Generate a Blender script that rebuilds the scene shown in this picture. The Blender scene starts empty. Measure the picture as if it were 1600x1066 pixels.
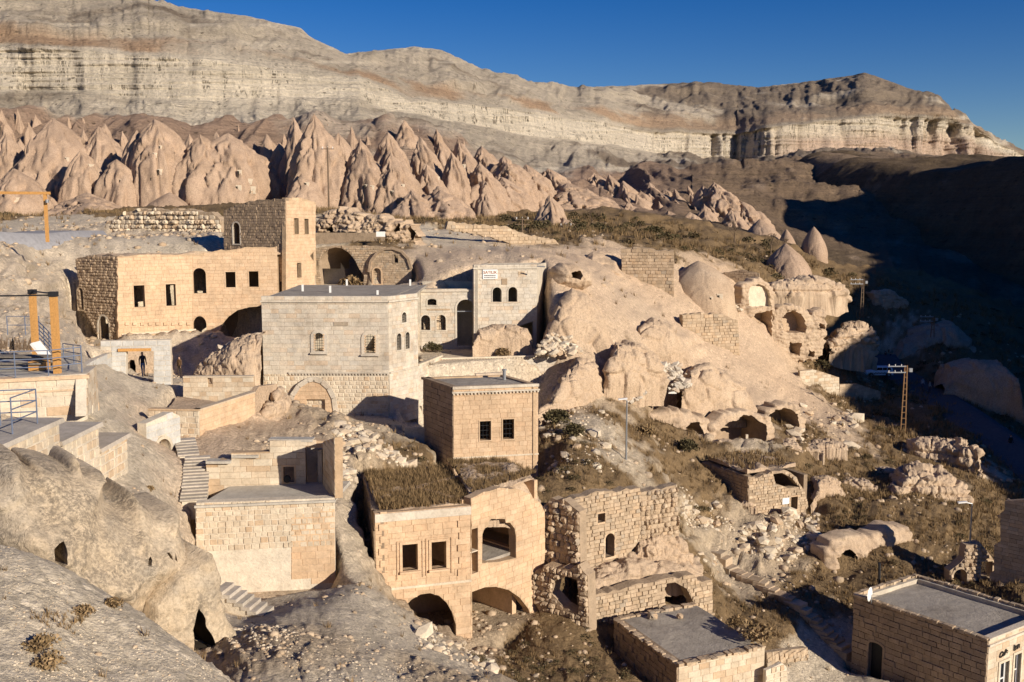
import bpy, bmesh, math, random
import numpy as np
from mathutils import Vector, Matrix
from mathutils.geometry import tessellate_polygon
sc = bpy.context.scene
C = sc.collection
rnd = random.Random(7)
# ------------------------------------------------------------------ camera
F, UC, VC = 1555.6, 800.0, 533.0            # focal length and centre in pixels of the 1600 px photograph
PIT = math.atan((533 - 345) / F)
cam_d = bpy.data.cameras.new('camera'); cam = bpy.data.objects.new('camera', cam_d); C.objects.link(cam)
cam_d.lens = 35; cam_d.sensor_width = 36; cam_d.clip_end = 6000; cam_d.clip_start = 0.2
cam.rotation_euler = (math.pi/2 - PIT, 0, 0)
sc.camera = cam
# ------------------------------------------------------------------ light
SUN_AZ, SUN_EL = math.radians(48), math.radians(19.5)      # azimuth to the right of "straight behind the camera"
S = Vector((math.sin(SUN_AZ)*math.cos(SUN_EL), -math.cos(SUN_AZ)*math.cos(SUN_EL), math.sin(SUN_EL)))
w = bpy.data.worlds.new('World'); sc.world = w; w.use_nodes = True
nt = w.node_tree; bg = nt.nodes['Background']
sky = nt.nodes.new('ShaderNodeTexSky'); sky.sky_type = 'NISHITA'; sky.sun_disc = False
sky.sun_elevation = SUN_EL; sky.sun_rotation = math.pi - SUN_AZ
sky.altitude = 1200; sky.air_density = 1.0; sky.dust_density = 0.25; sky.ozone_density = 2.6
hs = nt.nodes.new('ShaderNodeHueSaturation'); hs.inputs['Saturation'].default_value = 1.48; hs.inputs['Hue'].default_value = 0.522; hs.inputs['Value'].default_value = 1.0
nt.links.new(sky.outputs[0], hs.inputs['Color']); nt.links.new(hs.outputs[0], bg.inputs[0]); bg.inputs[1].default_value = 0.06
sd = bpy.data.lights.new('sun', 'SUN'); sd.energy = 5.0; sd.angle = math.radians(0.53); sd.color = (1.0, 0.895, 0.755)
so = bpy.data.objects.new('sun', sd); C.objects.link(so)
so.rotation_euler = S.to_track_quat('Z', 'Y').to_euler()
sc.view_settings.view_transform = 'Standard'; sc.view_settings.look = 'None'
sc.view_settings.exposure = 0.42; sc.view_settings.gamma = 1.0
sc.render.engine = 'CYCLES'
# ------------------------------------------------------------------ pixel + depth -> point
CP, SP = math.cos(PIT), math.sin(PIT)
def ray(u, v):
    yc = -(v - VC) / F
    return Vector(((u - UC) / F, CP + yc*SP, -SP + yc*CP))
def P(u, v, Y):
    d = ray(u, v); return d * (Y / d.y)
def Pn(u, v, Y):
    yc = -(v - VC) / F; dy = CP + yc*SP
    return np.stack([(u - UC)/F*Y/dy, Y + 0*u, (-SP + yc*CP)*Y/dy], -1)
def pix(p):
    f = p.y*CP - p.z*SP; up = p.y*SP + p.z*CP
    return UC + F*p.x/f, VC - F*up/f
# ------------------------------------------------------------------ noise
def _h(ix, iy, iz):
    n = (ix.astype(np.int64)*374761393 + iy.astype(np.int64)*668265263 + iz.astype(np.int64)*1274126177) & 0xffffffff
    n = ((n ^ (n >> 13)) * 1103515245) & 0xffffffff
    n = ((n ^ (n >> 16)) * 2246822519) & 0xffffffff
    return ((n ^ (n >> 15)) & 0xffffff) / float(0xffffff)
def vn(x, y, z=0.0):
    x, y, z = np.broadcast_arrays(np.asarray(x, float), y, z)
    ix, iy, iz = np.floor(x), np.floor(y), np.floor(z)
    fx, fy, fz = x-ix, y-iy, z-iz
    fx = fx*fx*(3-2*fx); fy = fy*fy*(3-2*fy); fz = fz*fz*(3-2*fz)
    def L(a, b, t): return a + (b-a)*t
    return 2*L(L(L(_h(ix,iy,iz), _h(ix+1,iy,iz), fx), L(_h(ix,iy+1,iz), _h(ix+1,iy+1,iz), fx), fy),
               L(L(_h(ix,iy,iz+1), _h(ix+1,iy,iz+1), fx), L(_h(ix,iy+1,iz+1), _h(ix+1,iy+1,iz+1), fx), fy), fz) - 1
def fbm(x, y, z=0.0, o=4, g=0.5, seed=0):
    a, s, t = 1.0, 0.0, 0.0
    for i in range(o):
        s = s + a*vn(np.asarray(x)*2**i + 17.3*i + seed, np.asarray(y)*2**i + 9.1*i, np.asarray(z)*2**i + 3.7*i); t += a; a *= g
    return s/t
def ridg(x, y, z=0.0, o=3, g=0.5, seed=0):
    a, s, t = 1.0, 0.0, 0.0
    for i in range(o):
        s = s + a*(1-2*np.abs(vn(np.asarray(x)*2**i + 17.3*i + seed, np.asarray(y)*2**i + 9.1*i, np.asarray(z)*2**i))); t += a; a *= g
    return s/t
def cell(x, y, z, seed=0):
    """cellular noise: distance to the nearest point, gap to the second (cracks), a value per cell"""
    x, y, z = np.broadcast_arrays(np.asarray(x, float)+seed, y, z); ix, iy, iz = np.floor(x), np.floor(y), np.floor(z)
    f1 = np.full(x.shape, 9.0); f2 = f1.copy(); cv = np.zeros(x.shape)
    for a in (-1,0,1):
        for b in (-1,0,1):
            for c in (-1,0,1):
                X_, Y_, Z_ = ix+a, iy+b, iz+c
                h1 = _h(X_, Y_, Z_); h2 = (h1*91.7) % 1.0; h3 = (h1*637.3) % 1.0
                d = (X_+h1-x)**2 + (Y_+h2-y)**2 + (Z_+h3-z)**2; m = d < f1
                f2 = np.where(m, f1, np.minimum(f2, d)); cv = np.where(m, (h1*5171.9) % 1.0, cv); f1 = np.where(m, d, f1)
    return np.sqrt(f1), np.sqrt(f2)-np.sqrt(f1), cv
def sst(x, a, b):
    t = np.clip((x-a)/(b-a), 0, 1); return t*t*(3-2*t)
# ------------------------------------------------------------------ objects
def tag(o, label=None, cat=None, group=None, kind=None):
    if label: o['label'] = label
    if cat: o['category'] = cat
    if group: o['group'] = group
    if kind or cat: o['kind'] = kind or 'thing'
    return o
def link(o, parent=None):
    C.objects.link(o)
    if parent is not None: o.parent = parent
    return o
def thing(name, label, cat, loc, group=None, rz=0.0):
    o = bpy.data.objects.new(name, None); o.location = loc; o.rotation_euler = (0, 0, rz); o.empty_display_size = 0.3
    link(o); tag(o, label, cat, group); return o
def wloc(o):
    v = Vector(o.location)
    while o.parent is not None: o = o.parent; v = v + o.location
    return v
def mesh_np(name, verts, faces, mats, parent=None, smooth=False, col=None, loc=None):
    """verts in world coordinates; stored relative to the parent (unrotated parents only)"""
    me = bpy.data.meshes.new(name)
    verts = np.asarray(verts, np.float32)
    off = np.zeros(3, np.float32)
    if parent is not None: off = np.array(wloc(parent), np.float32)
    if loc is not None: off = off + np.array(loc, np.float32) - (off if parent is not None else 0)
    vv = verts - off
    if isinstance(faces, np.ndarray):
        k = faces.shape[1]; n = len(faces)
        me.vertices.add(len(vv)); me.vertices.foreach_set('co', vv.ravel())
        me.loops.add(n*k); me.loops.foreach_set('vertex_index', faces.astype(np.int32).ravel())
        me.polygons.add(n); me.polygons.foreach_set('loop_start', np.arange(0, n*k, k, dtype=np.int32))
        me.update(calc_edges=True)
    else:
        me.from_pydata([tuple(map(float, q)) for q in vv], [], faces); me.update()
    for m in (mats if isinstance(mats, (list, tuple)) else [mats]): me.materials.append(m)
    if smooth: me.polygons.foreach_set('use_smooth', np.ones(len(me.polygons), bool))
    if col is not None:
        at = me.color_attributes.new('Col', 'FLOAT_COLOR', 'POINT')
        c4 = np.ones((len(vv), 4), np.float32); c4[:, :3] = col; at.data.foreach_set('color', c4.ravel())
    o = bpy.data.objects.new(name, me)
    if loc is not None: o.location = Vector(loc) - (wloc(parent) if parent is not None else Vector((0,0,0)))
    return link(o, parent)
def grid_faces(nr, nc):
    i = np.arange(nr*nc).reshape(nr, nc)
    return np.stack([i[:-1,:-1], i[:-1,1:], i[1:,1:], i[1:,:-1]], -1).reshape(-1, 4)
class MB:
    """collects boxes, bars and polygons in world coordinates"""
    def __init__(s): s.v = []; s.f = []
    def add(s, vs, fs):
        b = len(s.v); s.v += [tuple(q) for q in vs]; s.f += [tuple(b+i for i in f) for f in fs]
    def box(s, c, ax, ay, az, hx, hy, hz):
        c = Vector(c); vs = [c + ax*(hx*i) + ay*(hy*j) + az*(hz*k) for k in (-1,1) for j in (-1,1) for i in (-1,1)]
        s.add(vs, [(0,2,3,1),(4,5,7,6),(0,1,5,4),(2,6,7,3),(0,4,6,2),(1,3,7,5)])
    def abox(s, x0, x1, y0, y1, z0, z1):
        s.box(((x0+x1)/2, (y0+y1)/2, (z0+z1)/2), Vector((1,0,0)), Vector((0,1,0)), Vector((0,0,1)), (x1-x0)/2, (y1-y0)/2, (z1-z0)/2)
    def bar(s, a, b, w, h=None, up=Vector((0,0,1))):
        a, b = Vector(a), Vector(b); d = (b-a); L = d.length; d.normalize()
        x = d.cross(up)
        if x.length < 1e-3: x = d.cross(Vector((0,1,0)))
        x.normalize(); y = x.cross(d)
        s.box((a+b)/2, x, y, d, w/2, (h or w)/2, L/2)
    def tube(s, a, b, r, n=8, r2=None):
        a, b = Vector(a), Vector(b); d = (b-a).normalized(); r2 = r if r2 is None else r2
        x = d.cross(Vector((0,0,1)))
        if x.length < 1e-3: x = Vector((1,0,0))
        x.normalize(); y = d.cross(x)
        vs = []
        for q, rr in ((a, r), (b, r2)):
            for i in range(n):
                t = 2*math.pi*i/n; vs.append(q + x*(rr*math.cos(t)) + y*(rr*math.sin(t)))
        s.add(vs, [(i, (i+1) % n, n+(i+1) % n, n+i) for i in range(n)] + [tuple(range(n))[::-1], tuple(range(n, 2*n))])
    def build(s, name, mat, parent=None, smooth=False):
        return mesh_np(name, np.array(s.v, float).reshape(-1, 3), s.f, mat, parent, smooth)
# ------------------------------------------------------------------ materials
def node(nt, t, **k):
    n = nt.nodes.new(t)
    for a, b in k.items(): setattr(n, a, b)
    return n
def newmat(name, rough=0.95, spec=0.15):
    m = bpy.data.materials.new(name); m.use_nodes = True
    b = m.node_tree.nodes['Principled BSDF']; b.inputs['Roughness'].default_value = rough
    b.inputs['Specular IOR Level'].default_value = spec
    return m, m.node_tree, b
def noise_n(nt, vec, scale, detail=6, rough=0.6, dist=0.0):
    n = node(nt, 'ShaderNodeTexNoise'); n.inputs['Scale'].default_value = scale; n.inputs['Detail'].default_value = detail
    n.inputs['Roughness'].default_value = rough; n.inputs['Distortion'].default_value = dist
    nt.links.new(vec, n.inputs['Vector']); return n.outputs['Fac']
def math_n(nt, op, a, b=None, clamp=False):
    n = node(nt, 'ShaderNodeMath', operation=op, use_clamp=clamp)
    for i, q in enumerate((a, b)):
        if q is None: continue
        if hasattr(q, 'links'): nt.links.new(q, n.inputs[i])
        else: n.inputs[i].default_value = q
    return n.outputs[0]
def ramp(nt, fac, stops, interp='LINEAR'):
    n = node(nt, 'ShaderNodeValToRGB'); n.color_ramp.interpolation = interp
    e = n.color_ramp.elements
    while len(e) < len(stops): e.new(0.5)
    for i, (p, c) in enumerate(stops):
        e[i].position = p; e[i].color = (*c, 1) if not isinstance(c, float) else (c, c, c, 1)
    nt.links.new(fac, n.inputs[0]); return n.outputs[0]
def mix_n(nt, a, b, fac, mode='MIX'):
    n = node(nt, 'ShaderNodeMix', data_type='RGBA', blend_type=mode)
    for i, q in ((0, fac), (6, a), (7, b)):
        if hasattr(q, 'links'): nt.links.new(q, n.inputs[i])
        elif i == 0: n.inputs[0].default_value = q
        else: n.inputs[i].default_value = (*q, 1)
    return n.outputs[2]
def bump_n(nt, h, strength, dist, bsdf=None, normal=None):
    n = node(nt, 'ShaderNodeBump'); n.inputs['Strength'].default_value = strength; n.inputs['Distance'].default_value = dist
    nt.links.new(h, n.inputs['Height'])
    if normal is not None: nt.links.new(normal, n.inputs['Normal'])
    if bsdf is not None: nt.links.new(n.outputs[0], bsdf.inputs['Normal'])
    return n.outputs[0]
def stone_mat(name, cols, stain=(0.16,0.12,0.08), stain_amt=0.25, grain=9.0, bump=0.35, vary=True):
    """per-stone tint from a random value, weather stains from position, fine grain"""
    m, nt, b = newmat(name)
    geo = node(nt, 'ShaderNodeNewGeometry'); oi = node(nt, 'ShaderNodeObjectInfo')
    pos = geo.outputs['Position']
    r = math_n(nt, 'FRACT', math_n(nt, 'ADD', oi.outputs['Random'], geo.outputs['Random Per Island']))
    base = ramp(nt, r if vary else noise_n(nt, pos, 0.9, 5), [(i/max(1, len(cols)-1), c) for i, c in enumerate(cols)])
    n1 = noise_n(nt, pos, 0.35, 7, 0.65, 0.4)
    c = mix_n(nt, base, stain, math_n(nt, 'MULTIPLY', ramp(nt, n1, [(0.50, 0.0), (0.72, 1.0)]), stain_amt))
    n2 = noise_n(nt, pos, grain, 6, 0.7)
    c = mix_n(nt, c, ramp(nt, n2, [(0.25, 0.55), (0.5, 1.0), (0.8, 1.25)]), 0.55, 'MULTIPLY')
    n3 = noise_n(nt, pos, 1.7, 5, 0.6)
    c = mix_n(nt, c, ramp(nt, n3, [(0.3, 0.78), (0.7, 1.12)]), 0.8, 'MULTIPLY')
    nt.links.new(c, b.inputs['Base Color'])
    hh = math_n(nt, 'ADD', n2, math_n(nt, 'MULTIPLY', n3, 1.5))
    bump_n(nt, hh, bump, 0.06, b)
    return m
def plain_mat(name, c, rough=0.8, spec=0.2, metal=0.0, var=0.25, scale=6.0):
    m, nt, b = newmat(name, rough, spec); b.inputs['Metallic'].default_value = metal
    geo = node(nt, 'ShaderNodeNewGeometry')
    n = noise_n(nt, geo.outputs['Position'], scale, 5)
    nt.links.new(mix_n(nt, c, ramp(nt, n, [(0.3, 1-var*1.5), (0.7, 1+var)]), 0.8, 'MULTIPLY'), b.inputs['Base Color'])
    bump_n(nt, n, 0.15, 0.02, b)
    return m
def ground_mat(name, f1, f2, bumpd, bumps=0.6, speck=0.5, grain=(0.34, 1.5)):
    """colour from the mesh's own colour layer, broken up by grain and small stones"""
    m, nt, b = newmat(name)
    at = node(nt, 'ShaderNodeVertexColor', layer_name='Col'); geo = node(nt, 'ShaderNodeNewGeometry'); pos = geo.outputs['Position']
    n1 = noise_n(nt, pos, f1, 9, 0.72); n2 = noise_n(nt, pos, f2, 8, 0.75, 0.3)
    c = mix_n(nt, at.outputs[0], ramp(nt, n1, [(0.25, grain[0]), (0.5, 1.0), (0.75, grain[1])]), 0.75, 'MULTIPLY')
    c = mix_n(nt, c, ramp(nt, n2, [(0.2, 0.6), (0.45, 1.0), (0.7, 1.2)]), speck, 'MULTIPLY')
    nt.links.new(c, b.inputs['Base Color'])
    vo = node(nt, 'ShaderNodeTexVoronoi'); vo.inputs['Scale'].default_value = f1*0.55; nt.links.new(pos, vo.inputs['Vector'])
    v2 = node(nt, 'ShaderNodeTexVoronoi'); v2.inputs['Scale'].default_value = f1*1.7; nt.links.new(pos, v2.inputs['Vector'])
    msk = ramp(nt, n2, [(0.45, 0.0), (0.58, 1.0)])
    sep = node(nt, 'ShaderNodeSeparateColor'); nt.links.new(vo.outputs['Color'], sep.inputs[0])
    c = mix_n(nt, c, ramp(nt, sep.outputs[0], [(0.1, 0.62), (0.9, 1.32)]), math_n(nt, 'MULTIPLY', msk, 0.55), 'MULTIPLY')
    nt.links.new(c, b.inputs['Base Color'])
    st = math_n(nt, 'SUBTRACT', 0.5, math_n(nt, 'ADD', math_n(nt, 'MULTIPLY', vo.outputs['Distance'], msk), math_n(nt, 'MULTIPLY', v2.outputs['Distance'], 0.35)))
    h = math_n(nt, 'ADD', math_n(nt, 'ADD', n1, math_n(nt, 'MULTIPLY', n2, 0.5)), math_n(nt, 'MULTIPLY', st, 1.1))
    bump_n(nt, h, bumps, bumpd, b)
    return m
def far_mat(name):
    m, nt, b = newmat(name)
    at = node(nt, 'ShaderNodeVertexColor', layer_name='Col'); geo = node(nt, 'ShaderNodeNewGeometry'); pos = geo.outputs['Position']
    mp = node(nt, 'ShaderNodeMapping'); mp.inputs['Scale'].default_value = (0.012, 0.012, 0.55); nt.links.new(pos, mp.inputs[0])
    st = noise_n(nt, mp.outputs[0], 1.0, 6, 0.7, 0.6); n1 = noise_n(nt, pos, 1.3, 10, 0.8); n2 = noise_n(nt, pos, 0.14, 10, 0.78, 0.5)
    c = mix_n(nt, at.outputs[0], ramp(nt, st, [(0.28, 0.62), (0.5, 1.0), (0.68, 1.18)]), 0.55, 'MULTIPLY')
    c = mix_n(nt, c, ramp(nt, n1, [(0.3, 0.6), (0.5, 1.02), (0.7, 1.3)]), 0.9, 'MULTIPLY')
    c = mix_n(nt, c, ramp(nt, n2, [(0.25, 0.62), (0.5, 1.0), (0.7, 1.18)]), 0.7, 'MULTIPLY')
    m2 = node(nt, 'ShaderNodeMapping'); m2.inputs['Scale'].default_value = (0.02, 0.02, 1.5); nt.links.new(pos, m2.inputs[0]); s2_ = noise_n(nt, m2.outputs[0], 1.0, 5, 0.65, 0.8)
    c = mix_n(nt, c, ramp(nt, s2_, [(0.36, 1.12), (0.44, 0.80), (0.50, 1.06), (0.56, 0.74), (0.60, 1.05), (0.68, 0.9)]), 0.6, 'MULTIPLY')
    sn = node(nt, 'ShaderNodeSeparateXYZ'); nt.links.new(geo.outputs['Normal'], sn.inputs[0]); steep = ramp(nt, sn.outputs[2], [(0.35, 1.0), (0.6, 0.0)])
    m3 = node(nt, 'ShaderNodeMapping'); m3.inputs['Scale'].default_value = (0.30, 0.10, 0.03); nt.links.new(pos, m3.inputs[0]); cr = noise_n(nt, m3.outputs[0], 1.0, 5, 0.6, 0.3)
    ck = math_n(nt, 'MULTIPLY', math_n(nt, 'MULTIPLY', ramp(nt, cr, [(0.475, 0.0), (0.497, 1.0), (0.503, 1.0), (0.525, 0.0)]), steep), ramp(nt, n2, [(0.42, 0.0), (0.52, 1.0)]))
    c = mix_n(nt, c, (.12,.09,.06), math_n(nt, 'MULTIPLY', ck, 0.75))
    vo = node(nt, 'ShaderNodeTexVoronoi'); vo.inputs['Scale'].default_value = 0.5; nt.links.new(pos, vo.inputs['Vector'])
    sp = math_n(nt, 'MULTIPLY', ramp(nt, vo.outputs['Distance'], [(0.16, 1.0), (0.30, 0.0)]), ramp(nt, n2, [(0.48, 0.0), (0.56, 1.0)]))
    c = mix_n(nt, c, (0.07,0.055,0.03), math_n(nt, 'MULTIPLY', sp, 0.75))
    nt.links.new(c, b.inputs['Base Color'])
    h = math_n(nt, 'SUBTRACT', math_n(nt, 'ADD', math_n(nt, 'ADD', n1, math_n(nt, 'MULTIPLY', n2, 3.0)), math_n(nt, 'ADD', math_n(nt, 'MULTIPLY', st, 1.2), math_n(nt, 'MULTIPLY', s2_, 1.2))), ck)
    bump_n(nt, h, 0.9, 1.3, b)
    return m
TAN = [(0.54,0.375,0.235), (0.58,0.415,0.265), (0.56,0.395,0.25), (0.60,0.435,0.285), (0.57,0.385,0.235)]
GREY = [(0.52,0.455,0.365), (0.58,0.51,0.41), (0.55,0.485,0.39), (0.59,0.50,0.385), (0.51,0.46,0.385), (0.55,0.43,0.31), (0.57,0.51,0.42)]
PALE = [(0.56,0.47,0.35), (0.62,0.53,0.40), (0.52,0.42,0.30), (0.60,0.50,0.37), (0.50,0.36,0.23), (0.58,0.50,0.38)]
RUB = [(0.42,0.31,0.20), (0.50,0.38,0.26), (0.36,0.27,0.18), (0.54,0.42,0.29), (0.46,0.33,0.21), (0.38,0.31,0.23)]
M = {}
M['tan'] = stone_mat('tan_ashlar', TAN)
M['grey'] = stone_mat('grey_ashlar', GREY, stain=(.20,.145,.095), stain_amt=0.5)
M['pale'] = stone_mat('pale_block', PALE, stain_amt=0.15)
M['rubble'] = stone_mat('rubble_stone', RUB, stain_amt=0.3, bump=0.7)
M['brown'] = stone_mat('brown_stone', [(0.30,0.22,0.15), (0.38,0.28,0.19), (0.34,0.25,0.165), (0.42,0.31,0.21)], stain_amt=0.3, bump=0.6)  # darker brown tone, also laid on the left walls of several buildings
M['mortar_tan'] = stone_mat('tan_wall_core', [(0.44,0.31,0.19), (0.50,0.36,0.23)], vary=False, bump=0.5)
M['mortar_grey'] = stone_mat('grey_wall_core', [(0.48,0.42,0.33), (0.54,0.47,0.37)], vary=False, bump=0.5)
M['mortar_pale'] = stone_mat('pale_mortar', [(0.58,0.50,0.39), (0.64,0.56,0.44)], vary=False, bump=0.5)
M['mortar_rub'] = stone_mat('rubble_wall_core', [(0.34,0.25,0.165), (0.42,0.32,0.22)], vary=False, bump=0.9)
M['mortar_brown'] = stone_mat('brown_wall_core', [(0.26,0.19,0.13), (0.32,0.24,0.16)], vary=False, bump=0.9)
M['roof'] = stone_mat('flat_roof_screed', [(0.31,0.275,0.23), (0.40,0.35,0.285)], stain=(.15,.12,.09), stain_amt=.6, vary=False, bump=0.6)
M['plaster'] = stone_mat('pale_plaster', [(0.60,0.50,0.37), (0.66,0.56,0.42)], vary=False)
M['concrete'] = stone_mat('grey_concrete', [(0.42,0.38,0.32), (0.49,0.45,0.38)], vary=False, stain_amt=0.1)
M['block'] = stone_mat('grey_gate_block', [(0.47,0.45,0.41), (0.54,0.52,0.47), (0.50,0.475,0.43)], stain_amt=0.08, bump=0.2)
M['slab'] = stone_mat('grey_step_slab', [(0.42,0.37,0.30), (0.49,0.43,0.355), (0.45,0.38,0.30)], bump=0.3)
M['wood'] = plain_mat('varnished_pine', (0.52,0.27,0.085), 0.6, 0.3, 0, 0.2, 14)
M['oldwood'] = plain_mat('weathered_wood', (0.17,0.12,0.08), 0.9, 0.1, 0, 0.3, 12)
M['greywood'] = plain_mat('grey_boards', (0.22,0.19,0.155), 0.9, 0.1, 0, 0.3, 12)
M['steel'] = plain_mat('blue_grey_steel', (0.16,0.19,0.26), 0.5, 0.4, 0.3, 0.1)
M['galv'] = plain_mat('galvanised_steel', (0.32,0.33,0.34), 0.45, 0.5, 0.6, 0.1)
M['black'] = plain_mat('black_metal', (0.02,0.02,0.022), 0.6, 0.3, 0, 0.1)
M['white'] = plain_mat('white_paint', (0.74,0.72,0.68), 0.6, 0.3, 0, 0.06)
M['print'] = plain_mat('rust_red_lettering', (0.30,0.12,0.05), 0.7, 0.2, 0, 0.05)
M['ink'] = plain_mat('black_lettering', (0.015,0.013,0.012), 0.6, 0.2, 0, 0.05)
M['glass'] = plain_mat('dark_glass', (0.012,0.014,0.018), 0.08, 0.6, 0, 0.05)
M['asphalt'] = plain_mat('asphalt', (0.085,0.085,0.092), 0.9, 0.2, 0, 0.2, 3)
M['greyroad'] = plain_mat('dusty_grey_road', (0.30,0.29,0.29), 0.9, 0.2, 0, 0.15, 3)
M['cave_shade'] = plain_mat('painted_cave_shade', (0.05,0.04,0.03), 0.95, 0.05, 0, 0.2)  # near-black colour painted in for the shade inside cave openings
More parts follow.
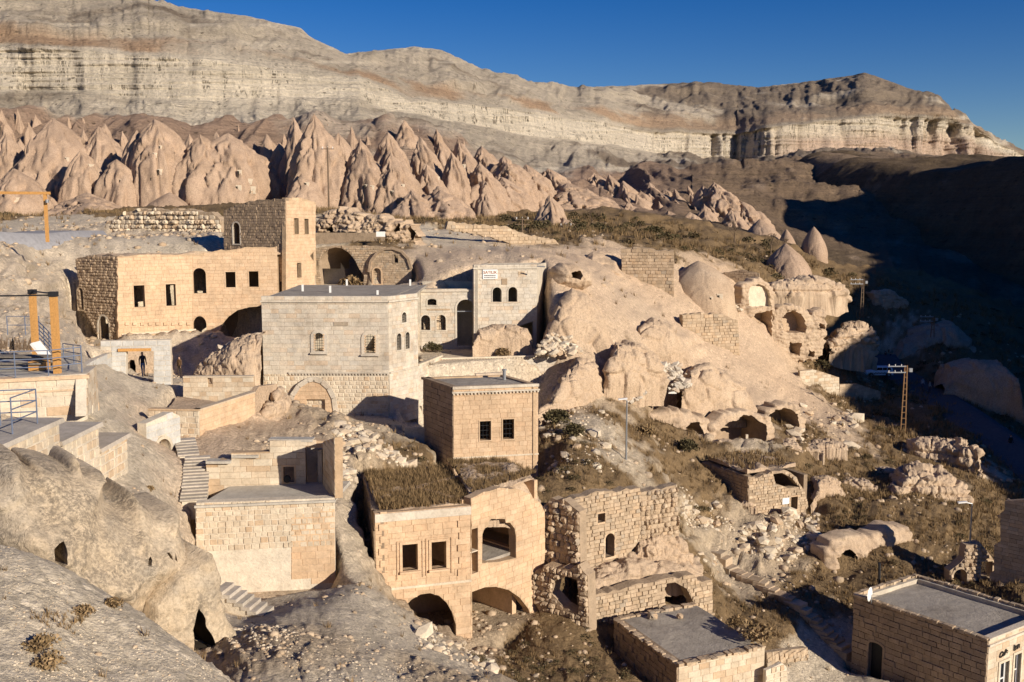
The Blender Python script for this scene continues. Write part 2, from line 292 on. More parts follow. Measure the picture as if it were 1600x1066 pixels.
# ------------------------------------------------------------------ near terrain: control points (u, v, distance, kind)
CTL = [
 # foreground rock slope, bottom left
 (-300,770,21,'d'),(-300,1100,14.5,'d'),(0,843,21.4,'d'),(0,1066,15.6,'d'),(100,880,21,'d'),(200,940,20.6,'d'),(300,1010,20.4,'d'),(60,960,18.2,'d'),(200,1066,17.2,'d'),(375,1075,20,'d'),(150,1000,18.6,'d'),
 (0,1000,27,'t'),(150,1040,27,'t'),(280,1080,25,'t'),(330,1110,24,'t'),
 # dirt mound, bottom centre
 (420,1100,23,'d'),(560,1066,26,'d'),(700,1090,27,'s'),(820,1080,32,'s'),(470,1000,29,'s'),(560,960,34,'d'),(640,990,36,'d'),(720,1030,35,'d'),(560,905,38.5,'d'),(640,960,41,'s'),(700,1000,42,'s'),(440,960,33,'d'),(400,1010,27,'s'),
 (330,940,38,'t'),(440,925,39.5,'d'),(520,925,40,'d'),(545,890,42.5,'d'),(590,915,44,'s'),(640,985,45,'s'),(735,1012,46,'s'),(800,1066,41,'g'),(850,1066,43,'g'),
 (780,1000,50,'s'),(850,960,49.5,'g'),(880,1010,47,'g'),(930,1066,44,'g'),(940,900,54,'g'),(1000,880,56,'g'),(1020,920,55,'g'),(900,870,55,'g'),(1080,890,58,'g'),
 # bottom right
 (1240,1066,52.5,'d'),(1300,1066,54,'d'),(1210,980,57,'g'),(1130,950,58,'g'),(1280,1000,58,'d'),(1320,1010,58.5,'d'),(1120,885,66,'d'),(1250,930,63,'g'),(1400,1066,53,'d'),(1500,1120,50,'d'),(1600,1140,49,'d'),(1800,1100,48,'d'),
 (1400,900,65,'g'),(1480,900,66,'g'),(1520,925,62,'g'),(1600,930,60,'g'),(1800,950,60,'g'),(1350,890,66,'g'),(1300,900,66,'g'),(1390,800,74,'g'),(1300,800,73,'g'),(1250,850,70,'s'),(1200,860,68,'s'),(1150,830,69,'s'),(1100,800,70,'s'),(1100,860,66,'s'),
 (1060,760,70,'g'),(1130,745,74,'g'),(1200,720,77,'g'),(1300,745,84,'g'),(1400,700,98,'g'),(1450,705,97,'g'),(1500,760,88,'g'),(1530,742,92,'d'),(1600,850,76,'g'),(1560,800,82,'g'),(1480,840,72,'g'),(1800,900,72,'g'),
 (1250,680,90,'g'),(1330,680,96,'t'),(1180,690,82,'d'),(1230,640,102,'t'),(1300,640,108,'t'),(1410,670,108,'g'),(1350,650,112,'g'),(1290,600,120,'g'),(1350,585,134,'d'),(1420,600,138,'g'),(1440,610,134,'g'),(1500,645,120,'g'),(1560,695,108,'g'),(1640,780,93,'g'),(1800,860,84,'g'),
 # slope right of the tall house
 (860,655,70,'g'),(930,650,71,'d'),(870,700,63,'g'),(860,765,59,'g'),(900,745,58,'g'),(960,735,62,'g'),(930,700,66,'d'),(1000,735,66,'d'),(1040,760,66,'g'),(1000,690,72,'s'),(960,650,75,'g'),(1080,720,76,'g'),
 (1020,640,82,'g'),(1100,660,86,'t'),(1170,650,92,'t'),(1060,620,86,'t'),(970,620,80,'g'),(940,610,80,'s'),
 # tan slopes centre right
 (860,430,84,'t'),(862,522,83.5,'t'),(890,560,80,'t'),(900,400,97,'t'),(920,430,95,'t'),(950,500,88,'t'),(940,560,82,'t'),(1000,560,86,'t'),(1030,502,103,'t'),(940,402,112,'t'),(1010,472,110,'t'),(1060,385,125,'g'),(1055,487,108,'t'),(1060,550,97,'t'),(1100,577,101,'t'),(1110,557,105.5,'t'),(1150,600,100,'t'),
 (1110,442,125,'t'),(1090,474,116,'t'),(1150,563,108,'t'),(1150,487,117,'t'),(1200,560,114,'t'),(1250,590,120,'t'),(1230,520,129,'t'),(1300,577,126,'g'),(1330,590,132,'g'),(1350,562,150,'g'),(1380,577,152,'d'),(1420,580,150,'d'),
 # plateau behind
 (700,385,108,'d'),(760,380,112,'d'),(800,390,112,'t'),(850,370,125,'g'),(880,400,104,'t'),(900,350,160,'g'),(1000,345,170,'g'),(1000,375,150,'g'),(1060,385,142,'g'),(1100,390,150,'g'),(1150,385,165,'g'),(1200,400,165,'g'),(1150,456,128,'t'),(1210,435,142,'g'),(1250,400,170,'g'),(1290,430,160,'g'),
 (1300,430,175,'g'),(1380,480,158,'g'),(1440,520,152,'g'),(1500,560,146,'g'),(1560,600,142,'g'),(1650,650,136,'g'),(1800,700,130,'g'),(2400,760,120,'g'),(3600,1500,60,'g'),(6000,2600,40,'g'),(2600,1500,46,'g'),
 # upper left
 (-300,370,90,'d'),(0,372,88,'d'),(60,372,92,'d'),(110,365,100,'d'),(0,352,120,'d'),(0,420,70,'r'),(45,400,78,'r'),(95,410,86,'r'),(-300,430,66,'r'),(60,455,70,'r'),(0,500,60,'r'),(100,520,66,'r'),(150,545,66,'r'),(200,568,78,'r'),(262,575,79,'r'),(325,580,78,'r'),(390,565,80,'r'),(300,590,73,'r'),(220,585,68,'d'),(135,500,81,'r'),(160,545,79,'r'),(104,470,84,'r'),(125,505,80,'r'),(110,525,76,'r'),(395,600,74,'r'),(-300,520,54,'r'),(30,540,55,'r'),
 (150,375,96,'r'),(250,392,92,'d'),(160,396,88,'d'),(340,385,94,'d'),(340,370,108,'r'),(250,374,110,'r'),(160,374,112,'r'),(160,352,124,'r'),(250,349,124,'r'),(330,340,122,'g'),(300,330,130,'g'),(100,344,135,'d'),(520,378,101,'d'),(600,374,102,'g'),(650,380,102,'d'),
 (0,343,150,'g'),(-300,343,150,'g'),(200,333,150,'g'),(430,325,150,'g'),(600,342,145,'g'),(700,350,145,'g'),(760,345,160,'g'),(800,335,175,'g'),(620,345,175,'g'),(300,325,178,'g'),(0,332,178,'g'),(-500,332,178,'g'),(900,330,180,'g'),(1000,328,180,'g'),(1100,345,182,'g'),(1250,380,182,'g'),(1400,420,182,'g'),
 (600,447,89,'d'),(520,447,89,'d'),(560,384,99,'g'),(620,384,97,'g'),(480,446,91,'d'),(420,565,84,'r'),(405,568,86,'r'),(460,600,80,'d'),(520,600,80,'d'),(680,420,90,'t'),(720,440,84,'t'),(700,400,98,'t'),(660,400,97,'t'),(700,547,83,'d'),(800,547,84,'d'),(700,640,76,'d'),(790,648,77.5,'d'),(850,648,77.5,'d'),
 # in front of the long house and around the gate
 (690,690,73,'d'),(800,690,73,'d'),(860,660,71,'d'),(345,600,75,'r'),(380,625,70,'r'),(320,600,68,'r'),(405,600,68,'r'),(222,600,60,'d'),(180,560,64,'d'),(280,590,64,'d'),(350,640,58,'t'),(420,660,58,'t'),(440,700,53,'s'),(480,680,56,'s'),
 (160,600,51,'d'),(175,645,47,'d'),(210,700,42,'d'),(260,760,37,'d'),(270,930,33,'d'),(320,960,34,'d'),(200,880,31,'d'),(185,690,43,'d'),(60,600,44,'d'),(0,600,42,'d'),(-300,640,38,'d'),(60,800,31,'d'),(0,790,31,'d'),(-300,780,28,'d'),(190,800,35,'d'),(185,772,38,'d'),(230,795,36,'d'),(100,775,33,'d'),
 (250,700,50,'t'),(290,720,46,'t'),(300,935,39,'t'),(400,790,45,'t'),(480,790,46,'t'),
 (530,670,62,'s'),(560,690,58,'s'),(600,690,63,'s'),(530,740,53,'s'),(560,750,51,'s'),(620,745,54,'s'),(650,730,58,'g'),(640,680,66,'d'),(545,800,49,'d'),(560,860,45,'d'),(620,700,60,'g'),
 (700,785,56,'g'),(800,790,56.5,'g'),(700,702,67,'d'),(560,640,70,'d'),(770,700,70,'d'),
]
def ab(X, Y): return X/Y*15.45, np.log(Y)*8.0
_c = np.array([P(u, v, Y) for u, v, Y, k in CTL]); _ca, _cb = ab(_c[:,0], _c[:,1]); _ck = np.array(['trdsg'.index(k[3]) for k in CTL])
def _phi(r2): return np.sqrt(r2 + 0.25)
_A = _phi((_ca[:,None]-_ca)**2 + (_cb[:,None]-_cb)**2)
_n = len(_c); _Q = np.zeros((_n+3, _n+3)); _Q[:_n,:_n] = _A - 0.10*np.eye(_n)
_Q[:_n,_n] = 1; _Q[:_n,_n+1] = _ca; _Q[:_n,_n+2] = _cb; _Q[_n:,:_n] = _Q[:_n,_n:].T
# the height is interpolated as the slope below the eye (z/Y), which varies gently
_W = np.linalg.solve(_Q, np.concatenate([_c[:,2]/_c[:,1], [0,0,0]]))
def rbf(X, Y):
    a, b = ab(X, Y); out = np.empty(a.shape); fa, fb, fo = a.ravel(), b.ravel(), out.ravel()
    for i in range(0, len(fa), 20000):
        s = slice(i, i+20000)
        fo[s] = _phi((fa[s,None]-_ca)**2 + (fb[s,None]-_cb)**2) @ _W[:_n] + _W[_n] + _W[_n+1]*fa[s] + _W[_n+2]*fb[s]
    return fo.reshape(a.shape)*Y
def kinds(X, Y):
    a, b = ab(X, Y)
    a = a + 0.35*fbm(X*0.45, Y*0.45, 3.0, 3); b = b + 0.35*fbm(X*0.45, Y*0.45, 9.0, 3)
    W = np.zeros(a.shape + (5,)); fa, fb, fW = a.ravel(), b.ravel(), W.reshape(-1, 5)
    for i in range(0, len(fa), 20000):
        s = slice(i, i+20000)
        e = np.exp(-((fa[s,None]-_ca)**2 + (fb[s,None]-_cb)**2)/0.35) + 1e-9/(1+(fa[s,None]-_ca)**2 + (fb[s,None]-_cb)**2)
        for k in range(5): fW[s,k] = e[:, _ck == k].sum(1)
    return W/W.sum(-1, keepdims=True)
PADS = []   # (origin, edge a, edge b, z, falloff): floors cut or filled level for buildings, filled in by the layout tables
def pad(p0, p1, p2, z, fall=1.2): PADS.append((np.array(p0)[:2], np.array(p1)[:2]-np.array(p0)[:2], np.array(p2)[:2]-np.array(p0)[:2], z, fall))
def apply_pads(X, Y, Z):
    K = np.zeros_like(Z)
    for o, a, b, z, fall in PADS:
        det = a[0]*b[1]-a[1]*b[0]; la, lb = np.hypot(*a), np.hypot(*b)
        px, py = X-o[0], Y-o[1]
        s = (px*b[1]-py*b[0])/det; t = (py*a[0]-px*a[1])/det
        dx = np.maximum(np.maximum(-s, s-1), 0)*la; dy = np.maximum(np.maximum(-t, t-1), 0)*lb
        w = 1 - sst(np.hypot(dx, dy), 0.0, fall)
        Z = Z*(1-w) + z*w; K = np.maximum(K, w)
    return Z, K
# ------------------------------------------------------------------ pads (level floors)
def pz(u, v, Y): return P(u, v, Y)
def pad3(a, b, c, z, fall=1.2): pad(pz(*a), pz(*b), pz(*c), z, fall)
pad3((656,575,74.6),(864,560,81),(660,548,86), -10.95, 0.8)          # terrace behind the parapet
pad3((408,600,71),(606,600,71),(415,600,86), -10.9, 1.0)           # hall
pad3((700,750,59.8),(850,750,61.0),(708,745,62.6), -16.75, 1.6)
pad3((440,640,66),(600,650,67),(440,640,72), -13.8, 1.5)           # front of the hall
pad3((708,740,62.6),(841,740,63.8),(661,700,66.4), -16.9, 1.2)     # tall house
pad3((588,900,46.5),(735,900,47.6),(569,860,54), -20.4, 0.8)       # lower house
pad3((735,1000,47),(852,980,50.8),(700,960,54), -20.6, 0.6)
pad3((312,930,42.3),(523,930,43),(312,900,46), -16.6, 0.5)
pad3((330,945,39.8),(520,940,40.3),(330,935,42.2), -16.3, 1.0)         # behind the retaining wall
pad3((962,1040,49.2),(1062,1080,44.2),(1090,1040,51.4), -22.6, 1.0)
pad3((1171,830,72.3),(1270,830,74.3),(1098,800,77), -23.2, 1.2)
pad3((1020,715,81),(1100,715,83),(1020,700,88), -19.4, 1.0)
pad3((1118,718,82),(1200,718,85),(1118,700,90), -20.3, 1.0)
pad3((1335,1060,56.2),(1545,1150,50),(1420,1060,61), -27.0, 1.2)
pad3((160,600,61),(270,600,62.5),(160,590,66), -10.35, 1.2)        # gate
pad3((495,446,92),(572,446,92),(495,446,99), -6.1, .5)
pad3((495,446,89.5),(650,446,89.5),(495,446,92.6), -6.2, 1.0)
pad3((184,540,82),(433,520,88),(115,520,85), -10.6, 1.0)
pad3((138,535,78.5),(192,535,78.5),(112,500,83.8), -9.9, 1.5)
pad3((232,650,53),(400,640,57.6),(286,600,62), -11.2, 1.0)
# ------------------------------------------------------------------ near terrain mesh
_u = np.concatenate([np.linspace(-1400,-80,34)[:-1], np.arange(-80,1682,2.6), np.linspace(1690,2600,60), np.linspace(2640,7000,60)])
NA = (_u - UC)/1545.0
NY = np.exp(np.concatenate([np.linspace(math.log(9.0), math.log(30), 190)[:-1], np.linspace(math.log(30), math.log(180), 340)]))
GX, GY = np.meshgrid(NA, NY); GX = GX*GY
_ai = np.linspace(0, len(NA)-1, len(NA)//3).astype(int); _yi = np.linspace(0, len(NY)-1, len(NY)//3).astype(int)
def _up(c):   # coarse grid -> full grid, linear in both directions
    t = np.stack([np.interp(np.arange(len(NA)), _ai, c[i]) for i in range(len(_yi))])
    return np.stack([np.interp(np.arange(len(NY)), _yi, t[:, j]) for j in range(len(NA))], 1)
_cx, _cy = GX[np.ix_(_yi, _ai)], GY[np.ix_(_yi, _ai)]
GZ = _up(rbf(_cx, _cy)); KW = kinds(_cx, _cy); KW = np.stack([_up(KW[..., k]) for k in range(5)], -1)
sc_ = np.clip(GY/60, 0.35, 1.8)
Zp, KP = apply_pads(GX, GY, GZ)
big = KW[...,0]*0.6 + KW[...,1]*0.5 + KW[...,2]*0.22 + KW[...,3]*0.5 + KW[...,4]*0.42
GZ = Zp + (1-KP)*sc_*big*1.0*fbm(GX*0.13/sc_, GY*0.13/sc_, GZ*0.1, 3)
def normals(X, Y, Z):
    V = np.stack([X, Y, Z], -1); N = np.cross(np.gradient(V, axis=1), np.gradient(V, axis=0)); N /= np.linalg.norm(N, axis=-1, keepdims=True)+1e-9
    return N*np.sign(N[...,2:3]+1e-9)
def ledges(X, Y, Z, h, seed, w=0.3):
    t = Z/h + 0.8*fbm(X*0.09, Y*0.09, seed, 3); f_ = t-np.floor(t); amp = sst(fbm(X*0.12, Y*0.12, seed+4+np.floor(t)*1.7, 3), -0.1, 0.35)
    return (sst(f_, 0.5-w/2, 0.5+w/2)-f_)*h*amp
GN = normals(GX, GY, GZ); X3, Y3, Z3 = GX/sc_, GY/sc_, GZ/sc_
steep = 1-sst(GN[...,2], 0.35, 0.85)
rock = KW[...,0]*0.35 + KW[...,1]*1.0 + KW[...,2]*0.35 + KW[...,3]*1.15 + KW[...,4]*0.8 + 0.5*steep
dn = sc_*rock*(0.26*ridg(X3*0.42, Y3*0.42, Z3*0.6, 3, 0.55, 3) + 0.20*np.maximum(-0.3, fbm(X3*1.5, Y3*1.5, Z3*1.8, 4, 0.6)) ) + sc_*KW[...,0]*0.55*ridg(X3*0.13+Z3*0.25, Y3*0.05, Z3*0.05, 4)
dn = dn + sc_*(KW[...,3]+0.7*KW[...,1]+0.45*KW[...,4])*0.30*np.maximum(0, fbm(X3*2.6, Y3*2.6, Z3*2.6, 3)-0.05)
c1_, c2_, c3_ = cell(X3*0.55, Y3*0.55, Z3*0.75); e1_, e2_, e3_ = cell(X3*1.7, Y3*1.7, Z3*2.2, 31)
cm = sst(fbm(X3*0.2, Y3*0.2, Z3*0.2, 3, seed=51), -0.25, 0.25)
dn = dn + sc_*rock*cm*(0.42*(c3_-0.5)*sst(c2_, 0.0, 0.12) - 0.10*(1-sst(c2_, 0, 0.12)) + 0.16*(e3_-0.4)*sst(e2_, 0, 0.15))
dz = ledges(GX, GY, GZ, 1.5, 2.0)*(0.5*KW[...,4]+0.5*KW[...,3]+0.6*KW[...,1]+0.15*KW[...,0])*np.clip(GY/70, 0.3, 1.3)
GX0, GY0 = GX, GY
k_ = (1-KP)
GXd = GX + GN[...,0]*dn*k_; GYd = GY + GN[...,1]*dn*k_; GZ = GZ + (GN[...,2]*dn + dz)*k_
tz = 1 - sst(GX/GY, 0.62, 0.9)
GZ = np.minimum(GZ, GZ*tz + (-28)*(1-tz) + 6*(1-tz)*fbm(GX*0.02, GY*0.02, 4, 3))
n1 = fbm(GX*0.22, GY*0.22, GZ*0.25, 5); n2 = fbm(GX*0.9, GY*0.9, GZ*1.1, 5); n3 = fbm(GX*0.06, GY*0.06, 8, 4)
def colr(*c): return np.array(c)
tuff = colr(.55,.405,.275)*(1+0.10*n1[...,None]) + colr(.03,-.005,-.02)*n3[...,None]
pale = colr(.54,.44,.32)*(1+0.12*n2[...,None])
dirt = (colr(.55,.465,.345) + colr(.06,.05,.035)*sst(-GY, -28, -20)[...,None])*(1+0.12*n1[...,None]+0.08*n2[...,None])
ston = colr(.40,.31,.21)*(1+0.18*n2[...,None])
gras = colr(.185,.125,.065)*(1+0.35*n1[...,None]+0.2*n2[...,None])
near_t = np.clip((GY-12)/20, 0, 1)
gm = sst(n2*0.6 + n1*0.5 + KW[...,4]*1.5 - 0.62, -0.15, 0.25)           # vegetation breaks through the soil in patches
soil = (tuff*KW[...,0,None] + pale*KW[...,1,None] + dirt*KW[...,2,None] + ston*KW[...,3,None] + colr(.34,.26,.17)*KW[...,4,None])
patch = sst(n2*0.7 + n1*0.5 - 0.28, 0, 0.2)*0.45*(KW[...,1]+KW[...,3]+0.35*KW[...,0]+0.25*KW[...,2])
GM = np.clip(np.maximum(gm, patch), 0, 1)*(1-KP*0.7)
soil = soil*(1 + 0.22*(e3_-0.5)*(1-KW[...,0]))[...,None]
col = soil*(1-GM[...,None]) + gras*GM[...,None]
mg_near = ground_mat('hillside_soil', 7.0, 1.6, 0.12, 0.7, 0.6)
near = mesh_np('ground', np.stack([GXd, GYd, GZ], -1).reshape(-1, 3), grid_faces(len(NY), len(NA)), mg_near, smooth=True, col=np.clip(col, 0, 1).reshape(-1, 3))
tag(near, kind='structure')
def gidx(X, Y):
    j = np.interp(X/Y, NA, np.arange(len(NA))); i = np.interp(np.log(Y), np.log(NY), np.arange(len(NY))); return i, j
def glook(A, X, Y):
    i, j = gidx(X, Y); i0 = np.clip(np.floor(i).astype(int), 0, len(NY)-2); j0 = np.clip(np.floor(j).astype(int), 0, len(NA)-2)
    a, b = i-i0, j-j0
    return (A[i0,j0]*(1-a)+A[i0+1,j0]*a)*(1-b) + (A[i0,j0+1]*(1-a)+A[i0+1,j0+1]*a)*b
def gz(X, Y): return float(glook(GZ, np.array([X]), np.array([Y]))[0])
# ------------------------------------------------------------------ far terrain: a loft through the foot, cone belt, pale cliff and skyline
def L_(pts): a = np.array(pts, float); return a[:,0], a[:,1], a[:,2]
LN = [
 L_([(-500,340,184),(400,330,184),(650,338,184),(800,325,200),(950,322,230),(1050,330,230),(1165,350,230),(1300,370,240),(1600,400,260),(2100,400,270)]),
 L_([(-500,166,228),(0,168,228),(150,182,226),(320,200,222),(400,192,225),(600,193,228),(690,202,240),(765,236,252),(856,268,262),(937,272,285),(1000,262,330),(1080,260,360),(1165,255,370),(1250,246,385),(1350,238,400),(1450,243,430),(1550,262,450),(1600,264,470),(2100,280,500)]),
 L_([(-500,140,258),(0,140,258),(100,142,258),(280,158,252),(400,153,262),(500,151,268),(560,150,272),(600,174,284),(650,176,296),(700,190,316),(740,193,335),(800,206,360),(860,217,385),(960,226,440),(1040,240,500),(1150,251,540),(1190,246,520),(1300,236,540),(1400,236,560),(1480,244,580),(1530,248,600),(1600,262,640),(2100,300,700)]),
 L_([(-500,66,266),(0,73,266),(90,78,264),(300,94,260),(420,106,270),(500,122,277),(560,120,282),(600,140,292),(650,160,303),(700,162,322),(750,166,343),(800,172,368),(860,181,392),(937,192,445),(1000,205,495),(1100,208,530),(1150,210,545),(1200,200,528),(1300,188,548),(1400,182,568),(1480,185,590),(1530,202,610),(1560,225,625),(1600,240,650),(2100,280,720)]),
 L_([(-500,-60,340),(0,-25,345),(215,1,350),(310,15,350),(385,25,350),(440,38,350),(470,44,350),(484,57,345),(510,70,345),(540,84,350),(600,78,440),(650,73,470),(690,78,480),(720,95,490),(760,115,500),(850,133,560),(905,137,620),(1000,133,700),(1080,129,740),(1180,137,760),(1260,128,760),(1330,118,740),(1350,114,722),(1372,120,715),(1420,138,700),(1460,150,690),(1478,164,680),(1483,182,675),(1500,187,680),(1530,203,690),(1600,238,720),(2100,300,900)]),
]
uf = np.concatenate([np.linspace(-500,-40,40)[:-1], np.arange(-40,1642,2.2), np.linspace(1650,2100,30)])
rows = []
foot_X = (uf-UC)/1545*180; foot = np.stack([foot_X, np.full(len(uf),178.0), glook(GZ, foot_X, np.full(len(uf),179.0)) - 0.6], -1)
def jit(seed, f, a): return a*fbm(uf*f, seed*3.1, 0, 4)
lines = [foot]
for k, (a, b, c) in enumerate(LN):
    vv = np.interp(uf, a, b); yy = np.interp(uf, a, c)
    vv = vv + (jit(k, 0.05, 3.5) if k < 4 else jit(k, 0.12, 1.2)); yy = yy*(1 + jit(k+9, 0.02, 0.018))
    lines.append(Pn(uf, vv, yy))
bk = lines[-1].copy(); bk[:,1] *= 1.5; bk[:,0] *= 1.5; bk[:,2] -= 25; lines.append(bk)
NS = [26, 90, 60, 100, 150, 12]; seg = []
for k in range(len(lines)-1):
    for i in range(NS[k]):
        t = i/NS[k]; te = t
        if k == 1: te = t
        Q = lines[k]*(1-te) + lines[k+1]*te
        if k == 1: Q[:,2] += 5.0*math.sin(math.pi*t)*np.interp(uf, [0,600,800,2000], [1,1,.2,0])
        if k == 2: Q[:,2] -= 2.5*math.sin(math.pi*t)
        if k == 4: Q[:,2] += 0.06*(lines[5][:,2]-lines[4][:,2])*math.sin(math.pi*t)
        rows.append(Q); seg.append(k + t)
rows.append(lines[-1]); seg.append(len(NS))
FQ = np.array(rows); seg = np.array(seg)[:, None]*np.ones((1, len(uf)))
X, Y, Z = FQ[...,0].copy(), FQ[...,1].copy(), FQ[...,2].copy()
s2 = Y/260
cl = sst(seg, 2.9, 3.05)*(1-sst(seg, 3.92, 4.08))            # on the cliff face
be = sst(seg, 0.6, 1.1)*(1-sst(seg, 1.9, 2.15))              # on the cone belt
up = sst(seg, 3.95, 4.2)*(1-sst(seg, 4.9, 5.0)); mid = sst(seg, 1.95, 2.2)*(1-sst(seg, 2.85, 3.0))
far_ = sst(X/Y, 0.05, 0.25)
# vertical flutes on the cliff, gullies and ledges on the slopes, all displaced along the surface normal
left_ = 1-far_
fl = ridg(X*(0.07+0.10*far_)/s2, Z*0.012, Y*0.01, 4, 0.55); fs = ridg(X*0.30/s2, Z*0.05, 2, 3)
fm = sst(fbm(X*0.02, 3, 1, 3), -0.2, 0.3)
Y = Y + cl*s2*(0.8+5.5*far_)*fl*(0.4+fm) + cl*s2*0.7*fs*(0.3+far_)*fm
tb = Z*0.55/s2 + 0.5*fbm(X*0.015, 1, 2, 3); fb_ = tb-np.floor(tb)
Y = Y - cl*s2*0.7*sst(fb_, 0.2, 0.5)*sst(vn(np.floor(tb)*3.1, X*0.03, 4), -0.4, 0.6) - cl*s2*0.3*vn(Z*2.3/s2, X*0.05, 9)
N = normals(X, Y, Z); wx = 22*fbm(X*0.012/s2, Y*0.012/s2, Z*0.012, 3)
g1 = ridg((X+wx*s2)*0.030/s2 + Z*0.012, Y*0.006/s2, 3, 3); top_ = np.clip((5-seg)*4, 0, 1)
d3 = fbm(X*0.10/s2, Y*0.10/s2, Z*0.12/s2, 5, 0.6)
dn = up*top_*s2*(-2.6*(1-g1)*sst(g1, -0.6, 0.2)*0 + 2.0*g1 + 2.4*d3*(1-.45*far_) + 0.9*np.maximum(0, fbm(X*0.5/s2, Y*0.5/s2, Z*0.6/s2, 3)))
dn = dn + mid*s2*(1.9*d3 + 1.1*ridg(X*0.16/s2, Y*0.1/s2, Z*0.1, 4) + 0.9*np.maximum(0, fbm(X*0.6/s2, Y*0.6/s2, Z*0.7/s2, 3)))
gb = ridg(X*0.075 - Z*0.02, Y*0.02, 2, 3); brn = be*(1-0.92*sst(X/Y, 0.12, 0.2))
dn = dn + brn*(4.0*gb - 1.0 + 1.2*d3) + be*(1-brn)*(1.5*d3 + 4.5*ridg(X*0.022, Y*0.022, 5, 4) + 1.2*ridg(X*0.09, Y*0.09, 2, 3))*sst(X/Y, 0.1, 0.2)*(1-sst(seg, 1.75, 2.0))
tz_ = (Z/s2/7 + 0.7*fbm(X*0.01, Y*0.01, 0, 4)); fz = tz_-np.floor(tz_)
Zl = s2*up*top_*2.6*(sst(fz, 0.4, 0.6)-fz)*sst(fbm(X*0.02, Y*0.02, np.floor(tz_)*2.3, 3), -0.15, 0.3)
X = X + N[...,0]*dn; Y = Y + N[...,1]*dn; Z = Z + N[...,2]*dn + Zl
Z = Z + (1-cl)*s2*0.22*fbm(X*0.9/s2, Y*0.9/s2, Z*0.9, 3)*(1-sst(seg,4.98,5.0))
# colours of the beds and soils
n1 = fbm(X*0.03, Y*0.03, Z*0.05, 5)[...,None]; n2 = fbm(X*0.2/s2, Y*0.2/s2, Z*0.3/s2, 4)[...,None]
strat = (vn(Z*0.45/s2 + 0.4*fbm(X*0.02, 1, 0, 3), 0.5, X*0.003)*0.6 + vn(Z*1.5/s2, 7.5, X*0.004)*0.4)[...,None]
cream = colr(.80,.69,.53)*(1+0.13*strat+0.06*n2); cream = cream*(1-far_[...,None]*0.12) + far_[...,None]*colr(.03,.0,-.02)*sst(-strat, -.3, .5)
scree = colr(.60,.505,.38)*(1+0.12*n1+0.10*n2+0.10*strat); dk = colr(.225,.17,.12)*(1+0.15*n2)
oran = colr(.52,.35,.22)*(1+0.1*n2); pink = colr(.46,.315,.22)*(1+0.10*n1)
def mixc(a, b, m): m = m[...,None] if m.ndim == 2 else m; return a*(1-m)+b*m
slope = mixc(scree, dk, sst(n1[...,0]+0.5*far_-0.25*(1-far_), -0.05, 0.3)*0.85)
slope = mixc(slope, cream*0.92, sst(strat[...,0]+0.35*n1[...,0]+0.3*n2[...,0], 0.28, 0.5)*0.8)
pk = mixc(pink, cream*0.95, sst(n1[...,0]+0.3*n2[...,0], 0.15, 0.5)*0.5)
dryg = mixc(colr(.215,.155,.095)*(1+0.2*n2+.2*n1), colr(.42,.31,.215)*(1+.1*n2), sst(n1[...,0]+.4*n2[...,0], .12, .4)*.8)
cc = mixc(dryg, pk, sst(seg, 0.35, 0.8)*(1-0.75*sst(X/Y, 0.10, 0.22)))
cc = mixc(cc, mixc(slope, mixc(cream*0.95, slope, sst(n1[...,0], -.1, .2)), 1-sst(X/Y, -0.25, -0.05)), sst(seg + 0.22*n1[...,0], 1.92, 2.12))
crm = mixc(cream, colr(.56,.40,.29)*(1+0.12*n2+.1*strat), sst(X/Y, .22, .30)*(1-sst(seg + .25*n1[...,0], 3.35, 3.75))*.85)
cc = mixc(cc, crm, cl)
ob = sst(seg, 4.02, 4.05)*(1-sst(seg + 0.1*n1[...,0], 4.12, 4.22))
cc = mixc(cc, slope, up); cc = mixc(cc, oran, ob*sst(n1[...,0]+0.2, -.1, .3)*(1-0.6*far_))
mg_far = far_mat('far_slope_rock')
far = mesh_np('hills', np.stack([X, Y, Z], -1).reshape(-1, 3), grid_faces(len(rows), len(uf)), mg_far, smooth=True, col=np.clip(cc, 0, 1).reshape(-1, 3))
tag(far, kind='structure')
# ------------------------------------------------------------------ the valley's right side: a long shaded hillside
hx = np.concatenate([np.linspace(46, 200, 250), np.linspace(201, 430, 130)]); hy = np.concatenate([np.linspace(-90, 60, 50), np.linspace(61, 470, 520)])
HX, HY = np.meshgrid(hx, hy)
footx = np.interp(HY, [-90,30,60,90,115,140,170,200,250,300,350,400,470], [60,62,66,74,84,92,88,84,80,74,76,84,96])
crest = np.interp(HY, [-90,0,31,60,85,110,150,190,230,270,300,340,380,420,470], [0,2,8,18,26,31,31,22,17,15,17,20,23,19,4])
crest = crest + np.maximum(0, 40-crest)*sst(HX/np.maximum(HY,1), 0.55, 0.78)*sst(HY, 120, 170)*(1-sst(HY,360,440))
wid = np.interp(HY, [-90,60,150,250,350,470], [55,60,75,46,34,36])
wob = 10*fbm(HX*0.012, HY*0.012, 3, 3)
tt = (HX - footx + wob)/wid
prof = sst(tt, 0, 1.05)
base = np.interp(HY, [-90,60,120,180,230,300,400,470], [-33,-31,-30,-30,-24,-12,2,2]) 
base = np.where(HX < footx, base - 6*sst(footx-HX, 0, 12), base)
spur = ridg(HX*0.018 + HY*0.006, HY*0.012, 7, 4, 0.5)
HZ = base + (crest - base)*prof + spur*4.2*sst(tt, 0.05, 0.5) + 1.6*fbm(HX*0.08, HY*0.08, 1, 5) - 0.03*np.maximum(HX-footx-wid, 0)
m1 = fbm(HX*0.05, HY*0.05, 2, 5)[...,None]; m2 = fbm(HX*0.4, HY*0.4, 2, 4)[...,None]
hc = mixc(colr(.19,.135,.08)*(1+0.25*m2), colr(.36,.26,.17)*(1+0.1*m2), sst(m1[...,0]+0.3*m2[...,0], 0.12, 0.4)*0.8)
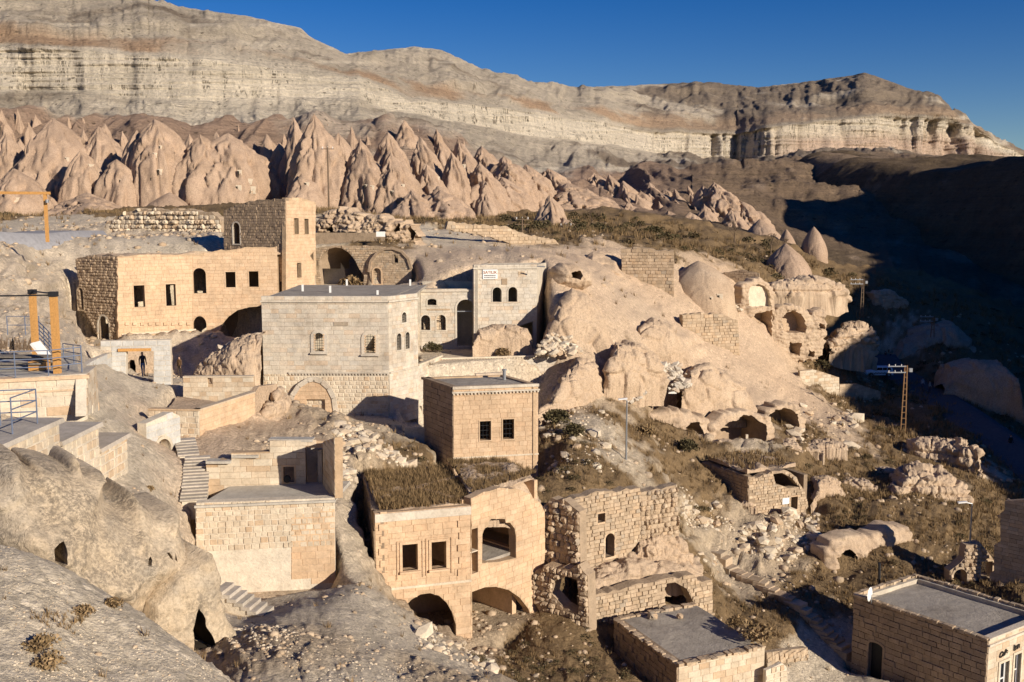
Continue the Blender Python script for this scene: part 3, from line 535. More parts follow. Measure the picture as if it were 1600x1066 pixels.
hill = mesh_np('hillside', np.stack([HX, HY, HZ], -1).reshape(-1, 3), grid_faces(len(hy), len(hx)), mg_far, smooth=True, col=hc.reshape(-1, 3))
tag(hill, kind='structure')
# plain beyond and below everything, out to the horizon
pb = MB(); pb.add([(-6000,-1500,-45),(6000,-1500,-45),(6000,6000,-45),(-6000,6000,-45)], [(0,1,2,3)])
tag(pb.build('plain', M['mortar_rub']), kind='structure')
# ------------------------------------------------------------------ rock materials
def rock_mat(name, c1, c2, c3, stain=(0.2,0.15,0.11), scale=0.25, streak=0.5, speck=0.75, lichen=False):
    m, nt, b = newmat(name)
    geo = node(nt, 'ShaderNodeNewGeometry'); pos = geo.outputs['Position']
    mp = node(nt, 'ShaderNodeMapping'); mp.inputs['Scale'].default_value = (1, 1, 0.18); nt.links.new(pos, mp.inputs[0])
    n1 = noise_n(nt, pos, scale, 8, 0.62, 0.4); n2 = noise_n(nt, mp.outputs[0], scale*3.2, 6, 0.65); n3 = noise_n(nt, pos, scale*22, 7, 0.7)
    c = ramp(nt, n1, [(0.3, c1), (0.5, c2), (0.7, c3)])
    c = mix_n(nt, c, stain, math_n(nt, 'MULTIPLY', ramp(nt, n2, [(0.5, 0.0), (0.75, 1.0)]), streak))
    c = mix_n(nt, c, ramp(nt, n3, [(0.28, 0.45), (0.5, 1.0), (0.72, 1.32)]), speck, 'MULTIPLY')
    vo = node(nt, 'ShaderNodeTexVoronoi'); vo.feature = 'DISTANCE_TO_EDGE'; vo.inputs['Scale'].default_value = scale*3.4
    wp = node(nt, 'ShaderNodeVectorMath', operation='ADD'); ns = node(nt, 'ShaderNodeTexNoise'); ns.inputs['Scale'].default_value = scale*4; nt.links.new(pos, ns.inputs['Vector'])
    nt.links.new(pos, wp.inputs[0]); nt.links.new(ns.outputs['Color'], wp.inputs[1]); nt.links.new(wp.outputs[0], vo.inputs['Vector'])
    crk = math_n(nt, 'MULTIPLY', ramp(nt, vo.outputs['Distance'], [(0.0, 1.0), (0.045, 0.0)]), ramp(nt, n2, [(0.42, 0.0), (0.55, 1.0)]))
    c = mix_n(nt, c, stain, math_n(nt, 'MULTIPLY', crk, 0.0 if lichen else 0.06))
    if lichen:
        l1 = noise_n(nt, pos, scale*14, 8, 0.8); l2 = noise_n(nt, pos, scale*1.1, 5, 0.6)
        c = mix_n(nt, c, (.13,.11,.085), math_n(nt, 'MULTIPLY', math_n(nt, 'MULTIPLY', ramp(nt, l1, [(0.44, 0.0), (0.55, 1.0)]), ramp(nt, l2, [(0.42, 0.0), (0.56, 1.0)])), 0.7))
    nt.links.new(c, b.inputs['Base Color'])
    hh = math_n(nt, 'SUBTRACT', math_n(nt, 'ADD', math_n(nt, 'MULTIPLY', n3, 0.55), n2), math_n(nt, 'MULTIPLY', crk, 0.12))
    bump_n(nt, hh, 0.95, 0.10/scale*0.5, b)
    return m
M['pink'] = rock_mat('pink_tuff', (.33,.23,.155), (.39,.275,.19), (.45,.325,.23), streak=0.3)
M['tuff'] = rock_mat('tan_tuff', (.42,.305,.205), (.48,.355,.24), (.52,.395,.275), scale=0.35, streak=0.3)
M['fore'] = rock_mat('lichened_pale_tuff', (.42,.355,.27), (.52,.41,.28), (.58,.475,.34), (0.28,0.235,0.18), 0.45, 0.5, 0.8, lichen=True)
M['ruinrock'] = rock_mat('crumbling_tuff', (.38,.28,.19), (.47,.35,.24), (.53,.41,.285), scale=0.6, streak=0.45, speck=0.6)
M['darkrock'] = rock_mat('grey_brown_tuff', (.30,.235,.17), (.37,.29,.21), (.42,.33,.24), scale=0.3)
# ------------------------------------------------------------------ cones
def cone(u, vb, vt, hw, Y, lean=0.0, label=None, group='tuff cones of the pink belt', p=1.35, flute=0.11, seed=0, mat='pink', nth=72, nz=54, wins=(), deep=1.0, name='rock_cone'):
    B = P(u, vb, Y); T = P(u, vt, Y); R = hw*Y/F
    if Y < 176: B.z = min(B.z, gz(B.x, B.y) - 0.3)
    elif vb > 338: B.z -= 3.0
    H = T.z - B.z
    th = np.linspace(0, 2*math.pi, nth, endpoint=False); t = np.linspace(-0.5, 1, nz)
    TH, TT = np.meshgrid(th, t)
    tc = np.clip(TT, 0, 1)
    k = seed*7.7 + 1.3; cx, cy = np.cos(TH), np.sin(TH)
    rg = flute > .055; rr0 = random.Random(seed*31+7)
    prof = (1 - tc**p)**0.95*(1 + (0.5 if rg else .35)*np.clip(-TT, 0, 1)) + (0.10*(1-tc)**3 if rg else 0)
    if rg:                                              # steep planes meeting in sharp ridges, like a weathered pyramid
        n_ = rr0.choice((5, 6, 7)); ph = rr0.uniform(0, 6.28); m_ = np.full(TH.shape, -9.0)
        wob = .35*fbm(TT*1.7+k, k, 0, 2) + .10*fbm(cx*3+k, cy*3, TT*5, 3)
        for i_ in range(n_):
            ti = ph + i_*2*math.pi/n_ + rr0.uniform(-.35, .35); ai = rr0.uniform(.78, 1.05); tl = rr0.uniform(-.18, .18)
            m_ = np.maximum(m_, np.cos(TH + wob - ti)/(ai + tl*tc))
        r = R*prof*(0.8/np.clip(m_, .55, 2) + 0.2)
    else: r = R*prof*(1 + .06*fbm(cx*1.2+k, cy*1.2, TT*2, 2))
    skew = (-0.22*tc)*(1.0 if rg else 0.0)
    x = B.x + r*cx + (lean*-0.5 + skew)*R*tc; y = B.y + deep*r*cy*1.25 + 0.35*R*tc; z = B.z + H*TT
    wr = (1.0 if rg else 0.25); rr_ = np.sqrt(np.clip(r/R, 0.05, 1)); fs_ = Y/170; rs_ = min(1.0, R/5)
    xx_ = x - (z-B.z)*(.10 if u < 560 else -.22)
    g_ = ridg(xx_*.28, y*.28, z*.022, 3, .6, 8); b1, b2, b3 = cell(xx_*.34, y*.34, z*.05, 7)
    d_ = wr*rr_*fs_*rs_*(-1.1*sst(g_, .35, .95) - .55*(1-sst(b2, 0, .12)) + .35*(b3-.5) + .40*fbm(x*.7, y*.7, z*.22, 4, .65) + .22*fbm(x*2.4, y*2.4, z*1.5, 3, .6) - .25*np.maximum(0, fbm(x*1.1, y*1.1, z*1.1, 3, seed=9)-.25)*3)
    d_ = np.where(tc > .97, 0, d_)
    x = x + d_*cx; y = y + d_*cy; z = z + 0.25*d_
    vs = np.stack([x, y, z], -1).reshape(-1, 3); top = np.array([[x[-1].mean(), y[-1].mean(), z[-1].mean()+0.01*H]])
    i = np.arange(nz*nth).reshape(nz, nth); j = np.roll(i, -1, 1)
    f = np.stack([i[:-1], j[:-1], j[1:], i[1:]], -1).reshape(-1, 4)
    base = Vector((B.x, B.y, B.z))
    o = mesh_np(name, vs, f, M[mat], smooth=True, loc=base)
    tag(o, label, 'rock cone', group)
    tree = None
    if wins:
        from mathutils.bvhtree import BVHTree
        tree = BVHTree.FromPolygons([tuple(map(float, q_)) for q_ in vs], [tuple(map(int, q_)) for q_ in f])
    for (wu, wv, ww, wh) in wins:                      # chamber windows: pale block, and a dark-painted block for the shaded opening
        best = tree.ray_cast(Vector((0,0,0)), ray(wu, wv).normalized())[0]
        if best is None: continue
        w2, h2 = ww*Y/F/2, wh*Y/F/2
        b = MB(); b.abox(best.x-w2, best.x+w2, best.y+0.10, best.y+1.4, best.z-h2, best.z+h2)
        wo = b.build('cave_window', M['plaster'], o); b = MB(); b.abox(best.x-w2*0.95, best.x-w2*0.15, best.y+0.05, best.y+0.5, best.z-h2*0.9, best.z+h2*0.75); b.build('opening', M['cave_shade'], wo)
    return o
def mass(name, label, cat, cols, mat='ruinrock', amp=0.5, freq=0.5, n_u=90, n_t=60, pf=0.55, depth=None, seed=0, group=None, kind=None, led=0.0, back=1.0, blocky=0.0, step=None):
    """a rock or earth mass from its real front line, crest and depth; cols = (u, v foot, v crest, distance of the foot, depth)"""
    n_u = int(n_u*1.5); n_t = int(n_t*1.4)
    c = np.array(cols, float); uu = np.linspace(c[0,0], c[-1,0], n_u)
    vb, vt, yf, dp = (np.interp(uu, c[:,0], c[:,i]) for i in (1,2,3,4))
    A = Pn(uu, vb, yf); T = Pn(uu, vt, yf+dp*0.35)
    ph = np.linspace(0, 1, n_t)
    vs = []
    for t in ph:                                        # 0 foot in front .. 0.5 crest .. 1 foot behind
        a = math.pi*t
        fy = (1-math.cos(a))/2; fz = math.sin(a)**pf if 0 < a < math.pi else 0
        yy = yf + dp*(fy*0.7 if t < 0.5 else 0.35+(fy-0.5)*1.3*back)
        z = A[:,2] + (T[:,2]-A[:,2])*fz - (0.35 if t in (0,1) else 0)*0
        x = A[:,0] + (T[:,0]-A[:,0])*min(1, fy*1.4) + (yy-yf)*0.0
        vs.append(np.stack([x, yy, z], -1))
    V = np.array(vs)
    du = np.gradient(V, axis=1); dt = np.gradient(V, axis=0); N = np.cross(du, dt); N /= np.linalg.norm(N, axis=-1, keepdims=True)+1e-9
    x, y, z = V[...,0], V[...,1], V[...,2]; f = freq; s = seed*5.3
    a1, a2, a3 = cell(x*f*1.3, y*f*1.3, z*f*1.5, s); b1, b2, b3 = cell(x*f*3.7, y*f*3.7, z*f*4.2, s+3)
    D = amp*(0.6*fbm(x*f*.8+s, y*f*.8, z*f*.8, 4) + 0.85*(a3-.5)*sst(a2, 0, .16) - .25*(1-sst(a2, 0, .12)) + .36*(b3-.5)*sst(b2, 0, .2) + .22*fbm(x*f*6, y*f*6, z*f*6, 3, .6))
    if led: zz = z/led + 0.4*fbm(x*0.3, y*0.3, s, 2); fr = zz-np.floor(zz); D = D + amp*0.45*(sst(fr,0.1,0.35)-0.5)
    if blocky: D = D + blocky*np.round(2*vn(np.floor(x*f*3+0.3*vn(z*2,1,1)), np.floor(z*f*4), s))/2
    V = V + N*D[...,None]
    V[0,:,2] -= 0.8; V[-1,:,2] -= 0.8
    o = mesh_np(name, V.reshape(-1,3), grid_faces(n_t, n_u)[:, ::-1], M[mat], smooth=True, loc=Vector((float(A[:,0].mean()), float(yf.mean()), float(A[:,2].mean()))))
    tag(o, label, cat, group, kind); return o
# ------------------------------------------------------------------ masonry
def block_mesh(name, mat, seed, irregular=0.0, bev=0.10):
    """unit stone: front face at y=-0.5, chamfered, slightly out of true"""
    r = random.Random(seed); v = []
    j = lambda a: r.uniform(-a, a)*irregular
    outer = [(-.5,-.5),(.5,-.5),(.5,.5),(-.5,.5)]
    if irregular > 0.5:   # rubble: six to eight sided
        outer = [(-.5,-.32),(-.28,-.5),(.30,-.5),(.5,-.28),(.5,.30),(.25,.5),(-.30,.5),(-.5,.28)]
    outer = [(x+j(.10), z+j(.12)) for x, z in outer]; n = len(outer)
    b = bev*(1+irregular)
    for x, z in outer: v.append((x, 0.5, z))
    for x, z in outer: v.append((x, -0.5+0.35+j(.1), z))
    for x, z in outer: v.append((x*(1-2*b)+j(.03), -0.5+j(.25), z*(1-2*b)+j(.03)))
    f = []
    for k in (0, 1):
        for i in range(n): f.append((k*n+i, k*n+(i+1) % n, (k+1)*n+(i+1) % n, (k+1)*n+i))
    f.append(tuple(range(2*n, 3*n)))
    me = bpy.data.meshes.new(name); me.from_pydata(v, [], f); me.materials.append(mat); me.update(); return me
_BM = {}
def blocks(matkey, irr):
    k = (matkey, round(irr, 1))
    if k not in _BM: _BM[k] = [block_mesh('stone', M[matkey], 10*i+3, irr, 0.025 if irr < .5 else 0.10) for i in range(4 if irr < .5 else 6)]
    return _BM[k]
class Plane:
    def __init__(s, A, B):
        a, b = P(*A), P(*B); s.o = Vector((a.x, a.y, 0)); d = Vector((b.x-a.x, b.y-a.y, 0)); s.L = d.length; s.d = d/s.L; s.n = Vector((s.d.y, -s.d.x, 0))
    def sz(s, u, v):
        r = ray(u, v); t = s.n.dot(s.o)/s.n.dot(r); q = r*t; return ((q - s.o).dot(s.d), q.z)
    def at(s, x, z, off=0.0): return s.o + s.d*x + s.n*off + Vector((0, 0, z))
def arch_pts(x0, z0, x1, z1, kind='arch', n=9):
    w = x1-x0; xm = (x0+x1)/2
    if kind == 'rect': return [(x0,z0),(x1,z0),(x1,z1),(x0,z1)]
    pts = [(x0,z0),(x1,z0)]
    rise = {'arch': w/2, 'seg': w*0.22, 'pointed': w*0.62}[kind]; rise = min(rise, (z1-z0)*0.8); zs = z1-rise
    if kind == 'pointed':
        for i in range(n+1):
            t = i/n; pts.append((x1 - w/2*t**1.5, zs + rise*math.sin(t*math.pi/2)**0.9))
        for i in range(n-1, -1, -1):
            t = i/n; pts.append((x0 + w/2*t**1.5, zs + rise*math.sin(t*math.pi/2)**0.9))
    else:
        for i in range(2*n+1):
            a = math.pi*i/(2*n); pts.append((xm + w/2*math.cos(a), zs + rise*math.sin(a)))
    return pts
def intervals(loops, z):
    xs = []
    for lp in loops:
        for i in range(len(lp)):
            (x0, z0), (x1, z1) = lp[i], lp[(i+1) % len(lp)]
            if (z0 > z) != (z1 > z): xs.append(x0 + (z-z0)/(z1-z0)*(x1-x0))
    xs.sort(); return [(xs[i], xs[i+1]) for i in range(0, len(xs)-1, 2)]
def cap(a, b):
    out = []
    for p in a:
        for q in b:
            lo, hi = max(p[0], q[0]), min(p[1], q[1])
            if hi > lo: out.append((lo, hi))
    return out
STY = {   # course height, stone length range, joint, proud range, irregularity, materials
 'tan':   dict(h=.30, w=(.38,.80), j=.006, p=(.020,.026), irr=0.05, m='tan', core='mortar_tan'),
 'grey':  dict(h=.30, w=(.40,.85), j=.007, p=(.020,.030), irr=0.08, m='grey', core='mortar_grey'),
 'pale':  dict(h=.30, w=(.24,.48), j=.05, p=(.02,.05), irr=0.4, m='pale', core='mortar_pale'),
 'gate':  dict(h=.34, w=(.5,.8), j=.025, p=(.02,.03), irr=0.05, m='block', core='mortar_pale'),
 'cobble':dict(h=.27, w=(.22,.42), j=.03, p=(.02,.12), irr=0.6, m='pale', core='mortar_grey'),
 'rubble':dict(h=.27, w=(.22,.50), j=.02, p=(.02,.20), irr=0.8, m='rubble', core='mortar_rub'),
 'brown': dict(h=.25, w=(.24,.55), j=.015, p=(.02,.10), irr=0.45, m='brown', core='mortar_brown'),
 'rough': dict(h=.21, w=(.20,.48), j=.02, p=(.02,.10), irr=0.45, m='rubble', core='mortar_rub'),
}
def wall_core(name, pl, outer, holes, thick, mat, parent, jag=0.0, seed=0):
    loops = [outer] + holes
    v3 = [[Vector((x, z, 0)) for x, z in lp] for lp in loops]
    tris = tessellate_polygon(v3); flat = [q for lp in loops for q in lp]; n = len(flat)
    vs = [pl.at(x, z) for x, z in flat] + [pl.at(x, z, -thick) for x, z in flat]; fs = []
    for t in tris: fs.append(tuple(t)); fs.append(tuple(n+i for i in reversed(t)))
    b = 0
    for lp in loops:
        k = len(lp)
        for i in range(k): fs.append((b+i, b+(i+1) % k, n+b+(i+1) % k, n+b+i))
        b += k
    return mesh_np(name, np.array([tuple(q) for q in vs]), fs, mat, parent)
def lay(pl, loops, sty, wall, zr=None, budget=300, seed=0, minpx=9.5, names='stone', sub=None):
    st = dict(STY[sty]); 
    if sub: st.update(sub)
    r = random.Random(seed*13+5); bl = blocks(st['m'], st['irr']); off = wloc(wall)
    zs = [z for lp in loops[:1] for _, z in lp]; z0, z1 = min(zs), max(zs)
    if zr: z0, z1 = max(z0, zr[0]), min(z1, zr[1])
    ang = math.atan2(pl.d.y, pl.d.x); out = []; z = z0
    while z < z1 - 0.08:
        h = st['h']*r.uniform(0.86, 1.14)
        if z + h > z1: h = z1 - z
        iv = intervals(loops, z+h*0.5)
        for q in (0.12, 0.88): iv = cap(iv, intervals(loops, z+h*q))
        for a, b in iv:
            x = a
            while x < b - 0.06:
                w_ = r.uniform(*st['w'])
                if x + w_ > b - st['w'][0]*0.5: w_ = b - x
                pr = r.uniform(*st['p']); out.append((x+w_/2, z+h/2, w_-st['j'], h-st['j'], pr)); x += w_
        z += h
    R = Matrix.Rotation(ang, 4, 'Z'); scr = []
    for o_ in out:
        q = pl.at(o_[0], o_[1]); scr.append(o_[2]*F/max(q.y, 5)*abs(pl.d.x/1.0 if abs(pl.d.x) > .3 else .3))
    order = sorted(range(len(out)), key=lambda i: -scr[i]*out[i][3])
    solo = set(i for i in order if scr[i] >= minpx or True) if len(out) <= budget else set([i for i in order if scr[i] >= minpx*0.6][:budget])
    jv, jf = [], []
    tmpl = [(np.array([tuple(v.co) for v in m.vertices]), [tuple(p.vertices) for p in m.polygons]) for m in bl]
    n = 0
    for i, (x, zz, w_, h, pr) in enumerate(out):
        k = r.randrange(len(bl)); dep = pr + 0.03; rot = r.uniform(-.05,.05) if st['irr'] > .3 else r.uniform(-.004,.004)
        c = pl.at(x, zz, pr - dep/2)
        if i in solo:
            o = bpy.data.objects.new(names, bl[k]); o.location = c - off; o.rotation_euler = (0, rot, ang); o.scale = (w_, dep, h); o.parent = wall; C.objects.link(o)
        else:
            V, Fc = tmpl[k]; mt = Matrix.Translation(c) @ R @ Matrix.Rotation(rot, 4, 'Y') @ Matrix.Diagonal((w_, dep, h, 1)); A = np.array(mt)
            jv.append(V @ A[:3,:3].T + A[:3,3]); jf += [tuple(n+q for q in f) for f in Fc]; n += len(V)
    if jv: tag(mesh_np('small_stones', np.concatenate(jv), jf, M[st['m']], wall), kind='stuff')
def frame(pl, pts, wd, proud, mat, parent, name='window_frame', back=0.10, open_bottom=False, sill=False):
    """a stone surround following an opening; pts counter-clockwise"""
    cx = sum(p[0] for p in pts)/len(pts); cz = sum(p[1] for p in pts)/len(pts); n = len(pts); outp = []
    for i in range(n):
        (x0,z0),(x1,z1),(x2,z2) = pts[i-1], pts[i], pts[(i+1) % n]
        d1 = Vector((x1-x0, z1-z0)); d2 = Vector((x2-x1, z2-z1))
        d1 = d1.normalized() if d1.length > 1e-6 else Vector((1,0)); d2 = d2.normalized() if d2.length > 1e-6 else d1
        n1 = Vector((d1.y, -d1.x)); n2 = Vector((d2.y, -d2.x)); m = n1+n2; m = m/max(0.5, m.length_squared)*2 if m.length > 1e-6 else n1
        outp.append((x1 + m.x*wd, z1 + m.y*wd))
    vs = []; fs = []
    for q in (pts, outp):
        for x, z in q: vs.append(pl.at(x, z, proud))
        for x, z in q: vs.append(pl.at(x, z, -back))
    rng = range(1, n) if open_bottom else range(n)
    for i in rng:
        j = (i+1) % n
        fs += [(i, j, 2*n+j, 2*n+i), (n+i, i, 2*n+i, 3*n+i) if open_bottom and i == 1 else (i, n+i, n+j, j), (2*n+i, 2*n+j, 3*n+j, 3*n+i)]
    o = mesh_np(name, np.array([tuple(q) for q in vs]), fs, mat, parent)
    if sill:
        b = MB(); x0, x1 = min(p[0] for p in pts), max(p[0] for p in pts); z0 = min(p[1] for p in pts)
        b.box(pl.at((x0+x1)/2, z0-wd*0.5, proud+0.03), pl.d, pl.n, Vector((0,0,1)), (x1-x0)/2+wd*1.1, 0.10, 0.05); b.build('sill', mat, o)
    return o
def band(pl, x0, x1, z, h, proud, mat, parent, name='cornice', teeth=False, back=0.05):
    b = MB(); b.box(pl.at((x0+x1)/2, z, (proud-back)/2), pl.d, pl.n, Vector((0,0,1)), (x1-x0)/2, (proud+back)/2, h/2)
    if teeth:
        n = int((x1-x0)/0.22)
        for i in range(n):
            b.box(pl.at(x0+(i+.5)*(x1-x0)/n, z-h/2-0.06, proud*0.4), pl.d, pl.n, Vector((0,0,1)), 0.055, proud*0.4, 0.055)
    return b.build(name, mat, parent)
def grille(pl, pts, parent, nx=3, nz=5, r=0.012, off=-0.12):
    x0, x1 = min(p[0] for p in pts), max(p[0] for p in pts); z0, z1 = min(p[1] for p in pts), max(p[1] for p in pts); b = MB()
    for i in range(1, nx+1):
        x = x0+(x1-x0)*i/(nx+1); iv = [q for k in range(40) for q in [z0+(z1-z0)*(k+.5)/40] if any(a < x < c for a, c in intervals([pts], q))]
        if iv: b.bar(pl.at(x, min(iv), off), pl.at(x, max(iv)+0.02, off), 2*r)
    for k in range(1, nz+1):
        z = z0+(z1-z0)*k/(nz+1)
        for a, c in intervals([pts], z): b.bar(pl.at(a, z, off), pl.at(c, z, off), 2*r)
    return b.build('window_grille', M['black'], parent)
def wall(parent, A, B, outline=None, ztop=None, zbot=None, holes=(), sty='tan', thick=0.42, inset=0.0, top_jag=0.0, budget=300, seed=1, name='wall', stones=True, zr=None, minpx=9.5, sub=None, skip=(), mat=None):
    """one masonry wall on the vertical plane through A and B. outline / holes in photograph pixels are carried onto that plane.
    holes = (u0, v0, u1, v1, kind, frame width or 0, options)"""
    pl = Plane(A, B)
    if outline: outer = [pl.sz(u, v) for u, v in outline]
    else: outer = [(inset, zbot), (pl.L-inset, zbot), (pl.L-inset, ztop), (inset, ztop)]
    r = random.Random(seed)
    if top_jag:                                         # ruined edge: break the upper outline into steps
        new = []; zmid = (max(z for _, z in outer)+min(z for _, z in outer))/2
        for i in range(len(outer)):
            a, b = outer[i], outer[(i+1) % len(outer)]; new.append(a)
            if min(a[1], b[1]) > min(z for _, z in outer) + 0.6:
                L = math.hypot(b[0]-a[0], b[1]-a[1]); k = int(L/0.32)
                for q in range(1, k):
                    t = q/k; new.append((a[0]+(b[0]-a[0])*t + r.uniform(-.06,.06), a[1]+(b[1]-a[1])*t + r.uniform(-1,0.6)*top_jag))
        outer = new
    hp = []
    for hdef in holes:
        u0, v0, u1, v1, kind = hdef[:5]
        if kind == 'poly': pts = [pl.sz(u, v) for u, v in hdef[0]]
        else:
            a = pl.sz((u0+u1)/2, v1); b_ = pl.sz((u0+u1)/2, v0); xl = pl.sz(u0, (v0+v1)/2)[0]; xr = pl.sz(u1, (v0+v1)/2)[0]
            pts = arch_pts(min(xl,xr), a[1], max(xl,xr), b_[1], kind)
        hp.append(pts)
    st = STY[sty]; w_ = wall_core(name, pl, outer, hp, thick, mat or M[st['core']], parent)
    if stones: lay(pl, [outer]+hp, sty, w_, zr, budget, seed, minpx, sub=sub)
    for hdef, pts in zip(holes, hp):
        fw = hdef[5] if len(hdef) > 5 else 0; op = hdef[6] if len(hdef) > 6 else {}
        if fw:
            fr = frame(pl, pts, fw, op.get('proud', 0.07), M[op.get('mat', st['m'])], parent, op.get('name', 'window_frame'), sill=op.get('sill', False))
            if op.get('grille'): grille(pl, pts, fr, *op['grille'])
        elif op.get('grille'): grille(pl, pts, parent, *op['grille'])
    return w_, pl
def quad_roof(pts, z, mat, parent, name='roof', th=0.18, bump=0.03, n=24, seed=0, jag=0.0):
    """flat roof slab over a four-sided plan, gently uneven"""
    a, b, c, d = [Vector((p[0], p[1], 0)) for p in pts]; V = []
    for i in range(n+1):
        for j in range(n+1):
            s, t = i/n, j/n; q = a*(1-s)*(1-t) + b*s*(1-t) + c*s*t + d*(1-s)*t; V.append((q.x, q.y))
    V = np.array(V); zz = z + bump*fbm(V[:,0]*0.8+seed, V[:,1]*0.8, 0, 4)
    top = np.concatenate([V, zz[:,None]], 1); k = len(top)
    f = [tuple(x) for x in grid_faces(n+1, n+1)]
    ring = [i*(n+1) for i in range(n+1)] + [n*(n+1)+j for j in range(1, n+1)] + [i*(n+1)+n for i in range(n-1, -1, -1)] + [j for j in range(n-1, 0, -1)]
    bot = top[ring].copy(); bot[:,2] = z - th; vs = np.concatenate([top, bot]); m = len(ring)
    for i in range(m): f.append((ring[i], ring[(i+1) % m], k+(i+1) % m, k+i))
    f.append(tuple(k+i for i in range(m)))
    return mesh_np(name, vs, f, mat, parent)
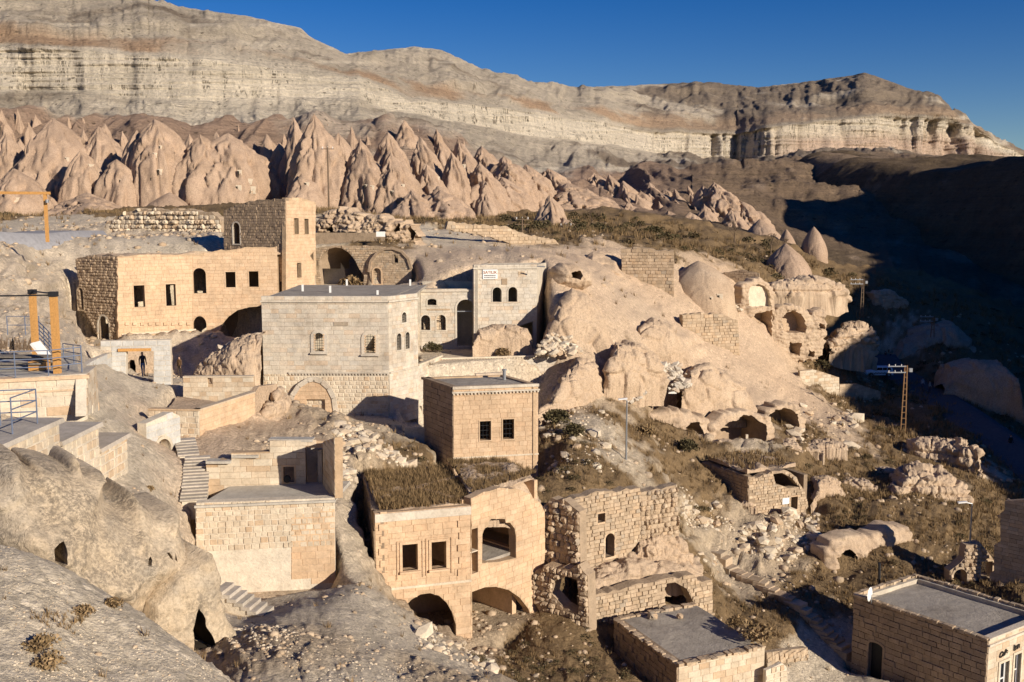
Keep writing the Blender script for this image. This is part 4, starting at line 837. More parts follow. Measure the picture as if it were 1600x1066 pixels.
# ------------------------------------------------------------------ the pink cones
CN = [ # u, v base, v top, half width, distance, lean, power, flute, windows, label
 (-55,352,235,62,166,0,1.5,.11,(),'broad pink tuff cone cut off by the left edge of the picture'),
 (30,350,262,58,160,0,1.5,.12,((22,316,12,14),),'squat pink cone with one cut cave opening behind the wooden frame'),
 (20,345,205,48,182,0,1.6,.12,(),'pink cone rising behind the squat cone at the far left'),
 (62,346,213,42,176,.15,1.6,.14,(),'pink rib with a sharp dark crack on its right, near the left edge'),
 (100,345,182,66,180,.1,1.7,.10,((103,250,4,8),),'tall broad pink cone with a smooth right flank, third from the left'),
 (150,344,300,52,158,.25,1.2,.06,(),'low smooth pink apron cone at the foot of the tall broad cone'),
 (134,335,233,30,168,0,1.9,.12,((139,260,5,7),),'slender pink pillar with a small square niche near its top'),
 (164,330,196,34,182,0,1.8,.12,(),'rounded pink cone standing behind the slender pillar'),
 (189,332,248,26,166,0,2.2,.12,((188,283,4,5),),'short pink pillar beside the deep vertical cleft'),
 (176,318,192,26,196,.2,1.7,.16,(),'rear pink cone with fluted top above the short pillar'),
 (222,335,202,24,172,0,2.6,.10,((212,268,4,8),(212,277,4,8),(220,277,5,9)),'narrow pink buttress with stacked small windows right of the cleft'),
 (252,334,184,40,170,0,2.5,.09,((241,243,5,8),(249,269,6,9),(237,281,5,8),(250,232,3,9)),'great pink buttress pierced by many small cave windows'),
 (262,334,300,28,160,0,1.2,.05,(),'small pale dome at the foot of the great pierced buttress'),
 (305,325,208,18,178,.2,1.8,.25,(),'thin dark-sided pink fin in the deep gap'),
 (322,333,208,38,170,0,2.0,.10,((333,300,14,20),(354,310,5,9)),'pink cone with a large pale cave doorway low on its face'),
 (345,325,205,20,184,0,1.8,.2,(),'narrow rear pink spire between two big cones'),
 (372,330,206,50,173,.1,1.9,.10,((374,273,6,14),(372,297,9,14),(387,284,9,9),(392,297,9,11)),'large pink cone with a cluster of cave windows left of the square tower'),
 (405,328,236,32,176,.1,1.8,.09,(),'right shoulder of pink rock next to the black gap'),
 (440,300,240,30,200,.2,1.3,.2,(),'low shadowed rock in the black gap behind the tower'),
 (446,305,222,18,196,.3,1.6,.2,(),'leaning pink spire in the shadow left of the tall cone'),
 (472,300,182,26,190,.35,1.7,.2,(),'slanting pink fin behind the tall cone with the pole'),
 (478,330,270,24,164,0,1.7,.10,((479,290,6,10),),'small pink cone with one dark cave window right of the tower'),
 (506,335,176,44,172,.1,1.9,.10,((526,315,5,6),),'tallest sharp pink cone behind the wooden pole'),
 (540,335,206,34,178,.1,1.7,.12,(),'pink cone just right of the tallest sharp cone'),
 (575,336,214,40,170,.1,1.7,.12,((572,292,5,7),(581,294,6,8)),'pink cone with two pale cave windows side by side'),
 (558,300,196,22,198,.2,1.5,.2,(),'rear pink spire with scrub round its foot'),
 (600,215,184,8,215,0,1.6,.2,(),'tiny rock spire on the upper rim of the pink belt'),
 (618,335,205,34,180,.1,1.8,.12,(),'smooth pink column right of the dark curved cleft'),
 (625,342,236,40,168,.15,1.7,.10,((604,300,6,8),(629,292,5,8),(614,302,7,8)),'smooth pink cone dotted with three little cave openings'),
 (655,350,296,42,160,.2,1.4,.06,(),'smooth pink foot cone reaching down behind the ruins'),
 (640,260,186,24,205,.15,1.6,.14,(),'high pink peak at the top of the long ridge'),
 (668,320,212,30,188,.2,1.6,.14,(),'fluted pink rib below the high peak'),
 (678,338,252,34,172,.15,1.6,.12,((683,279,7,6),),'pink cone with a small square window right of the smooth column'),
 (700,338,290,40,163,.2,1.4,.07,(),'low smooth pink cone at the end of the big group'),
 (715,322,236,24,182,.2,1.6,.14,(),'pointed pink cone in the middle of the long ridge'),
 (690,270,200,22,212,.2,1.5,.14,(),'upper pink rib on the crest of the long ridge'),
 (725,285,215,24,212,.2,1.5,.14,(),'second upper pink rib on the crest of the long ridge'),
 (735,315,240,20,190,.1,1.7,.14,((725,264,5,14),(741,274,8,10)),'pink cone with a tall dark cave mouth in the ridge'),
 (760,318,252,28,184,.2,1.5,.12,(),'bulging pink rib right of the tall cave mouth'),
 (762,286,226,26,218,.2,1.5,.14,(),'third upper pink rib, broad and rounded'),
 (765,315,288,20,172,.1,1.5,.08,(),'small pink knob standing in dry grass'),
 (800,300,243,30,210,.25,1.5,.12,(),'long pink rib running down to the grassy bank'),
 (795,318,276,28,190,.2,1.4,.08,(),'low rounded pink cone above the grassy bank'),
 (835,305,256,30,214,.25,1.4,.12,(),'pale-topped pink rib near the isolated crag'),
 (870,312,262,34,222,.2,1.4,.10,(),'smooth pink rib behind the isolated crag'),
 (905,325,285,44,214,.2,1.3,.07,(),'broad smooth pink mound right of the isolated crag'),
 (862,372,304,36,150,-.25,1.5,.16,(),'isolated dark-sided crag rising from the dry grass'),
 (888,374,338,30,148,.1,1.4,.10,(),'right flank of the isolated crag, smooth and pink'),
 (940,312,268,26,240,.3,1.3,.12,(),'sharp slanting pink cone, first of the far row'),
 (962,322,272,22,236,.3,1.3,.12,(),'sharp slanting pink cone with a dark left face, second of the far row'),
 (985,330,282,24,232,.3,1.3,.12,(),'third slanting cone of the far row'),
 (1010,332,296,20,238,.3,1.3,.10,(),'small last cone of the far row'),
 (952,326,308,16,222,0,1.5,.08,(),'little round knob in front of the far row'),
 (985,334,314,14,218,0,1.5,.08,(),'pointed little knob in front of the far row'),
 (1042,330,300,22,242,.2,1.4,.12,(),'ribbed pink cone left of the twin-peaked group'),
 (1066,334,304,26,240,.2,1.4,.10,(),'second ribbed cone left of the twin-peaked group'),
 (1108,338,288,26,228,.1,1.4,.12,(),'left peak of the twin-peaked pink cones'),
 (1128,338,284,30,226,.15,1.4,.12,(),'right peak of the twin-peaked pink cones'),
 (1106,340,318,18,214,0,1.5,.08,(),'small cone leaning on the foot of the twin peaks'),
 (1170,342,313,30,222,.2,1.7,.08,(),'rounded pink cone right of the twin peaks'),
 (1150,348,328,24,206,0,1.5,.06,(),'low pink dome in front of the rounded cone'),
 (1085,345,331,22,205,0,1.5,.06,(),'low pale dome left of the meadow'),
 (1050,342,328,20,208,0,1.5,.06,(),'lowest pale dome left of the meadow'),
 (1195,366,342,34,196,.3,1.6,.05,(),'long smooth pink whaleback sloping to the right'),
 (1230,368,358,16,190,0,1.5,.05,(),'small smooth hump at the end of the whaleback'),
 (1273,380,354,21,178,0,1.9,.03,(),'smooth round dome standing alone at the shadow edge'),
 (1232,406,380,36,150,.1,1.7,.04,(),'large smooth dome in the meadow with brown left side'),
 (1060,392,380,26,140,.1,1.5,.05,(),'tiny pale hump in the meadow beside the path'),
 (935,420,392,34,112,0,1.6,.10,(),'flat-topped tan rock left of the square stone wall'),
 (1095,468,408,52,118,.05,2.0,.04,((1125,468,9,16),(1112,470,5,12)),'smooth tan dome with two dark cave doors beside the arched ruin'),
]
for i, (u, vb, vt, hw, Y, lean, p, fl, wins, lab) in enumerate(CN):
    g = 'tuff cones of the pink belt' if vb < 350 else 'smooth tuff domes in the meadow'
    cone(u, vb, vt, hw*(1.26 if vb < 350 and hw > 16 else 1.0), Y, lean, lab, g, p*(1.55 if u < 450 else 1.2), fl, i, 'pink' if Y > 140 else 'tuff', wins=wins, nth=128 if hw > 26 else 84, nz=50 if hw > 26 else 36)

# upper ranks of spires that close the belt into one fluted wall
rq = random.Random(3); TOPS = ([-60,0,150,320,400,600,690,765,856,937],[168,166,180,200,192,192,202,234,266,272]); k = 0
for row, (dv, Yr, hw0) in enumerate(((2, 214, 15), (22, 202, 20), (50, 192, 24))):
    u = -60 + row*9
    while u < (760 if row < 2 else 640):
        if not (420 < u < 446 and row == 2):
            vt_ = float(np.interp(u, *TOPS)) + dv + rq.uniform(-7, 9); hw_ = hw0*rq.uniform(.75, 1.35)
            cone(u, vt_+rq.uniform(75, 105), vt_, hw_, Yr + max(0, (u-600)*.12) + rq.uniform(-3, 3), rq.uniform(0,.2), ['uppermost','second','third'][row] + ' rank pink spire ' + ('slim' if hw_ < hw0 else 'broad') + ', ' + ('above the pine gantry' if u < 110 else 'left of the pierced buttress' if u < 215 else 'above the pierced buttress' if u < 300 else 'above the clustered cave windows' if u < 430 else 'above the dark pole' if u < 560 else 'left of the high peak' if u < 640 else 'on the long ridge'),
                 'back ranks of pink spires', 1.8, .12, 200+k, 'pink', nth=56, nz=30); k += 1
        u += hw0*rq.uniform(1.25, 1.9)
mass('tan_spur', 'smooth tan rock spur running down right of the stone block', 'rock', [(846,556,545,81,2),(858,558,505,81,5),(874,560,468,81,8),(894,562,450,81.5,9),(918,568,458,82,9),(940,576,488,82,7),(958,584,530,82,5),(968,590,575,82,2)], 'tuff', .35, .3, 110, 70, .6, seed=51, group='tan spurs on the open slope')
mass('tan_spur', 'lower tan rock spur between the square block of wall and the split rock', 'rock', [(985,566,545,88,2),(1000,570,515,88,5),(1022,575,498,88.5,8),(1050,582,508,89,8),(1072,590,535,90,6),(1090,600,575,90,3)], 'tuff', .4, .35, 100, 60, .6, seed=52, group='tan spurs on the open slope')
for i_ in range(30):                                   # low pink humps climbing towards the mesa
    t = i_/29; u = 905 + t*275 + rq.uniform(-10, 10); row = i_ % 3; vb = 300 + t*30 + row*11; Yr = 256 - row*15 - t*4; hh = rq.uniform(26, 40)
    cone(u, vb+10, vb-hh+6, rq.uniform(18, 34), Yr, .4, ['far','middle','near'][row] + ' row low pink hump ' + ('behind the isolated crag' if u < 960 else 'above the first slanting cones' if u < 1010 else 'above the ribbed cones' if u < 1080 else 'behind the twin peaks' if u < 1140 else 'behind the rounded cone') + (', broad' if hh < 27 else ', steep'), 'low pink humps below the mesa', 1.3, .12, 400+i_, 'pink', nth=64, nz=32)
# ------------------------------------------------------------------ buildings
UP = Vector((0,0,1))
def V2(p): return Vector((p[0], p[1], 0))
def zof(u, v, Y): return P(u, v, Y).z
def para(FL, FR, BL):
    a, b, c = P(*FL), P(*FR), P(*BL); return a, b, c, b + (c-a)
def plain_walls(parent, a, b, c, d, zb, zt, mat, th=0.35, which=('right','back')):
    """the sides the photograph does not show"""
    for w_, (p, q) in (('left',(c,a)), ('right',(b,d)), ('back',(d,c))):
        if w_ not in which: continue
        dd = (V2(q)-V2(p)).normalized(); n = Vector((dd.y, -dd.x, 0)); L = (V2(q)-V2(p)).length
        m = MB(); m.box((V2(p)+V2(q))/2 - n*(th/2+0.012) + UP*((zb+zt-0.012)/2), dd, n, UP, L/2-0.014, th/2, (zt-0.012-zb)/2); m.build('plain_wall', mat, parent)

# 1 tall tan house in the middle ------------------------------------------------
FL, FR, BL = (708,605,62.0), (841,600,63.2), (661,589,66.1); a, b, c, d = para(FL, FR, BL)
zt = zof(*FL); zb = -18.6
H = thing('house', 'tall tan stone house with flat grey roof and two barred windows in the centre', 'house', (a.x, a.y, zb))
tw, pl = wall(H, FL, FR, ztop=zt, zbot=zb, sty='tan', seed=11, budget=280, holes=[(749.5,658,767,688,'rect',.07,{'grille':(2,3),'proud':.055}), (785.5,655,803,686,'rect',.07,{'grille':(2,3),'proud':.055}), (769,724,784,742,'rect',.05,{'grille':(1,2)})])
x0, z0 = pl.sz(708, 706); x1, z1 = pl.sz(841, 706)
band(pl, -0.03, pl.L+0.03, pl.sz(708,716)[1], 0.10, 0.06, M['plaster'], tw, 'string_course')
band(pl, -0.08, pl.L+0.08, pl.sz(720,613)[1], 0.09, 0.16, M['grey'], tw, 'cornice', teeth=True)
band(pl, -0.04, pl.L+0.04, zt-0.06, 0.18, 0.10, M['grey'], tw, 'coping')
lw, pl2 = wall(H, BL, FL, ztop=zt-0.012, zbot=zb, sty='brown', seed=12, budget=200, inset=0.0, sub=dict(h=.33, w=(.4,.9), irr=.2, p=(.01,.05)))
band(pl2, -0.05, pl2.L-0.1, zt-0.07, 0.16, 0.12, M['brown'], lw, 'coping')
plain_walls(H, a, b, c, d, zb, zt, M['mortar_tan'])
quad_roof([a + (d-a)*0.05, b+(c-b)*0.05, d+(a-d)*0.05, c+(b-c)*0.05], zt-0.10, M['roof'], H, 'roof')
m = MB(); q = P(788,596,65.5); q.z = zt-0.1; m.tube(q, q+UP*0.62, 0.11, 10); m.tube(q+UP*0.62, q+UP*0.72, 0.16, 10); m.build('stove_pipe', M['galv'], H)
m = MB(); m.bar(c*0.35+d*0.65+UP*(zt+0.0-(c*0.35+d*0.65).z), d+UP*(zt+0.05-d.z), .3, .22); m.build('parapet', M['grey'], H)

# 2 grey hall --------------------------------------------------------------------
A, B_, C_ = (408,463,70), (606,463,70), (652,458,73.1); a, b, c3 = P(*A), P(*B_), P(*C_)
zt = zof(*A); zb = -14.6
H = thing('stone_hall', 'large grey stone hall with two toothed arched windows and a walled-up arch below', 'building', (a.x, a.y, zb))
tooth = {'sill': True, 'proud': .09, 'name': 'window_frame'}
hw, pl = wall(H, A, B_, ztop=zt, zbot=-10.85, sty='grey', seed=21, budget=300, holes=[(491.5,520,506,549,'arch',.26,dict(tooth, grille=(3,6))), (570.5,522,586.5,552,'arch',.26,dict(tooth, grille=(3,6)))])
for (wu, wv0, wv1) in ((491.5,521,548),(506,521,548),(570.5,523,551),(586.5,523,551)):    # scalloped inner edges of the two windows
    m = MB(); 
    for k in range(7):
        s_, z_ = pl.sz(wu, wv0+(wv1-wv0)*(k+.5)/7); m.box(pl.at(s_, z_, 0.03), pl.d, pl.n, UP, .055, .07, .055)
    m.build('scalloped_edge', M['tan'], hw)
band(pl, -0.05, pl.L+0.05, pl.sz(500,471)[1], 0.13, 0.16, M['grey'], hw, 'cornice')
band(pl, 1.8, pl.L+0.03, -10.72, 0.10, 0.14, M['grey'], hw, 'string_course', teeth=True)
s_, z_ = pl.sz(533, 506); m = MB(); m.box(pl.at(s_, z_, 0.03), pl.d, pl.n, UP, .5, .04, .13); m.build('red_stone', M['rubble'], hw)
# lower rough storey with the walled-up arch
s0, _ = pl.sz(413, 600); archp = [(453,664),(453,640),(457,618),(467,603),(481,594),(491,592),(503,596),(514,606),(522,622),(525,645),(525,668)]
low, plw = wall(H, A, B_, outline=[(410,640),(412,584),(607,586),(607,672),(525,672),(440,664),(428,650)], sty='pale', seed=22, budget=300, thick=.5, holes=[(0,0,0,0,'poly')] and [], sub=dict(h=.30, w=(.24,.5), irr=.5, j=.04, m='pale'), name='rough_wall')
arc, pla = wall(H, (453,640,69.72), (525,640,69.72), outline=archp[::-1], sty='tan', seed=23, budget=80, thick=.2, name='walled_arch', holes=[(479,624,508,665,'rect',.0)])
ap = [pla.sz(u, v) for u, v in archp]; m = MB()
for i in range(1, len(ap)-1):
    (x0,z0),(x1,z1) = ap[i], ap[i+1]; m.bar(pla.at(x0,z0,.02), pla.at(x1,z1,.02), .16, .34)
m.build('arch_ring', M['grey'], arc)
x0, z0 = pla.sz(480, 664); x1, z1 = pla.sz(507, 625); m = MB(); m.box(pla.at((x0+x1)/2-.12, (z0+z1)/2, -.45), pla.d, pla.n, UP, (x1-x0)/2+.3, .06, (z1-z0)/2+.2); m.build('recess', M['plaster'], arc)
# right face
rw, plr = wall(H, B_, C_, ztop=zt-0.012, zbot=zb, sty='grey', seed=24, budget=240, inset=.012, sub=dict(w=(.35,.6)), holes=[(627,488,634,504,'arch',.10,{'grille':(1,3)}), (619,521,626,547,'arch',.08,{'grille':(1,5)}), (632.5,519,639,545,'arch',.08,{'grille':(1,5)})])
band(plr, -0.1, plr.L, pl.sz(500,471)[1]-.012, 0.13, 0.16, M['grey'], rw, 'cornice'); band(plr, 0, plr.L, -10.73, 0.10, 0.14, M['grey'], rw, 'string_course')
# roof, parapet, posts
D_, E_, G_ = (657,452,84.5), (741,452,85.0), (468,448,84.5); e = P(*E_); dd = P(*D_); g = P(*G_)
quad_roof([a+Vector((.2,.25,0)), b+Vector((0,.25,0)), dd, g], zt-0.14, M['roof'], H, 'roof', n=30)
quad_roof([b+Vector((.1,.3,0)), c3+Vector((-.3,0,0)), dd+Vector((.5,.5,0)), dd], zt-0.15, M['roof'], H, 'roof', n=10)
plain_walls(H, a, b, g, dd, zb, zt-0.15, M['mortar_grey'], which=('left','back'))
for (u, v) in ((473,455),(516,457),(542,446),(590,460),(641,446)):
    Y = (zt-.12)/(zof(u, v, 1.0)); q = P(u, v, Y); m = MB(); m.abox(q.x-.07,q.x+.07,q.y-.07,q.y+.07,q.z-.05,q.z+.5 if v < 458 else q.z+.3); m.build('roof_post', M['white'], H)

# 3 set-back facade and the block with the sign ------------------------------------
K = thing('stone_facade', 'set-back pale facade with a tall dark arched doorway and paired arched windows', 'building', (dd.x, dd.y, -11))
z_t = zof(*D_)
fw, pf = wall(K, D_, E_, ztop=z_t, zbot=-11.4, sty='grey', seed=31, budget=220, holes=[(668,467,682,477,'seg',.12), (658,492.5,672,516,'arch',.11,{'grille':(2,3)}), (682,492,696.5,516,'arch',.11,{'grille':(2,3)}), (714,468,741,540,'arch',.16,{'mat':'grey'})])
band(pf, -.1, pf.L, z_t-.15, .16, .14, M['grey'], fw, 'cornice')
x0, zz = pf.sz(667, 484); x1, _ = pf.sz(703, 484); band(pf, x0, x1, zz, .14, .05, M['rubble'], fw, 'inscribed_band')
x0, zz = pf.sz(714, 487); x1, _ = pf.sz(741, 487); m = MB(); m.bar(pf.at(x0, zz, -.2), pf.at(x1, zz, -.2), .08); m.build('door_bar', M['galv'], fw)
m = MB(); m.box((dd+e)/2 + Vector((0,3.0,0)) + UP*(-8.3-(dd.z+e.z)/2), Vector((1,0,0)), Vector((0,1,0)), UP, 2.4, .1, 3.0); m.build('inner_wall', M['mortar_grey'], K)
quad_roof([dd+Vector((0,.2,0)), e+Vector((0,.2,0)), e+Vector((0,6,0)), dd+Vector((0,6,0))], z_t-.12, M['roof'], K)
A2, B2 = (740,415,84.4), (839,414,85.6); a, b = P(*A2), P(*B2); zt = zof(*A2)
U = thing('stone_block', 'pale square stone block with a for-sale sign above two arched windows', 'building', (a.x, a.y, -10.5))
uw, pu = wall(U, A2, B2, outline=[(740,546),(740,414),(839,413),(839,500),(752,530)], sty='grey', seed=32, budget=260, thick=.45, holes=[(769.5,449,783.5,472,'arch',.10), (794,448.5,808,472,'arch',.10)])
band(pu, -.05, pu.L+.05, pu.sz(780,419)[1], .14, .12, M['grey'], uw, 'cornice')
x0, zz = pu.sz(764, 473); x1, _ = pu.sz(813, 473); band(pu, x0, x1, zz, .07, .08, M['grey'], uw, 'sill')
x0, zz = pu.sz(811, 427); m = MB(); m.box(pu.at(x0+.2, zz, .03), pu.d, pu.n, UP, .28, .04, .15); m.build('red_stone', M['rubble'], uw)
x0, zz = pu.sz(788, 440); m = MB(); m.box(pu.at(x0, zz, .03), pu.d, pu.n, UP, .24, .04, .26); m.build('carved_panel', M['brown'], uw)
bb = a + Vector((.9,5.0,0)); plain_walls(U, a, b, bb, b+(bb-a), -11, zt, M['mortar_grey'], which=('left','right','back'))
quad_roof([a+Vector((.1,.3,0)), b+Vector((-.1,.3,0)), b+(bb-a), bb], zt-.06, M['roof'], U)
m = MB(); m.tube(P(839,416,84), P(852,417,84), .05); m.build('drain_pipe', M['galv'], U)
# sign
def text_obj(txt, loc, size, rot, mat, parent, name='lettering', ext=0.006, shear=0.0, font_w=1.0):
    cu = bpy.data.curves.new(name, 'FONT'); cu.body = txt; cu.size = size; cu.extrude = ext; cu.align_x = 'CENTER'; cu.align_y = 'CENTER'; cu.shear = shear; cu.offset = 0.006*font_w
    cu.materials.append(mat); tmp = bpy.data.objects.new('t', cu); me = bpy.data.meshes.new_from_object(tmp); bpy.data.objects.remove(tmp); o = bpy.data.objects.new(name, me); o.location = loc - (wloc(parent) if parent else Vector()); o.rotation_euler = rot; return link(o, parent)
def board(pl, u0, v0, u1, v1, name, label, cat, lines, th=.04, mat='white', off=.09, small=False):
    (x0, z0), (x1, z1) = pl.sz(u0, v1), pl.sz(u1, v0); ang = math.atan2(pl.d.y, pl.d.x)
    s = thing(name, label, cat, pl.at((x0+x1)/2, (z0+z1)/2, off)); m = MB(); m.box(pl.at((x0+x1)/2, (z0+z1)/2, off), pl.d, pl.n, UP, (x1-x0)/2, th/2, (z1-z0)/2); m.build('panel', M[mat], s)
    if small:                                            # two rows of print too small to read
        for row, hh_ in ((.36, .05), (.16, .035)):
            g = MB(); x = x0+.12
            while x < x1-.2:
                w_ = rnd.uniform(.03,.09); g.box(pl.at(x+w_/2, z0+(z1-z0)*row, off+th/2+.006), pl.d, pl.n, Vector((0,0,1)), w_/2, .004, hh_); x += w_+.03
            g.build('small_print', M['ink'], s)
    for t, fz, sz, mt in lines: text_obj(t, pl.at((x0+x1)/2, z0+(z1-z0)*fz, off+th/2+.008), sz*(z1-z0), (math.pi/2, 0, ang), M[mt], s)
    return s
board(pu, 754, 421, 777, 436, 'sale_sign', 'white sign reading SATILIK above the two arched windows', 'sign', [('SATILIK', .68, .44, 'print'), ], small=True)

# 4 terrace wall in front of the facade ---------------------------------------------
T = thing('terrace_wall', 'pale stone terrace wall with toothed coping and half-hidden arches behind the tall house', 'wall', P(652,640,73))
t1, p1 = wall(T, (652.6,575,73.16), (689,560,78.2), ztop=-10.70, zbot=-17, sty='grey', seed=41, budget=180, thick=.5, sub=dict(w=(.3,.55)), holes=[(667,574,684,600,'arch',.10),(652.5,634,659,667,'arch',.05)])
band(p1, 0, p1.L, -10.63, .12, .14, M['plaster'], t1, 'coping')
p_ = T
t2, p2 = wall(T, (689,560,78.2), (868,557,80.0), outline=[(690,680),(690,560),(868,557),(880,600),(868,640),(850,690)], sty='grey', seed=42, budget=240, thick=.5, holes=[(700,578,732,610,'arch',.12),(815,580,842,612,'arch',.12)])
band(p2, 0, p2.L-.6, p2.sz(700,560)[1], .12, .14, M['plaster'], t2, 'coping', teeth=True)
t3, p3 = wall(T, (606.8,640,70.03), (652.4,620,73.15), ztop=-10.86, zbot=-17, sty='grey', seed=43, budget=100, thick=.05, holes=[(618,640,626,666,'arch',.05),(632,624,639,650,'arch',.05)]) if False else (None, None)
m = MB()
for (u0,v0,u1,v1,Yk) in ((592,664,629,683,67.0),(633,668,664,692,66.0)):
    q0, q1 = P(u0,v1,Yk), P(u1,v0,Yk); m.abox(q0.x,q1.x,q0.y-.15,q0.y+.15,q0.z-.3,q1.z)
o = m.build('low_wall', M['mortar_grey']); tag(o, 'pair of low grey walls in the shadow beside the tall house', 'wall')

# 5 long tan house upper left ---------------------------------------------------------
A, B_, C_, BL = (184,400,82), (301,398,86), (433,386,87.5), (115,402,84.6)
a = P(*A); Hh = thing('long_house', 'long tan sandstone house with square windows, an arched balcony door and big lower arches', 'house', (a.x, a.y, -11.5))
w1, q1 = wall(Hh, A, B_, outline=[(184,560),(183,401),(230,398),(301,398),(301,562)], sty='tan', seed=51, budget=290, top_jag=.05, holes=[(209,446,226,480,'rect',.10,{'proud':.05}), (259,444,274.5,478,'rect',.10,{'proud':.05})])
band(q1, 0, q1.L, q1.sz(240,520)[1], .16, .12, M['plaster'], w1, 'string_course')
m = MB()
for k in range(9):
    u = 198+k*12; s_, z_ = q1.sz(u, 506); m.box(q1.at(s_, z_, .07), q1.d, q1.n, UP, .16, .07, .12)
m.build('corbels', M['tan'], w1)
arch2 = [(343,560),(343,520),(348,506),(357,495),(371,485),(390,480),(408,479),(420,482),(420,560)]
w2, q2 = wall(Hh, B_, C_, outline=[(301,565),(301,398),(345,390),(400,386),(433,385),(433,565)], sty='tan', seed=52, budget=290, top_jag=.12, holes=[(302,419,322,458.5,'arch',.14,{'proud':.06}), (352.5,425,368,449.5,'rect',.10,{'proud':.05}), (389,424,404,448.5,'rect',.10,{'proud':.05}), (302.5,494,323,541,'pointed',.10), (arch2,0,0,0,'poly',.0)])
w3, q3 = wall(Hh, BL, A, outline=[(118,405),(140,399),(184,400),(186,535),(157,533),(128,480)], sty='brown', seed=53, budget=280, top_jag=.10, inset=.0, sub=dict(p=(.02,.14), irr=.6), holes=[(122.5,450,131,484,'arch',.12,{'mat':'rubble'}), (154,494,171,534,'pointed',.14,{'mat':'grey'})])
d4 = P(433,386,87.5); bk = [P(*BL)+Vector((4,6,0)), d4+Vector((-2,7,0))]
plain_walls(Hh, P(*A), d4, P(*BL)+Vector((3.5,6,0)), d4+Vector((-1,6.0,0)), -12, zof(*A)-.3, M['mortar_tan'], which=('back','right'))
quad_roof([P(*A)+Vector((-.2,.4,0)), P(*B_)+Vector((0,.35,0)), P(*B_)+Vector((2,7,0)), P(*BL)+Vector((1,.7,0))], zof(*A)-.05, M['ruinrock'], Hh, 'earth_roof', bump=.35, jag=.2)
quad_roof([P(*B_)+Vector((0,.4,0)), d4+Vector((0,.4,0)), d4+Vector((0,7,0)), P(*B_)+Vector((0,7,0))], zof(*C_)-.5, M['ruinrock'], Hh, 'earth_roof', bump=.35)
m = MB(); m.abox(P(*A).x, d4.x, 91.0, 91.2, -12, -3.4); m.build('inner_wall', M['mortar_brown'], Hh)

# 6 square tower ------------------------------------------------------------------------
BLt, FLt, FRt = (349,328,92), (446,310,88.5), (492,315,92.5); f = P(*FLt)
Tw = thing('square_tower', 'square tan tower ruin with two slit windows on its bright face', 'tower', (f.x, f.y, -5))
s1, ps = wall(Tw, BLt, FLt, outline=[(350,400),(350,330),(368,320),(402,312),(446,310),(446,440),(430,440),(430,392)], sty='brown', seed=61, budget=280, top_jag=.10, sub=dict(p=(.015,.07)), holes=[(364.5,348,375,381,'arch',.12,{'mat':'grey'})])
s2, ps2 = wall(Tw, FLt, FRt, outline=[(446.5,470),(447,309),(470,309),(493,316),(493,390),(484,400),(492,410),(492,460)], sty='tan', seed=62, budget=220, top_jag=.05, holes=[(459,341,466,366,'rect',.05),(475,342,481.5,366,'rect',.05),(464,411,471,434,'rect',.0)])
plain_walls(Tw, f, P(*FRt), P(*BLt), P(*FRt)+P(*BLt)-f, -5, .2, M['mortar_tan'])
quad_roof([f+Vector((0,.5,0)), P(*FRt)+Vector((-.3,0,0)), P(*FRt)+P(*BLt)-f, P(*BLt)+Vector((.4,0,0))], .95, M['ruinrock'], Tw, 'earth_roof', bump=.3)

# 7 wall with the great vault and the round gable ------------------------------------------
Vt = thing('vaulted_ruin', 'ruined wall with a great open vault and a round-topped gable right of the tower', 'ruin', P(560,445,94))
vault = [(503,446),(500,420),(500,406),(505,396),(514,389),(524,386.5),(534,388),(545,395),(554,406),(561,420),(569,432),(567,446)]
v1, pv = wall(Vt, (493,440,94), (585,440,93), outline=[(493,460),(493,388),(520,384),(585,384),(600,386),(600,460)], sty='rough', seed=71, budget=160, thick=.6, top_jag=.06, holes=[(vault,0,0,0,'poly')], stones=True)
gb_ = [(582,455),(577,425),(580,408),(590,395),(602,389),(614,388),(628,393),(638,404),(643,420),(643,455)]
v2, pg = wall(Vt, (577,440,92.8), (643,440,92.0), outline=gb_[::-1], sty='rough', seed=72, budget=150, thick=.5, name='gable', sub=dict(m='rubble', p=(.01,.05)), holes=[(615.5,398,622.5,411,'rect',.05),(583,419,595.5,443.5,'arch',.12,{'mat':'tan'})])
gp = [pg.sz(u, v) for u, v in gb_]; m = MB()
for i in range(1, len(gp)-2): m.bar(pg.at(*gp[i], .05), pg.at(*gp[i+1], .05), .3, .22)
m.build('arch_ring', M['brown'], v2)
vp = [pv.sz(u, v) for u, v in vault]; vs, n = [], 0
for k in range(8):
    for x, z in vp[1:-1]: vs.append(tuple(pv.at(x + .18*k, z - .03*k, -.5-.6*k)))
mesh_np('vault_lining', np.array(vs), grid_faces(8, len(vp)-2), M['brown'], v1)
x0, _ = pv.sz(500, 440); x1, _ = pv.sz(575, 440); 
w_, pb_ = wall(Vt, (498,440,97.2), (545,440,97.0), outline=[(498,455),(498,404),(512,398),(528,403),(538,420),(543,455)], sty='tan', seed=73, stones=False, thick=.3, name='inner_wall', mat=M['plaster'], holes=[(492+0.5,420,506.5,443,'rect',.0)] and [(500.5,421,506.5,443,'rect',0),(511,412.5,517,418,'arch',0)])
m = MB(); q = P(540,440,100.5); m.abox(q.x-6,q.x+4,q.y,q.y+.3,-8,-1.2); m.build('back_wall', M['mortar_brown'], Vt)

